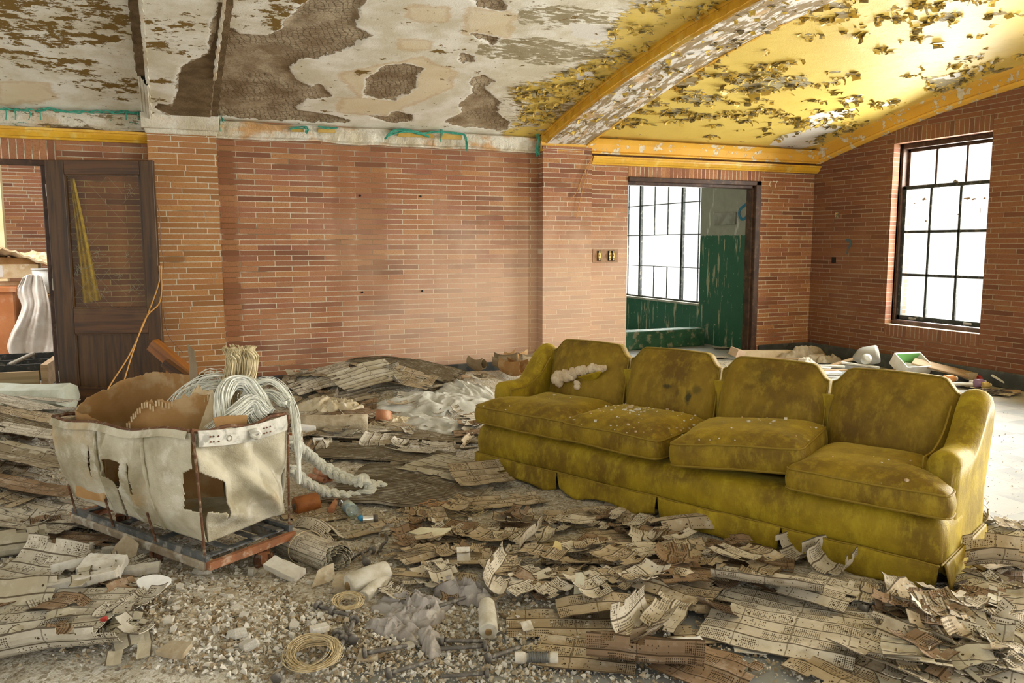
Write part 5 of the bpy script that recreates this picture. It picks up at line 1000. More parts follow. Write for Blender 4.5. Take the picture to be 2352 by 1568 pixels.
LIST = [ # px, py, turn, card length, cards, material, seed, label, options
 (1310, 1437, 0, .47, 3, 'cA', 11, 'tan punch card sheet in three broad rows, lowest of the central pile', dict(up=.01)),
 (1300, 1366, 2, .45, 1, 'cA', 12, 'single tan punched row propped up at the left of the central pile', dict(up=.05, c1=.5, n1=1)),
 (1365, 1290, -3, .46, 5, 'cA', 13, 'tan punch card sheet with a folded ridge in the middle of the central pile', dict(up=.03, wave=.25)),
 (1440, 1235, 20, .42, 4, 'cA', 14, 'tan punch card sheet lying flat nearest the middle of the sofa skirt', dict(up=.02)),
 (1545, 1345, -33, .42, 5, 'cA', 15, 'dark dotted tan sheet tilted between the central and right piles', dict(up=.035, wave=.05, sag=.012)),
 (1575, 1225, 12, .40, 3, 'cA', 16, 'curled tan punch card strip standing up against the sofa skirt', dict(up=.075, c0=-.55, n0=2, c1=-.35, sag=-.02, flat=True)),
 (1215, 1275, 68, .30, 2, 'cB', 17, 'pale punch card strip bent upright at the left edge of the central pile', dict(up=.07, c0=.8, c1=.3, n0=2, n1=1, flat=True)),
 (1715, 1290, -22, .40, 6, 'cC', 18, 'reddish brown punch card sheet lying flat before the sofa', dict(up=.02, wave=.03)),
 (1640, 1320, -30, .25, 4, 'cC', 19, 'smaller reddish brown card sheet overlapping the larger one', dict(up=.035, wave=.05)),
 (1800, 1440, -28, .52, 7, 'cB', 20, 'large pale punch card sheet draped in waves right of the centre', dict(up=.03, wave=.30)),
 (1760, 1375, -20, .42, 4, 'cB', 21, 'pale punch card sheet with a lifted edge above the large draped one', dict(up=.06, wave=.3, c0=.3)),
 (1848, 1290, 30, .20, 4, 'cB', 22, 'crumpled curling pale card strip rising before the sofa, the left of two', dict(up=.06, c0=.9, c1=.7, n0=2, n1=2, flat=True)),
 (1912, 1325, 50, .16, 4, 'cB', 23, 'crumpled curling pale card strip rising before the sofa, the right of two', dict(up=.06, c0=.8, c1=.7, n0=2, n1=2, flat=True)),
 (1945, 1350, -35, .30, 4, 'cB', 24, 'pale card sheet lying behind the crossed iron rods', dict(up=.02)),
 (2060, 1450, -15, .44, 5, 'cB', 25, 'pale punch card sheet beneath the crossed iron rods', dict(up=.02, wave=.2)),
 (2260, 1435, -38, .60, 4, 'cB', 26, 'long ribbed pale card strips at the right edge below the sofa corner', dict(up=.04, wave=.45, zig=.006)),
 (2200, 1480, -34, .50, 3, 'cB', 27, 'long pale dotted card strip below the ribbed strips at the right', dict(up=.03)),
 (2320, 1330, -20, .34, 4, 'cA', 28, 'raised tan card sheet bulging at the right edge beside the sofa', dict(up=.10, c0=.4, c1=.4, sag=-.03, flat=True)),
 (2262, 1205, 60, .18, 4, 'cB', 29, 'folded pale card strip standing on edge behind the sofa corner', dict(up=.06, c0=.9, c1=.2, flat=True)),
 (2290, 1265, -10, .30, 4, 'cB', 30, 'pale card sheet flat at the right edge behind the sofa corner', dict(up=.01)),
 (2330, 1530, -40, .45, 5, 'cB', 31, 'pale punch card sheet in the bottom right corner', dict(up=.03, wave=.3)),
 (2090, 1535, -52, .42, 5, 'cB', 32, 'pale punch card sheet in three ridges at the bottom, right of the glass', dict(up=.03, wave=.4)),
 (1985, 1555, -50, .40, 5, 'cA', 33, 'tan card sheet in stepped folds at the bottom edge right of the glass piece', dict(up=.02, wave=.3)),
 (1465, 1465, 55, .26, 4, 'cB', 34, 'pale dotted card sheet curving upright at the bottom centre', dict(up=.06, c0=.3, c1=.6, flat=True, sag=.02)),
 (1530, 1440, 62, .24, 2, 'cB', 35, 'narrow pale dotted card strip beside the curving sheet at bottom centre', dict(up=.05, c1=.5, n1=1)),
 (1345, 1510, -12, .34, 3, 'cA', 36, 'tan card sheet sliding toward the bottom edge left of the white block', dict(up=.015)),
 (1480, 1545, -10, .38, 4, 'cC', 37, 'brown card sheet peaked like a tent at the bottom edge', dict(up=.05, wave=.5, c0=.4)),
 (1620, 1550, -38, .30, 4, 'cC', 38, 'brown card sheet at the bottom edge right of the white block', dict(up=.03, wave=.4)),
 (1390, 1420, 4, .36, 2, 'cA', 39, 'tan card strip bowed across the right of the central pile', dict(up=.06, sag=-.025)),
 (1440, 1500, 30, .22, 3, 'cA', 40, 'small tan card sheet leaning at the bottom centre', dict(up=.04, c0=.4)),
 (1560, 1400, -5, .42, 2, 'cA', 41, 'ragged tan card strip below the tilted dark dotted sheet', dict(up=.02, tear=.3)),
 (1145, 1345, 75, .30, 2, 'cB', 42, 'pale card strip hanging over the grey cloth at its upper right', dict(up=.07, c1=.7, n1=2)),
 (1050, 1300, 10, .32, 3, 'cA', 43, 'tan card sheet crumpled above the grey cloth', dict(up=.04, wave=.4, tear=.25)),
 (960, 1290, 40, .24, 3, 'cA', 44, 'small tan card sheet left of the cream felt scrap', dict(up=.04, wave=.3)),
 (1000, 1345, -8, .34, 1, 'cA', 45, 'shaggy tan card strip across the top of the grey cloth', dict(up=.05, tear=.3)),
 (1110, 1235, -25, .30, 3, 'cA', 46, 'torn tan card sheet between the cream felt and the central pile', dict(up=.03, wave=.3, tear=.25)),
 (1205, 1215, -35, .26, 3, 'cC', 47, 'brown pair of cards pointing at the iron rod before the sofa', dict(up=.02, wave=.05)),
 (1330, 1195, 15, .34, 3, 'cA', 48, 'bundle of tan cards pushed under the sofa skirt', dict(up=.03, wave=.2)),
 (1440, 1180, -30, .30, 4, 'cA', 49, 'row of narrow tan cards tucked under the second skirt panel', dict(up=.02, zig=.008)),
 (1045, 1090, -28, .50, 5, 'cF', 50, 'broad perforated tan card sheet spread left of the sofa', dict(up=.05, wave=.12, per=.10)),
 (1105, 1118, 25, .34, 4, 'cA', 51, 'tan card sheet rising toward the left corner of the sofa', dict(up=.06, wave=.08, c1=.2)),
 (1160, 1165, 20, .42, 3, 'cA', 52, 'brown card strips lying under the left skirt of the sofa', dict(up=.03, zig=.008)),
 (950, 1130, -12, .85, 30, 'cE', 53, 'dark fanned stack of warped card edges between the cart and the sofa', dict(per=.022, zig=.014, up=.03, wave=.06, tear=.02, nu=20, name='warped_card_stack', sag=-.02)),
 (880, 1055, -14, .9, 16, 'cE', 54, 'dark stack of warped card edges behind the fanned one', dict(per=.022, zig=.010, up=.04, wave=.06, tear=.02, nu=20, name='warped_card_stack')),
 (722, 1240, -32, .30, 4, 'cB', 55, 'pale punch card sheet wrapped over the rolled bundle by the cart wheel', dict(up=.07, sag=-.06, c0=-.5, c1=-.5, flat=True)),
 (60, 1205, -8, .62, 6, 'cD', 56, 'dusty card sheet in a diamond grid left of the cart', dict(up=.05, wave=.1)),
 (200, 1195, -12, .50, 5, 'cD', 57, 'dusty gridded card sheet running under the left end of the cart', dict(up=.03, wave=.08)),
 (140, 1440, 4, .42, 7, 'cD', 58, 'large dusty punched sheet in the lower left foreground', dict(up=.05, wave=.08, tear=.05)),
 (110, 1530, 5, .46, 3, 'cD', 59, 'dusty punched strip folded under at the lower left corner', dict(up=.06, wave=.3, c0=.5)),
 (15, 1440, 10, .26, 5, 'cF', 60, 'grey card sheet cut off by the left edge in the foreground', dict(up=.03, c1=.3)),
 (95, 1320, -20, .34, 4, 'cD', 61, 'small dusty punched sheet curling left of the plaster slabs', dict(up=.03, c1=.4)),
 (20, 1290, 35, .30, 4, 'cF', 62, 'upturned grey card fold at the left edge', dict(up=.06, c0=.8, c1=.4, flat=True)),
 (60, 1370, -4, .40, 2, 'cD', 63, 'rolled dusty card strip pointing at the plaster slabs', dict(up=.04, sag=-.03)),
 (180, 1250, -4, .40, 3, 'cC', 64, 'brown blank card strip below the dolly at the left', dict(up=.03)),
 (50, 1150, -2, .60, 3, 'cC', 65, 'brown blank card strips stacked at the left edge', dict(up=.09, wave=.12)),
 (60, 1110, -6, .50, 4, 'cE', 66, 'dark brown crumpled card sheet at the left edge below the white one', dict(up=.14, wave=.4)),
 (90, 1050, 14, .46, 4, 'cD', 67, 'white dusty card sheet sloping down toward the cart', dict(up=.16, wave=.06)),
 (20, 1080, -2, .40, 5, 'cF', 68, 'grey dusty card sheet at the left edge beside the white one', dict(up=.12, wave=.15)),
 (50, 1015, -4, .60, 8, 'cE', 69, 'dark layered card edges at the left edge of the heap', dict(per=.03, zig=.012, up=.12, wave=.1, name='warped_card_stack')),
 (90, 1000, 8, .50, 4, 'cA', 70, 'ochre folded card sheet on the left heap', dict(up=.15, wave=.3)),
 (40, 975, -10, .50, 5, 'cD', 71, 'white dusty card sheet on top of the left heap', dict(up=.17, wave=.12)),
 (110, 960, 6, .40, 4, 'cD', 72, 'white dusty card sheet just left of the cart rim', dict(up=.15, wave=.12)),
 (750, 880, 32, .60, 6, 'cD', 73, 'pale dusty card sheet sloping on the left of the far heap', dict(up=.06, wave=.12)),
 (845, 892, 38, .55, 6, 'cF', 74, 'olive grey card sheet folded over the middle of the far heap', dict(up=.10, wave=.15)),
 (930, 890, -15, .50, 5, 'cA', 75, 'tan card sheet on the right of the far heap', dict(up=.08, wave=.3)),
 (790, 920, 34, .50, 5, 'cE', 76, 'dark card sheet showing below the olive grey one on the far heap', dict(up=.04, wave=.2)),
 (690, 885, 60, .45, 5, 'cD', 77, 'ragged pale card sheet at the left end of the far heap', dict(up=.05, wave=.3, tear=.3)),
 (935, 852, -12, 1.0, 16, 'cE', 78, 'dark layered card edges crowning the far heap by the brick wall', dict(per=.025, zig=.014, up=.06, wave=.08, nu=20, name='warped_card_stack')),
 (720, 850, 12, .9, 8, 'cE', 79, 'dark ragged card edges along the wall behind the cart', dict(per=.03, zig=.014, up=.04, wave=.1, nu=16, name='warped_card_stack')),
 (830, 960, -6, .7, 5, 'cC', 80, 'wide brown sheet rolled before the far heap', dict(up=.04, sag=-.05, tear=.05)),
 (990, 1010, -8, .8, 6, 'cE', 81, 'dark wavy card sheets between the far heap and the sofa', dict(per=.04, zig=.008, up=.03, wave=.12, nu=16)),
 (800, 1005, -6, .9, 6, 'cD', 82, 'dusty wavy card sheet behind the braided yarn', dict(per=.05, zig=.006, up=.03, wave=.12, nu=16)),
 (720, 1190, 30, .30, 4, 'cA', 83, 'tan punch card strip beside the orange spool', dict(up=.015)),
 (790, 1205, 12, .30, 5, 'cF', 84, 'yellowed flat sheet under the tin can', dict(up=.008, wave=.03)),
 (850, 1232, 28, .26, 1, 'cA', 85, 'long tan punch card lying left of the white thread spool', dict(up=.02)),
 (1650, 1430, -45, .14, 2, 'cC', 86, 'small brown card pair upright on the concrete at bottom centre', dict(up=.05, c0=.3)),
 (1600, 1465, 5, .22, 2, 'cA', 87, 'faded card strip flat on the concrete behind the white block', dict(up=.008)),
 (2130, 1465, -30, .10, 1, 'cC', 88, 'plain brown card square on the pale sheets at the lower right', dict(up=.08, per=.10)),
 (2030, 1405, -30, .30, 4, 'cB', 89, 'dull punched sheet under the sofa corner', dict(up=.012)),
 (2330, 1240, 20, .30, 4, 'cD', 90, 'crumpled pale sheet at the right edge on the bare tiles', dict(up=.02, wave=.5)),
 (2240, 1340, -30, .34, 4, 'cC', 91, 'brown sheet lying behind the near corner of the sofa', dict(up=.012)),
 (1880, 1385, -40, .26, 3, 'cB', 92, 'pale cards fanned out in front of the crumpled strips', dict(up=.05, wave=.2)),
 (2180, 1400, -32, .36, 3, 'cB', 93, 'pale punched sheet lying right below the corner of the sofa skirt', dict(up=.02, wave=.25)),
]
for a in LIST: S_(*a[:8], **a[8])
# small loose cards and scraps, too alike to tell apart
MARKS = [('the cross of iron rods', 2010, 1400), ('the curled strips', 1880, 1310), ('the white crumbly block', 1565, 1500), ('the glass pieces', 1870, 1510), ('the near sofa corner', 2170, 1380), ('the bottom right corner', 2320, 1550), ('the right edge', 2330, 1430), ('the draped card sheet', 1800, 1440),
         ('the standing pale flake', 1330, 1390), ('the wire reel', 1190, 1510), ('the yellowed flake', 1278, 1290), ('the reddish brown card sheet', 1715, 1290), ('the middle sofa skirt', 1480, 1200), ('the left sofa skirt', 1230, 1170), ('the peaked brown sheet', 1480, 1545), ('the tilted dark dotted sheet', 1545, 1345),
         ('the cream felt scrap', 990, 1252), ('the white thread cone', 1122, 1410), ('the fibre tangle', 1035, 1185), ('the thread cones', 850, 1350), ('the grey cloth', 950, 1410), ('the dusty punched sheet', 140, 1440), ('the plaster slabs', 230, 1340), ('the left end of the dolly', 200, 1210), ('the cream lace bundle', 760, 940), ('the plastic sheet', 1010, 930), ('the felt roll', 770, 965), ('the far heap top', 900, 870), ('the far sofa arm', 1090, 960), ('the upper braid', 790, 1060), ('the left edge', 15, 1060)]
def where(px, py):
    q = min(MARKS, key=lambda m_: math.hypot(m_[1]-px, m_[2]-py)); dx, dy = px-q[1], (py-q[2])*1.8; d = math.hypot(dx, dy); far = 'just ' if d < 45 else ('well ' if d > 120 else '')
    s = 'right of' if dx > abs(dy) else 'left of' if -dx > abs(dy) else 'in front of' if dy > 0 else 'behind'
    if abs(abs(dx)-abs(dy)) < .35*d and s in ('in front of', 'behind'): s = s+' and '+('right' if dx > 0 else 'left')+' of'; s = s.replace('in front of and', 'in front and').replace('behind and', 'behind and')
    return far+s, q[0]
TONE = {'cA': 'tan', 'cB': 'pale', 'cC': 'brown', 'cD': 'dusty', 'cE': 'dark', 'cF': 'grey'}
def loose(n, rng, seed, label, group, mats, dens=None, size=(.06, .22), nm='loose_punch_card', noun='loose punch card'):
    rs = np.random.RandomState(seed); c = 0; t = 0
    while c < n and t < n*30:
        t += 1; px, py = rs.uniform(*rng[0]), rs.uniform(*rng[1]); p = G0(px, py)
        if mask(p[0], p[1])[0] < .35: continue
        u = (p[0]-1.721)*math.cos(SA)+(p[1]-4.624)*math.sin(SA); v = -(p[0]-1.721)*math.sin(SA)+(p[1]-4.624)*math.cos(SA)
        if -.1 < u < SL+.1 and -.10 < v < .8: continue
        lx = (p[0]-CO[0])*CC+(p[1]-CO[1])*CS; ly = -(p[0]-CO[0])*CS+(p[1]-CO[1])*CC
        if -.1 < lx < .5 and -.1 < ly < 1.1: continue
        fold = rs.rand() < .4; mk = mats[rs.randint(len(mats))]; sd, lm = where(px, py); nc = rs.randint(1, 4); label = '%s %s %s%s %s %s' % ('curled' if fold else 'flat', TONE[mk], noun, ('', ' pair', ' strip')[nc-1], sd, lm); group = '%s %ss around %s' % (TONE[mk], noun, lm)
        card_sheet(p[:2], rs.uniform(0, 6.28), rs.uniform(*size), nc, MAT[mk], seed*1000+t, label, group, wave=.25, up=rs.uniform(.012, .075), c0=rs.uniform(-.7, .7) if fold else .1, c1=rs.uniform(0, .8) if fold else 0, n0=1, n1=1, tear=.25, nu=5, name=nm, flat=fold, sag=rs.uniform(-.02, .02), side=rs.uniform(-.3, .3) if fold else 0); c += 1
loose(100, ((1160, 1760), (1190, 1568)), 1, 'torn loose punch card among the litter in front of the sofa', 'loose punch cards before the sofa', ['cA', 'cA', 'cB', 'cC'])
loose(105, ((1720, 2352), (1370, 1568)), 2, 'torn loose punch card among the litter at the lower right', 'loose punch cards at the lower right', ['cB', 'cB', 'cA', 'cF', 'cC'])
loose(30, ((880, 1180), (1225, 1390)), 3, 'torn loose punch card around the grey cloth', 'loose punch cards around the grey cloth', ['cA', 'cC', 'cB'], size=(.05, .16))
loose(40, ((0, 330), (1180, 1500)), 4, 'dusty card scrap in the rubble left of and below the cart', 'card scraps by the plaster slabs', ['cD', 'cF', 'cC'], nm='card_scrap', noun='card scrap')
loose(80, ((640, 1110), (850, 1060)), 5, 'crumpled card scrap on the far heap by the brick wall', 'card scraps on the far heap', ['cD', 'cA', 'cE', 'cC', 'cD'], size=(.12, .36), nm='card_scrap', noun='card scrap')
loose(26, ((0, 120), (950, 1180)), 6, 'crumpled card scrap on the heap at the left edge', 'card scraps on the left heap', ['cD', 'cA', 'cC'], size=(.12, .34), nm='card_scrap', noun='card scrap')
loose(22, ((2225, 2352), (1160, 1370)), 7, 'crumpled card scrap right of the sofa on the tiles', 'card scraps right of the sofa', ['cB', 'cD', 'cE'], size=(.06, .2), nm='card_scrap', noun='card scrap')
loose(20, ((900, 1120), (1180, 1290)), 8, 'card scrap beside the straw coloured fibre tangle', 'card scraps beside the fibre tangle', ['cA', 'cC'], size=(.05, .16), nm='card_scrap', noun='card scrap')
# ------------------------------------------------------------------ plaster rubble
MAT['pl1'] = mottled('plaster_white', (.74, .72, .66), (.60, .56, .47), 14, .9, .7, .004, c3=(.48, .40, .27), vary=.5); MAT['pl2'] = mottled('plaster_tan', (.50, .43, .31), (.38, .30, .19), 14, .95, .8, .005, c3=(.62, .57, .46), vary=.5); MAT['pl3'] = mottled('plaster_brown', (.33, .25, .15), (.24, .17, .09), 16, .95, .9, .006, c3=(.45, .38, .26), vary=.3)
def shard(rs, fl_=.5):
    n = rs.randint(5, 8); a = np.sort(rs.uniform(0, 6.28, n)); a = np.linspace(0, 6.28, n+1)[:-1]+rs.uniform(-.35, .35, n); P = np.c_[np.cos(a), np.sin(a)*rs.uniform(.5, .95)]*rs.uniform(.7, 1.1, (n, 1)); h = rs.uniform(.25, .8)*fl_*2
    V, Fc = puffy(P, [(.82, 0), (1.0, h*.35), (rs.uniform(.75, .98), h)]); V = np.array(V); V += rs.uniform(-.07, .07, V.shape); V[:, :2] -= V[:, :2].mean(0); return V, Fc
rs = np.random.RandomState(77); SH = []
for k in range(14):
    V, Fc = shard(rs, .35 if k % 2 else .6); me_o = mesh('plaster_chunk', V*.5, Fc, [MAT['pl1'], MAT['pl2'], MAT['pl1'], MAT['pl3']][k % 4]); me = me_o.data; bpy.data.objects.remove(me_o); SH.append(me)
def ok_spot(p):
    u = (p[0]-1.721)*math.cos(SA)+(p[1]-4.624)*math.sin(SA); v = -(p[0]-1.721)*math.sin(SA)+(p[1]-4.624)*math.cos(SA)
    return not (-.05 < u < SL+.05 and -.07 < v < .75)
def chunks(n, rng, seed, label, group, size):
    rs = np.random.RandomState(seed); c = 0
    for t in range(n*8):
        if c >= n: break
        px, py = rs.normal(rng[0], rng[2]), rs.normal(rng[1], rng[3])
        if not (5 < px < 2347 and 820 < py < 1566): continue
        p = onz(px, py)
        if not ok_spot(p) or p[1] > 7.8 or p[0] > 7.4: continue
        s_ = rs.uniform(*size)*(1+rs.rand()**5*1.3); o = bpy.data.objects.new('plaster_chunk', SH[rs.randint(14)]); COL.objects.link(o)
        o.location = (p[0], p[1], H1(p[0], p[1])+.012*mask(p[0], p[1])[0]-.001); o.scale = (s_, s_*rs.uniform(.7, 1.2), s_*rs.uniform(.6, 1.1)); o.rotation_euler = (rs.uniform(-.35, .35), rs.uniform(-.35, .35), rs.uniform(0, 6.28)); sd, lm = where(px, py); tn = {'plaster_white': 'white', 'plaster_tan': 'tan', 'plaster_brown': 'brown'}[o.data.materials[0].name]; tag(o, '%s %s plaster chunk %s %s' % ('larger' if s_ > (size[0]+size[1])/2 else 'small', tn, sd, lm), 'plaster', '%s plaster chunks near %s' % (tn, lm)); c += 1
chunks(150, (480, 1430, 190, 80), 1, 'broken plaster chunk in the pale rubble below the cart', 'plaster chunks below the cart', (.018, .05))
chunks(40, (230, 1290, 110, 50), 2, 'broken plaster chunk among the slabs left of the dolly', 'plaster chunks among the slabs', (.03, .07))
chunks(45, (1000, 1500, 200, 50), 3, 'small plaster chunk on the dusty floor around the iron spindles', 'plaster chunks around the spindles', (.012, .035))
chunks(35, (800, 990, 130, 50), 4, 'plaster chunk on the floor behind the braided yarn', 'plaster chunks behind the braided yarn', (.03, .08))
chunks(30, (2280, 1330, 70, 80), 5, 'plaster crumb on the litter right of the sofa', 'plaster crumbs right of the sofa', (.012, .03))
def chips(n, seed, areas, name, label, smin, smax):
    rs = np.random.RandomState(seed); V = []; Fc = []; M_ = []; k = 0
    T0 = np.array([[-.5, -.4, 0], [.5, -.3, 0], [.1, .6, 0], [-.3, -.2, .5], [.35, -.15, .45], [.05, .3, .6]]); F0 = [(0, 2, 1), (3, 4, 5), (0, 1, 4, 3), (1, 2, 5, 4), (2, 0, 3, 5)]
    w_ = np.array([a[4] for a in areas], float); w_ /= w_.sum(); ai = rs.choice(len(areas), n*2, p=w_)
    px = np.array([rs.normal(areas[i][0], areas[i][2]) for i in ai]); py = np.array([rs.normal(areas[i][1], areas[i][3]) for i in ai]); okk = (py > 850)&(py < 1600)&(px > -30)&(px < 2380); px, py = px[okk][:n], py[okk][:n]
    pts = np.array([onz(a, b) for a, b in zip(px, py)]); hz = HT(pts[:, 0], pts[:, 1])+.010*mask(pts[:, 0], pts[:, 1]); oks = np.array([ok_spot(p) and p[1] < 7.78 and p[0] < 7.42 for p in pts])
    for p, z in zip(pts[oks], hz[oks]):
        s_ = smin+(smax-smin)*rs.rand()**3.2; q = T0*rs.uniform(.6, 1.4, (1, 3))*s_+rs.uniform(-.15, .15, (6, 3))*s_; q = euler(q, rs.uniform(-.6, .6, 3)); q = rotz(q, rs.uniform(0, 6.28))+np.array([p[0], p[1], z+s_*.05])
        V.extend(q); Fc.extend([tuple(i+k for i in f) for f in F0]); M_.extend([rs.choice(3, p=[.5, .32, .18])]*5); k += 6
    o = mesh(name, V, Fc, mats=[MAT['pl1'], MAT['pl2'], MAT['pl3']], fm=M_); tag(o, label, 'rubble', kind='stuff'); return o
chips(30000, 5, [(480, 1440, 200, 90, 9), (200, 1330, 150, 80, 3), (1000, 1500, 220, 60, 4), (700, 1240, 120, 50, 1.5), (1500, 1500, 350, 60, 2.5), (800, 990, 200, 50, 2), (60, 1200, 80, 90, 1)], 'plaster_crumbs', 'countless crumbs of broken plaster covering the foreground floor', .004, .022)
chips(1400, 6, [(2300, 1050, 60, 110, 1), (2250, 1340, 90, 60, 2), (2050, 860, 200, 14, 2), (1780, 800, 60, 10, 1)], 'floor_grit', 'fine grit scattered over the bare tiles behind the sofa', .002, .010)
# named slabs
def slab(px, py, poly, th, rot, tilt, mat, label, name='plaster_slab', cat='plaster', up=.02, rag=.006):
    p = G0(px, py); P = resample(poly, 44); V, Fc = puffy(P, [(.975, 0), (1, th*.12), (1, th*.5), (1, th*.88), (.98, th), (.5, th*1.02), (.05, th)]); V = np.array(V); V += rag*np.c_[fbm(V*20+px, 3, 1), fbm(V*20, 3, 2), fbm(V*14+3, 4, 3)*.7]; V[:, :2] -= P.mean(0)
    V = euler(V, (-tilt[0], tilt[1], 0)); o = mesh(name, V, Fc, MAT[mat], loc=(p[0], p[1], H1(p[0], p[1])+up), rot=(0, 0, AR+math.radians(rot))); tag(o, label, cat); return o
R_ = lambda a, b: [(-a, -b), (a, -b), (a, b), (-a, b)]
slab(195, 1365, R_(.125, .032), .035, 22, (.1, -.12), 'pl1', 'long white plaster moulding, the lower left of the slabs by the dolly', up=.04)
slab(175, 1335, R_(.085, .014), .03, 24, (.3, -.1), 'pl1', 'thin white plaster strip behind the long moulding', up=.06)
slab(240, 1340, [(-.085, -.045), (.08, -.05), (.085, .04), (-.07, .055)], .045, 4, (-.35, .05), 'pl1', 'thick rough white plaster block in the middle of the slabs', up=.055, rag=.010)
slab(322, 1335, R_(.08, .022), .03, 14, (-.15, -.05), 'pl1', 'low white plaster slab right of the thick rough block', up=.035, rag=.008)
slab(290, 1300, [(-.06, -.05), (.05, -.06), (.045, .04), (-.02, .075), (-.05, .02)], .012, 10, (-.9, .15), 'pl2', 'pale curved plaster flake standing behind the rough block', up=.06)
slab(190, 1300, R_(.02, .036), .006, 5, (-1.1, .1), 'pl1', 'small white card-like plaster piece standing behind the thin strip', up=.05)
slab(353, 1368, [(.062*math.cos(t)*(1+.08*math.sin(3*t)), .040*math.sin(t)) for t in np.linspace(0, 6.28, 20)[:-1]], .008, 14, (-.45, .1), 'white', 'bright white oval plaster flake lying below the slabs', up=.05, rag=.001) if 'white' in MAT else None
MAT['white'] = mottled('clean_white_plaster', (.84, .84, .82), (.78, .78, .76), 6, .85, .2, .002)
slab(355, 1368, [(.062*math.cos(t)*(1+.08*math.sin(3*t)), .040*math.sin(t)) for t in np.linspace(0, 6.28, 20)[:-1]], .008, 14, (-.45, .1), 'white', 'bright white oval plaster flake lying below the slabs', up=.05, rag=.001)
slab(655, 1335, R_(.085, .035), .03, -28, (-.25, .18), 'pl1', 'rough plaster slab sloping under the rolled card bundle', up=.04, rag=.008)
slab(745, 1350, [(-.06, -.04), (.05, -.02), (.06, .05), (-.02, .03)], .006, 40, (-.9, .1), 'pl2', 'thin grey-green plaster flake propped beside the thread cones', up=.05)
slab(790, 1360, [(-.04, -.05), (.045, -.045), (.05, .04), (-.035, .05)], .03, 10, (-.2, .1), 'pl2', 'lumpy plaster piece just below the thread cones', up=.02, rag=.012)
slab(1565, 1500, R_(.075, .026), .035, 6, (-.05, 0), 'white', 'crumbly white block at the bottom centre on the concrete', up=.01, rag=.010)
slab(735, 1470, R_(.03, .02), .02, 30, (.1, 0), 'pl1', 'white plaster bit left of the dark spindles', up=.03)
slab(405, 1520, [(-.05, -.03), (.05, -.02), (.04, .04), (-.04, .03)], .02, -20, (-.2, 0), 'pl2', 'angular tan plaster piece at the bottom of the rubble', up=.03)
slab(390, 1445, R_(.016, .014), .012, 10, (0, 0), 'pl1', 'tiny white plaster cube in the middle of the rubble', up=.03)
slab(845, 1515, [(-.04, -.02), (.03, -.03), (.045, .015), (-.02, .035)], .010, 20, (-.3, 0), 'pl2', 'flat tan flake left of the long iron spindles', up=.01)
slab(1722, 1490, R_(.055, .05), .004, -12, (0, 0), 'pl1', 'square pale tile lying on the concrete left of the glass piece', name='floor_tile', cat='tile', up=.006, rag=.0003)
MAT['gls'] = mottled('dusty_green_glass', (.45, .55, .52), (.55, .60, .56), 8, .25, .05, .001, spec=.6)
slab(1870, 1515, [(-.075, .01), (-.04, .045), (.03, .05), (.075, .01), (.03, -.04), (-.04, -.02)], .004, -20, (0, 0), 'gls', 'dusty piece of wired glass on the concrete at the lower right', name='glass_shard', cat='glass', up=.010, rag=.0003)
slab(1850, 1490, [(-.06, -.02), (.04, -.03), (.06, .02), (-.04, .04)], .004, -10, (0, 0), 'gls', 'smaller glass piece tucked behind the larger one', name='glass_shard', cat='glass', up=.022, rag=.0003)
slab(405, 1415, R_(.012, .01), .010, 30, (0, 0), 'pl1', 'tiny pale plaster bit right of the large dusty sheet', up=.03)
m_red = mottled('red_paint_chip', (.55, .06, .05), (.4, .05, .04), 30, .6); MAT['red'] = m_red
slab(243, 1474, [(-.010, -.008), (.009, -.007), (.008, .009), (-.007, .008)], .010, 0, (0, 0), 'red', 'tiny red chip on the large dusty punched sheet', name='red_chip', cat='chip', up=.075, rag=.001)
MAT['felt'] = mottled('cream_felt', (.74, .70, .52), (.66, .60, .42), 8, .95, .4, .003)
slab(990, 1252, [(-.10, .0), (-.05, .05), (.02, .04), (.10, .045), (.07, -.01), (.05, -.05), (-.02, -.03)], .007, -4, (-.25, 0), 'felt', 'smooth cream felt scrap above the grey cloth', name='felt_scrap', cat='cloth scrap', up=.06, rag=.006)
MAT['lemon'] = mottled('yellowed_paper', (.66, .56, .28), (.60, .46, .20), 9, .8, .2, .002)
slab(737, 1232, R_(.030, .035), .003, 12, (-.6, .1), 'lemon', 'yellowed paper tag standing right of the orange cone', name='paper_tag', cat='paper', up=.03, rag=.001)
slab(1278, 1290, [(-.03, -.02), (.02, -.025), (.03, .02), (.01, .035), (-.01, .01)], .004, 25, (-.5, .2), 'lemon', 'curled yellowed paint flake on the central card pile', name='paint_flake', cat='paint flake', up=.07, rag=.003)
MAT['pale'] = mottled('pale_peeled_flake', (.62, .60, .46), (.52, .48, .34), 12, .8, .4, .003)
slab(1330, 1390, [(-.018, -.05), (.018, -.05), (.022, .03), (.012, .05), (-.014, .045)], .006, 2, (-1.15, .1), 'pale', 'pale flaky strip standing upright on the central card pile', name='paint_flake', cat='paint flake', up=.08, rag=.006)
slab(1065, 1305, R_(.028, .034), .004, 10, (-.8, .05), 'pl1', 'small white tag standing above the grey cloth', name='paper_tag', cat='paper', up=.06, rag=.0005)
slab(1210, 1455, R_(.02, .02), .004, 20, (-.5, 0), 'pl1', 'small white scrap right of the thread cone', name='paper_scrap', cat='paper', up=.03, rag=.002)

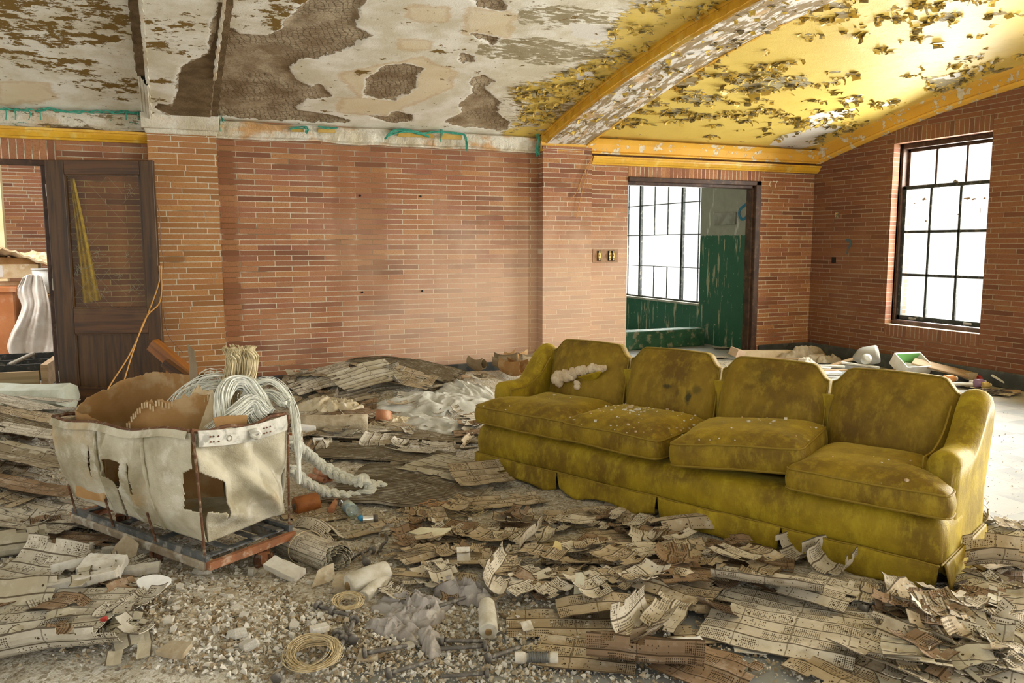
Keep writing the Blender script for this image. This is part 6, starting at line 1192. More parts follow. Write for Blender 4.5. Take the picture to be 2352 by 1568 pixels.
# ------------------------------------------------------------------ spools, cones, bottles
MAT['thr'] = mottled('white_thread', (.62, .59, .50), (.45, .40, .29), 16, .85, .6, .002, fine=180); MAT['thro'] = mottled('copper_thread', (.36, .13, .035), (.26, .09, .025), 20, .5, .6, .002, fine=160); MAT['tuber'] = mottled('terracotta_tube', (.50, .23, .12), (.42, .18, .09), 10, .7, .3, .002, c3=(.58, .38, .26)); MAT['iron'] = mottled('dusty_iron', (.16, .145, .125), (.10, .09, .08), 18, .6, .4, .002, c3=(.36, .34, .30), metal=.3); MAT['tin'] = plain('tin', (.75, .74, .70), .28, 1.0)
def axis_obj(name, p0, p1, parts, label, cat, group=None):
    """parts: list of (part name, profile [(r, t)], material) turned about the line p0-p1; t in 0..1 along it"""
    p0, p1 = np.array(p0, float), np.array(p1, float); L = np.linalg.norm(p1-p0); q = Vector(tuple(p1-p0)).to_track_quat('Z', 'Y').to_euler()
    if len(parts) == 1: V, Fc = lathe([(r_, t*L) for r_, t in parts[0][1]], 22); o = mesh(name, V, Fc, parts[0][2], loc=p0, rot=q, smooth=False)
    else:
        o = empty(name, p0, rot=q)
        for nm, prof, mt_ in parts: V, Fc = lathe([(r_, t*L) for r_, t in prof], 22); mesh(nm, V, Fc, mt_, o)
    for c in ([o] if o.type == 'MESH' else o.children): c.data.polygons.foreach_set('use_smooth', [len(p.vertices) == 4 for p in c.data.polygons])
    tag(o, label, cat, group); return o
def gz(px, py, up): return G0(px, py, up)
MAT['core'] = mottled('brown_cone_core', (.30, .19, .08), (.18, .11, .04), 30, .7)
def cone(a, b, r0, r1, label, mat='thr', core='core', name='thread_cone', cat='thread cone'):
    return axis_obj(name, a, b, [('thread', [(r0*.9, 0), (r0, .04), (r0*.99, .5), (r1, .95), (r1*.9, 1)], MAT[mat]), ('core', [(r0*.35, -.04), (r0*.35, 1.05)], MAT[core])], label, cat)
cone(gz(1122, 1450, .04), gz(1118, 1385, .05), .034, .030, 'upright white thread cone at the right end of the grey cloth')
cone(gz(880, 1228, .03), gz(905, 1193, .03), .024, .022, 'white thread spool behind the bent iron hook')
cone(gz(800, 1345, .05), gz(890, 1308, .07), .045, .038, 'large dirty white thread cone, the upper of two left of the cloth')
cone(gz(835, 1372, .03), gz(893, 1318, .05), .026, .022, 'slim dirty white thread cone lying in front of the larger one')
cone(gz(676, 1163, .05), gz(730, 1150, .05), .048, .048, 'big copper coloured thread spool right of the cart', 'thro', 'iron', 'thread_spool', 'thread spool')
cone(gz(660, 1010, .07), gz(690, 1012, .07), .05, .045, 'brown thread spool half hidden by the cart rim', 'thro', 'iron', 'thread_spool', 'thread spool')
for a, b, r0, r1, lab in (((760, 1172), (775, 1145), .020, .014, 'slim terracotta cone standing left of the plastic bottle'), ((690, 1222), (740, 1235), .024, .012, 'terracotta cone lying right of the dolly bar'), ((725, 1080), (757, 1098), .020, .022, 'terracotta tube under the upper braid'), ((712, 1092), (745, 1103), .014, .016, 'thin terracotta tube left of the thicker one under the braid'), ((742, 1072), (752, 1084), .016, .02, 'short terracotta tube end facing up beside the upper braid')):
    axis_obj('bobbin_tube', gz(*a, .03), gz(*b, .03), [('tube', [(r0*.6, 0), (r0, 0), (r1, 1), (r1*.6, 1), (r1*.6, .3)], MAT['tuber'])], lab, 'bobbin')
MAT['clearp'] = glassy('clear_plastic', (.86, .92, .92), .22); MAT['bluecap'] = plain('blue_plastic', (.03, .30, .62), .4)
b_ = axis_obj('plastic_bottle', gz(790, 1155, .045), gz(830, 1190, .04), [('bottle_body', [(.01, 0), (.030, .0), (.032, .05), (.030, .2), (.032, .3), (.031, .6), (.030, .68), (.018, .86), (.012, .93), (.012, .96)], MAT['clearp']), ('cap', [(.014, .94), (.014, 1.02), (.004, 1.03)], MAT['bluecap']), ('label_band', [(.0325, .18), (.0325, .50)], mottled('faded_bottle_label', (.55, .62, .55), (.18, .30, .42), 22, .5))], 'clear plastic bottle with a blue cap beside the silver tin', 'bottle')
axis_obj('tin_can', gz(833, 1193, .03), gz(868, 1190, .03), [('can_body', [(.018, .0), (.020, .0), (.0205, .04), (.0195, .08), (.0195, .62), (.0205, .66), (.0195, .70)], MAT['tin']), ('can_end', [(.021, .70), (.021, 1.0), (.016, 1.0)], MAT['iron'])], 'small silver tin with a black end right of the bottle', 'tin')
# spindles: rods with a round flange
def spindle(a, b, label, up=.02, r_=.0075, fr=.018, up2=None, group=None):
    p0, p1 = gz(*a, up), gz(*b, up if up2 is None else up2); L = np.linalg.norm(p1-p0); k = .012/L
    axis_obj('iron_spindle', p0, p1, [('flange', [(.005, 0), (fr, 0), (fr*1.03, k*.5), (fr, k), (r_, k)], MAT['iron']), ('rod', [(r_*.9, k), (r_*1.15, k*2.2), (r_, k*3), (r_*.92, .97), (r_*.7, 1)], MAT['iron'])], label, 'spindle', group)
for a, b, lab in (((888, 1547), (990, 1517), 'long iron spindle with its flange at the left, below the grey cloth'), ((1122, 1544), (1015, 1553), 'iron spindle with its flange at the right, on the bottom edge'), ((1118, 1482), (1012, 1490), 'thick iron spindle lying under the tip of the grey cloth'), ((1012, 1470), (1110, 1472), 'iron spindle just above the thick one under the cloth tip'), ((1118, 1512), (1196, 1485), 'iron spindle left of the card sheets with its flange facing us'),
                  ((833, 1500), (935, 1482), 'rusty iron spindle left of the cloth tip'), ((775, 1452), (765, 1500), 'dark iron spindle pointing down, nearest the wire coil'), ((790, 1465), (770, 1520), 'dark iron spindle right of the one nearest the coil'), ((812, 1470), (790, 1435), 'short dark spindle with a wide flange in the dark cluster'), ((815, 1420), (800, 1450), 'small spindle at the top of the dark cluster'), ((728, 1388), (780, 1408), 'black iron rod above the dark cluster'), ((760, 1400), (800, 1412), 'shorter black iron rod beside the longer one'),
                  ((980, 1400), (1075, 1370), 'thin pale rod tucked under the grey cloth'), ((855, 1262), (835, 1285), 'iron spindle with its flange up, above the thread cones'), ((842, 1290), (830, 1268), 'iron ring ended spindle below the flange up one'), ((805, 1278), (850, 1262), 'rusty spindle crossing above the thread cones'),
                  ((1982, 1400), (2025, 1370), 'crossed iron rod by the sofa corner, the leftmost'), ((2008, 1392), (2080, 1376), 'crossed iron rod by the sofa corner reaching right under the skirt'), ((2004, 1388), (2020, 1440), 'crossed iron rod by the sofa corner pointing down'), ((1290, 1206), (1213, 1216), 'iron rod on the brown cards before the sofa'), ((1035, 1222), (980, 1214), 'black iron rod beside the fibre tangle'), ((30+0, 1565), (60, 1545), 'short dark spindle at the bottom left corner of the view'),
                  ((633, 1560), (650, 1540), 'dark spindle head at the bottom edge left of the wire coil')):
    if 'bottom left corner' in lab: continue
    spindle(a, b, lab, .03 if a[1] > 1380 else .04)
p0 = gz(884, 1228, .03); m = MB(); P = spline([gz(885, 1225, .05), gz(888, 1240, .045), gz(878, 1252, .03), gz(870, 1268, .02)], 18); m.tube(P, .007, 8); o = m.build('iron_hook', MAT['iron']); tag(o, 'bent iron hook sticking out of the white thread spool', 'hook')
e = empty('wire_reel', gz(1190, 1510, .025), AR); tag(e, 'grey wire wound on a pale tube right of the iron spindles', 'wire reel'); V, Fc = lathe([(.010, -.01), (.020, -.01), (.020, .02), (.015, .03), (.015, .10), (.020, .11), (.020, .135), (.01, .135)], 18, 'x'); mesh('reel_tube', V, Fc, MAT['pl1'], e)
m = MB(); t = np.linspace(0, 1, 420); m.tube(np.c_[.030+.072*t+.004*np.sin(t*60), .0195*np.cos(t*150), .0195*np.sin(t*150)], .0016, 4); m.build('wire_winding', plain('grey_wire', (.18, .18, .17), .5, .5), e)
# straw coloured wire coil and fibre tangles
MAT['straw'] = mottled('straw_fibre', (.62, .52, .33), (.48, .36, .18), 30, .7, .2, .001); MAT['orangef'] = mottled('orange_fibre', (.52, .26, .11), (.58, .42, .24), 12, .8, .2, .001)
def tangle(name, px, py, rx, ry, h, n, label, mat, seed, ring=None, fr=.0012, cat='fibre', nseg=30):
    rs = np.random.RandomState(seed); c = gz(px, py, .0); m = MB()
    for k in range(n):
        t = np.linspace(0, rs.uniform(.5, 1.6)*6.28, nseg); a0 = rs.uniform(0, 6.28)
        if ring: R0 = 1+rs.normal(0, .10); x = rx*R0*np.cos(t+a0)+rs.normal(0, .006); y = ry*R0*np.sin(t+a0)+rs.normal(0, .006); z = .03+h*(.5+.5*np.sin(t+a0+rs.normal(0, .3)))*rs.uniform(.3, 1)
        else:
            x0, y0 = rs.normal(0, .35)*rx, rs.normal(0, .35)*ry; x = x0+rx*rs.uniform(.2, .75)*np.cos(t*rs.uniform(.6, 1.2)+a0); y = y0+ry*rs.uniform(.2, .75)*np.sin(t+a0); z = .012+h*np.abs(np.sin(t*rs.uniform(.3, .9)+rs.uniform(0, 6)))*rs.rand()
        m.tube(np.c_[x, y, z], fr*rs.uniform(.6, 1.4), 4, caps=False)
    o = m.build(name, mat); o.location = c; o.rotation_euler = (0, 0, AR); tag(o, label, cat); return o
tangle('wire_coil', 722, 1530, .076, .066, .05, 85, 'round coil of straw coloured wire at the bottom edge', MAT['straw'], 1, ring=True, cat='wire coil')
tangle('fibre_tangle', 1035, 1185, .16, .07, .05, 90, 'tangle of straw coloured fibre before the dark card stack', MAT['straw'], 2); tangle('fibre_tangle', 1000, 1182, .11, .05, .06, 60, 'orange fibre bunch inside the straw coloured tangle', MAT['orangef'], 3)
tangle('fibre_tangle', 940, 1222, .05, .03, .03, 40, 'small orange fibre wisp beside the white thread spool', MAT['orangef'], 4); tangle('fibre_tangle', 800, 1405, .045, .03, .035, 60, 'loop of straw thread above the dark spindles', MAT['straw'], 5, ring=True); tangle('fibre_tangle', 1240, 1500, .05, .03, .02, 16, 'few loose fibres beside the wire reel', MAT['straw'], 6)
tangle('fibre_tangle', 2170, 1365, .10, .05, .03, 40, 'dark wiry scraps behind the near sofa corner', MAT['iron'], 7, cat='wire scraps')
# rolled bundle of cards beside the cart wheel
e = empty('rolled_card_bundle', (0, 0, 0)); tag(e, 'rolled bundle of cards with its layered end facing right, beside the cart wheel', 'card roll'); a, b = gz(648, 1236, .06), gz(775, 1284, .065)
D_ = (b-a)/np.linalg.norm(b-a); A_ = np.cross(D_, [0, 0, 1]); A_ /= np.linalg.norm(A_); B_ = np.cross(A_, D_)
for q in range(6):
    V = []; r_ = .024+.0070*q; n = 34
    for j, s_ in enumerate(np.linspace(0, 1, 12)):
        for i in range(n): t = 6.28*(.92)*i/(n-1)+q*1.3; rr = r_*(1+.05*math.sin(3*t+q)); V.append(a+(b-a)*(s_*(1+.02*math.sin(i*1.3+q)))+A_*rr*1.2*math.cos(t)+B_*rr*math.sin(t))
    UVs = [(.42*(j/11), i*.0068/.068*6) for j in range(12) for i in range(n)]
    o = mesh('card_layer', V, grid(n, 12), MAT['cB'] if q == 5 else MAT['cF'], e, uv=UVs); md = o.modifiers.new('solid', 'SOLIDIFY'); md.thickness = .0025
m = MB(); c0 = a+(b-a)*.45
m.tube([c0+A_*.085*math.cos(t)+B_*.072*math.sin(t) for t in np.linspace(0, 6.28, 30)[:-1]], .0018, 5, closed=True); m.build('string', MAT['straw'], e)

# ------------------------------------------------------------------ crumpled cloths
def cloth(px, py, rx, ry, h, rot, seed, mat, label, name='crumpled_cloth', cat='cloth', freq=6, sharp=1.0, up=0.0, nr=44, na=110, str_=1.0):
    p = G0(px, py); V = [(0, 0)]; rs = np.random.RandomState(seed)
    R = np.linspace(0, 1, nr); Aa = np.linspace(0, 2*math.pi, na, endpoint=False); RR, AA = np.meshgrid(R, Aa, indexing='ij'); ed = 1+.22*np.sin(AA*2+seed)+.12*np.sin(AA*5+seed*2)+.06*np.sin(AA*11+seed)
    x = (RR*ed*rx*np.cos(AA)).ravel(); y = (RR*ed*ry*np.sin(AA)).ravel(); Q = np.c_[x*freq*2.2*str_, y*freq*2.2, np.full(len(x), seed*.7)]; wq = np.c_[fbm(Q*.6, 3, seed), fbm(Q*.6+9, 3, seed+1), x*0]*.9
    r1 = 1-np.abs(fbm(Q+wq, 3, seed+2, .45))*2.6*sharp; r2 = 1-np.abs(fbm(Q*2.1+wq*2, 2, seed+5))*2.6; env = (1-RR.ravel()**2.4)*.75+.25*(1-RR.ravel()**8)
    z = h*env*(.38+.42*np.clip(r1, 0, 1)+.20*np.clip(r2, 0, 1)+.25*vnoise(Q*.45, seed+8))+.004; x = x+.02*fbm(Q*.8+4, 3, 3)+.25*h*fbm(Q+7, 2, 4); y = y+.02*fbm(Q*.8+8, 3, 6)
    c, s_ = math.cos(AR+math.radians(rot)), math.sin(AR+math.radians(rot)); X = x*c-y*s_; Y = x*s_+y*c; z = z+HT(X+p[0], Y+p[1])+up; z0 = float(z.min()); Fc = [tuple(f[::-1]) for f in grid(na, nr, True)]
    o = mesh(name, np.c_[X, Y, z-z0], Fc, MAT[mat] if isinstance(mat, str) else mat, loc=(p[0], p[1], z0), smooth=True); md = o.modifiers.new('solid', 'SOLIDIFY'); md.thickness = .003; tag(o, label, cat); return o
def clothmat(name, a, b, c): return mottled(name, a, b, 7, .92, .35, .0015, c3=c, fine=220, spec=.12)
MAT['greyk'] = clothmat('grey_knit', (.40, .37, .34), (.27, .245, .22), (.56, .52, .46)); MAT['sheetw'] = clothmat('grey_white_plastic', (.58, .58, .53), (.44, .43, .37), (.68, .67, .62)); MAT['lace'] = clothmat('cream_lace', (.66, .58, .42), (.54, .45, .29), (.74, .68, .55)); MAT['rag'] = clothmat('brown_rag', (.42, .36, .27), (.30, .24, .16), (.52, .47, .38)); MAT['net'] = clothmat('white_net', (.72, .68, .62), (.60, .54, .47), (.80, .78, .74))
cloth(950, 1410, .15, .10, .075, 25, 4, 'greyk', 'crumpled grey knitted cloth, the main heap beside the thread cone', freq=9, sharp=1.25)
cloth(905, 1455, .10, .055, .045, -8, 9, 'greyk', 'flatter part of grey knitted cloth lying toward the spindles', freq=10, sharp=1.25); cloth(1070, 1375, .10, .065, .08, -20, 14, 'greyk', 'pale violet-grey cloth gathered beneath the card strip', freq=10, sharp=1.2); cloth(990, 1480, .045, .085, .04, 6, 16, 'greyk', 'narrow tongue of grey cloth hanging down to the spindles', freq=6)
cloth(1010, 935, .46, .26, .10, 22, 21, 'sheetw', 'shiny grey-white plastic sheet crumpled against the sofa end', 'plastic_sheet', 'plastic sheet', freq=4.2, str_=.45); cloth(1080, 915, .26, .22, .12, -40, 25, 'sheetw', 'gathered white plastic fold rising beside the far sofa arm', 'plastic_sheet', 'plastic sheet', freq=5, str_=.4); cloth(1010, 985, .42, .20, .07, -14, 29, 'sheetw', 'lower crumpled plastic sheet left of the sofa cushion', 'plastic_sheet', 'plastic sheet', freq=5, str_=.5)
cloth(760, 940, .24, .17, .09, -10, 33, 'lace', 'bundled cream lace before the far heap', 'lace_bundle', 'lace', freq=7); cloth(905, 975, .30, .16, .05, -8, 37, 'lace', 'spread cream lace left of the plastic sheet', 'lace_bundle', 'lace', freq=7)
cloth(870, 880, .2, .14, .08, 10, 39, 'rag', 'brown rag caught in the middle of the far heap', freq=4)
# brown roll and orange tube end before the far heap
axis_obj('felt_roll', gz(690, 975, .07), gz(845, 972, .07), [('roll', [(.03, 0), (.065, .0), (.07, .1), (.065, .5), (.072, .9), (.065, 1), (.03, 1)], mottled('dusty_felt', (.52, .45, .33), (.40, .33, .22), 16, .95, .8, .006))], 'thick dusty felt roll lying before the lace bundle', 'felt roll')
axis_obj('cardboard_tube', gz(878, 968, .03), gz(878, 968, .03)+np.array([.02, .03, .07]), [('tube', [(.04, 0), (.056, 0), (.058, .5), (.06, 1), (.052, 1), (.045, .1)], MAT['tuber'])], 'orange cardboard tube end right of the felt roll', 'cardboard tube')
# plaster blocks beside the braid
slab(700, 1003, R_(.07, .05), .06, 20, (-.1, .1), 'white', 'white plaster block just right of the cart above the braid', up=.03, rag=.008); slab(730, 1023, R_(.035, .025), .03, 0, (0, 0), 'white', 'small white plaster block between the cart and the braid', up=.02)
# crumpled brown packing along the wall
random.seed(5)
for k, (px, py, s_, lab) in enumerate(((1095, 850, .16, 'leftmost crumpled brown card against the wall left of the sofa'), (1118, 838, .22, 'tallest folded brown card against the wall left of the sofa'), (1160, 845, .20, 'folded brown card leaning to the right by the wall'), (1195, 835, .24, 'long brown card propped near the pilaster'), (1215, 842, .18, 'small brown card nearest the pilaster behind the sofa arm'), (1178, 860, .22, 'flat brown card in front of the propped ones'))):
    p = G0(px, py+14); p[1] = min(p[1], 7.55); o = card_sheet(p[:2], k*1.9+.4, s_*1.2, 4, MAT['card'] if k % 2 else MAT['cardd'], 3000+k, c0=.95, c1=1.1, n0=2, n1=2, up=.10, flat=True, per=s_*.42, nu=5, tear=.05, name='crumpled_cardboard', sag=.03, wave=.3); tag(o, lab, 'cardboard')
# ------------------------------------------------------------------ clutter behind the sofa
def boxobj(px, py, d, rot, up, mat, label, name, cat, tilt=(0, 0), bev=.003, world=None):
    p = onz(px, py) if world is None else np.array(world); m = MB(); m.bb((-d[0]/2, -d[1]/2, 0), (d[0]/2, d[1]/2, d[2])); o = m.build(name, MAT[mat] if isinstance(mat, str) else mat); o.location = (p[0], p[1], H1(p[0], p[1])+up); o.rotation_euler = (tilt[0], tilt[1], AR+math.radians(rot)); md = o.modifiers.new('bevel', 'BEVEL'); md.width = bev; tag(o, label, cat); return o
MAT['jug'] = glassy('milky_plastic', (.80, .80, .78), .35)
def jugmat():
    g = G('milky_plastic_jug'); g.b.inputs['Transmission Weight'].default_value = .45; return g.done((.55, .55, .52), .35, spec=.5)
MAT['jug'] = jugmat()
pj_ = onz(2000, 850); axis_obj('plastic_jug', (pj_[0]+.04, pj_[1]-.06, .19), (pj_[0]-.12, pj_[1]+.16, .12), [('jug_body', [(.06, 0), (.095, .0), (.105, .06), (.105, .55), (.09, .72), (.045, .88), (.03, .95)], MAT['jug']), ('jug_base_ring', [(.05, -.01), (.06, -.01), (.06, .01)], MAT['pl1'])], 'cloudy plastic jug lying with its round base toward us by the right wall', 'jug')
cloth(1835, 826, .26, .16, .20, 0, 51, 'rag', 'twisted brown and white rag heap in the far right corner', freq=3, str_=.6); cloth(1890, 832, .2, .12, .12, 10, 53, 'rag', 'low brown rag right of the twisted heap', freq=4); cloth(1850, 842, .16, .08, .10, -5, 55, 'net', 'white rag in front of the twisted heap', freq=5)
boxobj(1755, 828, (.62, .10, .09), 2, .03, mottled('pale_carton', (.72, .60, .42), (.60, .48, .32), 8, .8), 'long pale carton lying just behind the third sofa back', 'carton', 'carton')
boxobj(1697, 828, (.26, .14, .10), 30, .03, mottled('pink_carton', (.66, .50, .38), (.58, .42, .30), 8, .8), 'crushed pink-brown carton left of the long pale one', 'carton', 'carton', (.2, .3))
MAT['wht'] = mottled('white_laminate', (.74, .74, .70), (.62, .60, .54), 8, .5, .1, .002); MAT['wdd'] = woodmat('grey_brown_board', (.40, .28, .16), (.26, .17, .09), 0, .7, .7); MAT['grn'] = plain('apple_green_paint', (.20, .52, .16), .5)
p = onz(2085, 868); e = empty('open_box', (p[0], p[1], .09), rot=(.55, 0, AR+.25)); tag(e, 'open white box with an apple green inside behind the right end of the sofa', 'box')
for nm, a, b, mt_ in (('side_panel', (-.16, -.12, 0), (-.15, .12, .14), 'wht'), ('side_panel', (.15, -.12, 0), (.16, .12, .14), 'wht'), ('end_panel', (-.15, .11, 0), (.15, .12, .14), 'wht'), ('end_panel', (-.15, -.12, 0), (.15, -.11, .14), 'wht'), ('bottom_panel', (-.15, -.11, 0), (.15, .11, .008), 'wht'), ('green_lining', (-.149, .100, .009), (.149, .109, .138), 'grn')):
    m = MB(); m.bb(a, b); m.build(nm, MAT[mt_], e)
for px, py, d, r_, up, mt_, lab, ti in ((1975, 852, (.40, .05, .02), -18, .05, 'wht', 'pale lath left of the white sheet by the jug', (0, .1)), (1885, 850, (.50, .08, .02), -12, .03, 'wht', 'white lath in the middle of the litter behind the sofa', (0, 0)), (1900, 862, (.44, .05, .015), 8, .04, 'wdd', 'thin brown lath in front of the rags', (0, 0)), (1935, 845, (.34, .06, .02), 20, .05, 'wdd', 'brown board leaning left of the jug', (.1, -.2)), (2150, 872, (.62, .045, .03), -34, .09, 'wht', 'long grey-white bar reaching right from the green box', (0, .12)), (2160, 874, (.55, .12, .02), -38, .12, 'wdd', 'broken chipboard strip leaning over the litter by the wall', (.4, .18)),
                                       (2135, 862, (.26, .10, .08), -4, .06, 'wdd', 'brown block behind the grey-white bar', (.1, .1)), (2030, 868, (.26, .14, .012), 10, .06, 'wdd', 'brown chipboard piece left of the green box', (-.3, 0)), (2200, 892, (.30, .06, .02), -6, .03, 'wht', 'white lath nearest the top of the near sofa arm', (0, 0)), (2290, 905, (.40, .05, .02), -8, .02, 'wdd', 'brown lath on the tiles at the right edge', (0, 0)), (2300, 890, (.22, .04, .02), -60, .06, 'wht', 'short white lath standing by the right wall', (0, .4)),
                                       (1820, 842, (.30, .14, .01), -10, .03, 'wht', 'white sheet fragment behind the third sofa back', (0, 0)), (1790, 838, (.5, .06, .012), -6, .05, 'wdd', 'tan lath behind the third sofa back', (0, 0)), (1870, 855, (.34, .12, .008), -30, .05, 'wht', 'white paper slip behind the valley of the sofa backs', (0, 0)), (1905, 868, (.28, .06, .01), 20, .05, 'wht', 'small white slip beside the paper slip', (.2, 0)), (2245, 888, (.16, .07, .03), 20, .03, 'wht', 'little white block left of the red bottle', (0, 0)), (2228, 880, (.10, .08, .07), 5, .04, 'pl2', 'beige cube in the litter by the red bottle', (0, 0))):
    boxobj(px, py, d, r_, up, mt_, lab, 'lath' if 'lath' in lab or 'bar' in lab else 'board_piece', 'lath' if 'lath' in lab else 'scrap', ti)
slab(2030, 872, [(-.14, -.05), (.1, -.07), (.16, .03), (-.02, .08), (-.13, .05)], .03, 0, (-.2, 0), 'white', 'bright white plaster sheet just behind the sofa left of the green box', up=.05, rag=.01); slab(2095, 885, [(-.2, -.05), (.22, -.07), (.2, .05), (-.05, .09), (-.2, .05)], .03, 0, (-.15, 0), 'white', 'bright white plaster sheet in front of the green box', up=.06, rag=.01)
p = onz(1985, 860); axis_obj('glass_stopper', (p[0], p[1], .16), (p[0]-.02, p[1]-.05, .19), [('disc', [(.02, 0), (.05, .0), (.055, .5), (.05, 1), (.02, 1)], MAT['jug'])], 'round clear knob in front of the jug', 'knob')
for px, py, r_, L, c, lab in ((2265, 880, .035, .26, (.30, .015, .02), 'dark red bottle lying by the right wall'), (2230, 866, .045, .13, (.50, .62, .62), 'crumpled can with a blue mark above the red bottle'), (2247, 894, .04, .10, (.25, .16, .30), 'purple lidded jar below the red bottle'), (2262, 896, .03, .08, (.55, .42, .15), 'yellow capped jar right of the purple one'), (2178, 884, .04, .12, (.62, .30, .12), 'orange and white carton cup behind the near arm'), (1965, 830, .03, .12, (.45, .42, .42), 'grey cup lying left of the jug')):
    p = onz(px, py); c_ = plain('paint_'+lab.split()[0], c, .4); axis_obj('bottle' if 'bottle' in lab else 'jar', (p[0]-L/2, p[1], H1(p[0], p[1])+r_+.02), (p[0]+L/2, p[1]-L*.3, H1(p[0], p[1])+r_+.02), [('body', [(r_*.8, 0), (r_, .04), (r_, .70), (r_*.55, .86), (r_*.5, 1)], c_), ('lid', [(r_*.6, .93), (r_*.6, 1.05)], MAT['wht'])], lab, 'bottle' if 'bottle' in lab else 'jar')
tangle('dark_scraps', 2285, 905, .16, .07, .04, 60, 'black stringy scraps on the tiles beside the near sofa arm', MAT['iron'], 17, fr=.003, cat='scraps')
for k in range(16):
    rs = np.random.RandomState(k+400); px = rs.uniform(1660, 2330); py = 828+max(0, (px-1850))*.13+rs.uniform(0, 22)+(8 if px < 1800 else 0); p = onz(px, py)
    if not ok_spot(p) or p[0] > 7.3: continue
    card_sheet(p[:2], rs.uniform(0, 6.28), rs.uniform(.15, .4), rs.randint(2, 5), MAT[['cD', 'cA', 'cF'][k % 3]], k+900, 'flattened card or paper scrap behind the sofa near the right wall', 'paper scraps behind the sofa', up=.02, wave=.2, name='paper_scrap', cat='paper scrap', nu=5)
for px, py, k in ((1660, 800, 1), (1690, 812, 2), (1715, 806, 3), (1650, 822, 4)): # threshold of the side room
    p = onz(px, py); card_sheet(p[:2], k*1.1, .25, 3, MAT['cD'], k+950, 'pale plaster flake on the floor inside the side room doorway', 'flakes in the side doorway', up=.01, name='floor_flake', cat='flake', nu=5)

# ------------------------------------------------------------------ left room clutter
MAT['obin'] = mottled('orange_painted_sheet', (.56, .23, .09), (.46, .17, .06), 3, .6, .2, .003, c3=(.62, .34, .20)); MAT['bpaint'] = mottled('blue_grey_spray', (.10, .14, .20), (.16, .20, .25), 10, .6)
e = empty('orange_bin', (-1.95, 10.9, 0), -.12); tag(e, 'orange painted bin with blue-grey graffiti in the room beyond the left opening', 'bin')
for nm, a, b in (('front_panel', (-1.2, -.42, .02), (.42, -.40, .93)), ('side_panel', (.40, -.42, .02), (.42, .42, .93)), ('rear_panel', (-1.2, .40, .02), (.42, .42, .93)), ('rim', (-1.22, -.44, .90), (.44, -.40, .95))):
    m = MB(); m.bb(a, b); m.build(nm, MAT['obin'], e)
for pts, r_ in ((((-.05, .86), (-.18, .80), (-.20, .66), (-.08, .62), (.02, .70), (-.02, .82), (-.10, .86)), .035), (((.22, .60), (.12, .52), (-.05, .47), (-.22, .50), (-.30, .56)), .03), (((.16, .50), (.10, .40), (.12, .30), (-.02, .26), (-.10, .20)), .035), (((.0, .62), (-.03, .46), (-.10, .32), (-.12, .10)), .04)):
    V, Fc = tube(spline([(a, 0, b) for a, b in pts], 30), r_, 6); V = np.array(V); V[:, 1] = -.424+V[:, 1]*.05; mesh('graffiti', V, Fc, MAT['bpaint'], e)
def putbox(c, d, rz, mat, label, name, cat, tilt=(0, 0)):
    m = MB(); m.bb((-d[0]/2, -d[1]/2, -d[2]/2), (d[0]/2, d[1]/2, d[2]/2)); o = m.build(name, MAT[mat]); o.location = c; o.rotation_euler = (tilt[0], tilt[1], rz); md = o.modifiers.new('bevel', 'BEVEL'); md.width = .006; tag(o, label, cat)
def oy(x, y, Y): return ony(x, y, Y)
putbox(oy(45, 622, 10.8), (.42, .3, .16), 0, 'cardw', 'pale carton on the orange bin', 'carton', 'carton'); putbox(oy(10, 622, 10.8), (.25, .3, .14), .1, 'wht', 'white box at the left end of the orange bin', 'box', 'box'); putbox(oy(20, 600, 10.9), (.62, .4, .10), -.05, 'card', 'brown board stack above the white box', 'board_stack', 'boards', (0, .05)); putbox(oy(50, 650, 10.75), (.9, .06, .05), 0, 'cardw', 'narrow timber along the front of the orange bin', 'timber', 'timber')
cloth_o = None
V = []; n = 24
for j in range(8):
    for i in range(n): t = i/(n-1); V.append((-.45+.95*t, .35*(j/7-.5), .10*math.sin(t*3.1)+.05*math.sin(t*7+j*.4)-.18*t*t+.012*math.sin(i*2+j)))
V2, Fc = sheet(V, n, 8, .02); p = oy(52, 600, 10.75); o = mesh('crumpled_cardboard', V2, Fc, MAT['cardw'], loc=(p[0], p[1], p[2]+.05)); tag(o, 'warped cardboard curving over the top of the orange bin', 'cardboard')
p = oy(104, 640, 10.6); axis_obj('plastic_bucket', (p[0], p[1], p[2]-.16), (p[0], p[1], p[2]+.12), [('bucket_body', [(.10, 0), (.105, .02), (.13, .93), (.12, .93), (.10, .1)], MAT['wht']), ('bucket_rim', [(.13, .93), (.14, .95), (.14, 1.0), (.125, 1.0)], MAT['wht'])], 'white bucket half hidden by the open door edge', 'bucket'); putbox((p[0], p[1]+.02, p[2]-.22), (.3, .3, .10), 0, 'card', 'brown box under the white bucket', 'carton', 'carton'); putbox((p[0]+.02, p[1]+.05, (p[2]-.28)/2), (.34, .3, p[2]-.28), 0, 'cardd', 'dull cabinet carrying the bucket behind the door', 'cabinet', 'cabinet')
# net curtain draped from the bin
P = []; NSX = spline([(52, 98), (38, 110), (50, 117), (40, 121), (24, 125), (20, 124), (46, 108)], 46)
for j in range(46):
    t = j/45; xl, xr = NSX[j]; yy = 637+200*t
    for i in range(34): s_ = i/33; q = oy(xl+(xr-xl)*s_, yy-8*math.sin(s_*3.14), 10.40); P.append((q[0], 10.38+.022*math.sin(s_*15+t*4)+.010*math.sin(s_*41+t*9)+.03*math.sin(t*7+s_*3), q[2]))
V, Fc = sheet(P, 34, 46, .006); o = mesh('draped_net', V, Fc, MAT['net'], smooth=True); tag(o, 'white net cloth hanging over the corner of the orange bin', 'cloth')
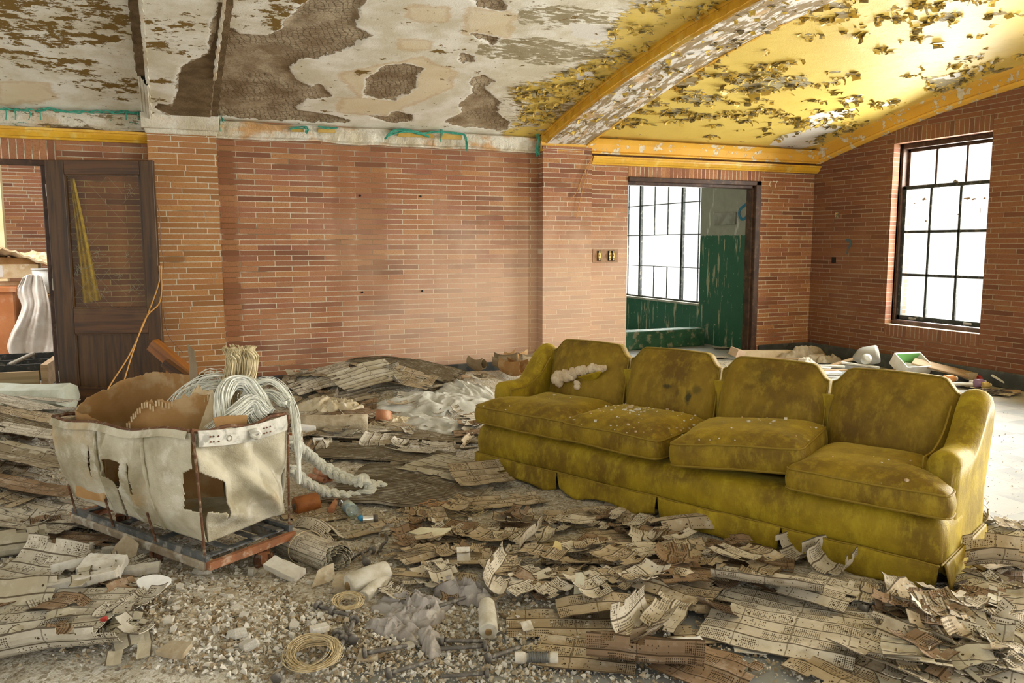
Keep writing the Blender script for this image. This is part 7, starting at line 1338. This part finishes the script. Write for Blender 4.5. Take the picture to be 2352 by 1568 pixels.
# drawer frame
p = oy(60, 872, 9.3); e = empty('drawer_frame', (p[0], 9.3, .04), -.05); tag(e, 'low dark open frame with crossbars on the floor beyond the left opening', 'frame')
for a, b in (((-.9, -.35, .0), (.18, -.32, .16)), ((-.9, -.12, .14), (.20, -.09, .20)), ((-.9, .10, .14), (.22, .13, .22)), ((-.9, .32, .0), (.24, .35, .26))): m = MB(); m.bb(a, b); m.build('crossbar', MAT['black'] if a[1] > -.3 else MAT['wdd'], e)
m = MB(); m.bb((.20, -.36, .0), (.26, .36, .22)); o = m.build('end_board', MAT['wdd'], e); m = MB(); m.tube([(-.12, -.1, .2), (.06, .12, .28)], .02, 10); m.build('roller', MAT['steel'], e)
cloth(20, 905, .3, .1, .06, 0, 71, mottled('teal_plastic', (.05, .45, .38), (.10, .55, .45), 9, .4), 'teal plastic bag scrap on the floor in the left opening', 'plastic_bag', 'plastic bag', freq=4)
# long faceted bundle lying in the opening
p = onz(60, 962); prof = [(0, 0), (.10, -.02), (.16, .06), (.13, .15), (.04, .19), (-.08, .16), (-.12, .06)]; V = []; NX = 9
for i in range(NX):
    for a, b in prof: V.append((-1.0+1.45*i/(NX-1)+.01*math.sin(i*3), a*1.3+.01*math.sin(i*2+b*20), b+.006*math.sin(i*5+a*9)))
k = len(prof); Fc = [(i*k+j, i*k+(j+1) % k, (i+1)*k+(j+1) % k, (i+1)*k+j) for i in range(NX-1) for j in range(k)]+[tuple(range(k-1, -1, -1)), tuple((NX-1)*k+j for j in range(k))]
o = mesh('wrapped_bundle', V, Fc, mottled('greenish_white_paper', (.60, .64, .56), (.48, .50, .40), 8, .7, .3, .004), loc=(p[0]-.08, p[1], H1(p[0], p[1])+.05), rot=(0, 0, AR-.02)); tag(o, 'long pale greenish paper bundle lying across the left opening', 'bundle')
for k in range(14):
    rs = np.random.RandomState(k+700); p = onz(rs.uniform(0, 130), rs.uniform(842, 925)); card_sheet(p[:2], rs.uniform(0, 6.28), rs.uniform(.3, .6), rs.randint(2, 5), MAT[['cC', 'cE', 'cF'][k % 3]], k+970, 'brown card scrap on the floor around the low frame beyond the left opening', 'card scraps around the low frame', up=.02+.01*rs.rand(), wave=.3, name='card_scrap', cat='card scrap', nu=5)
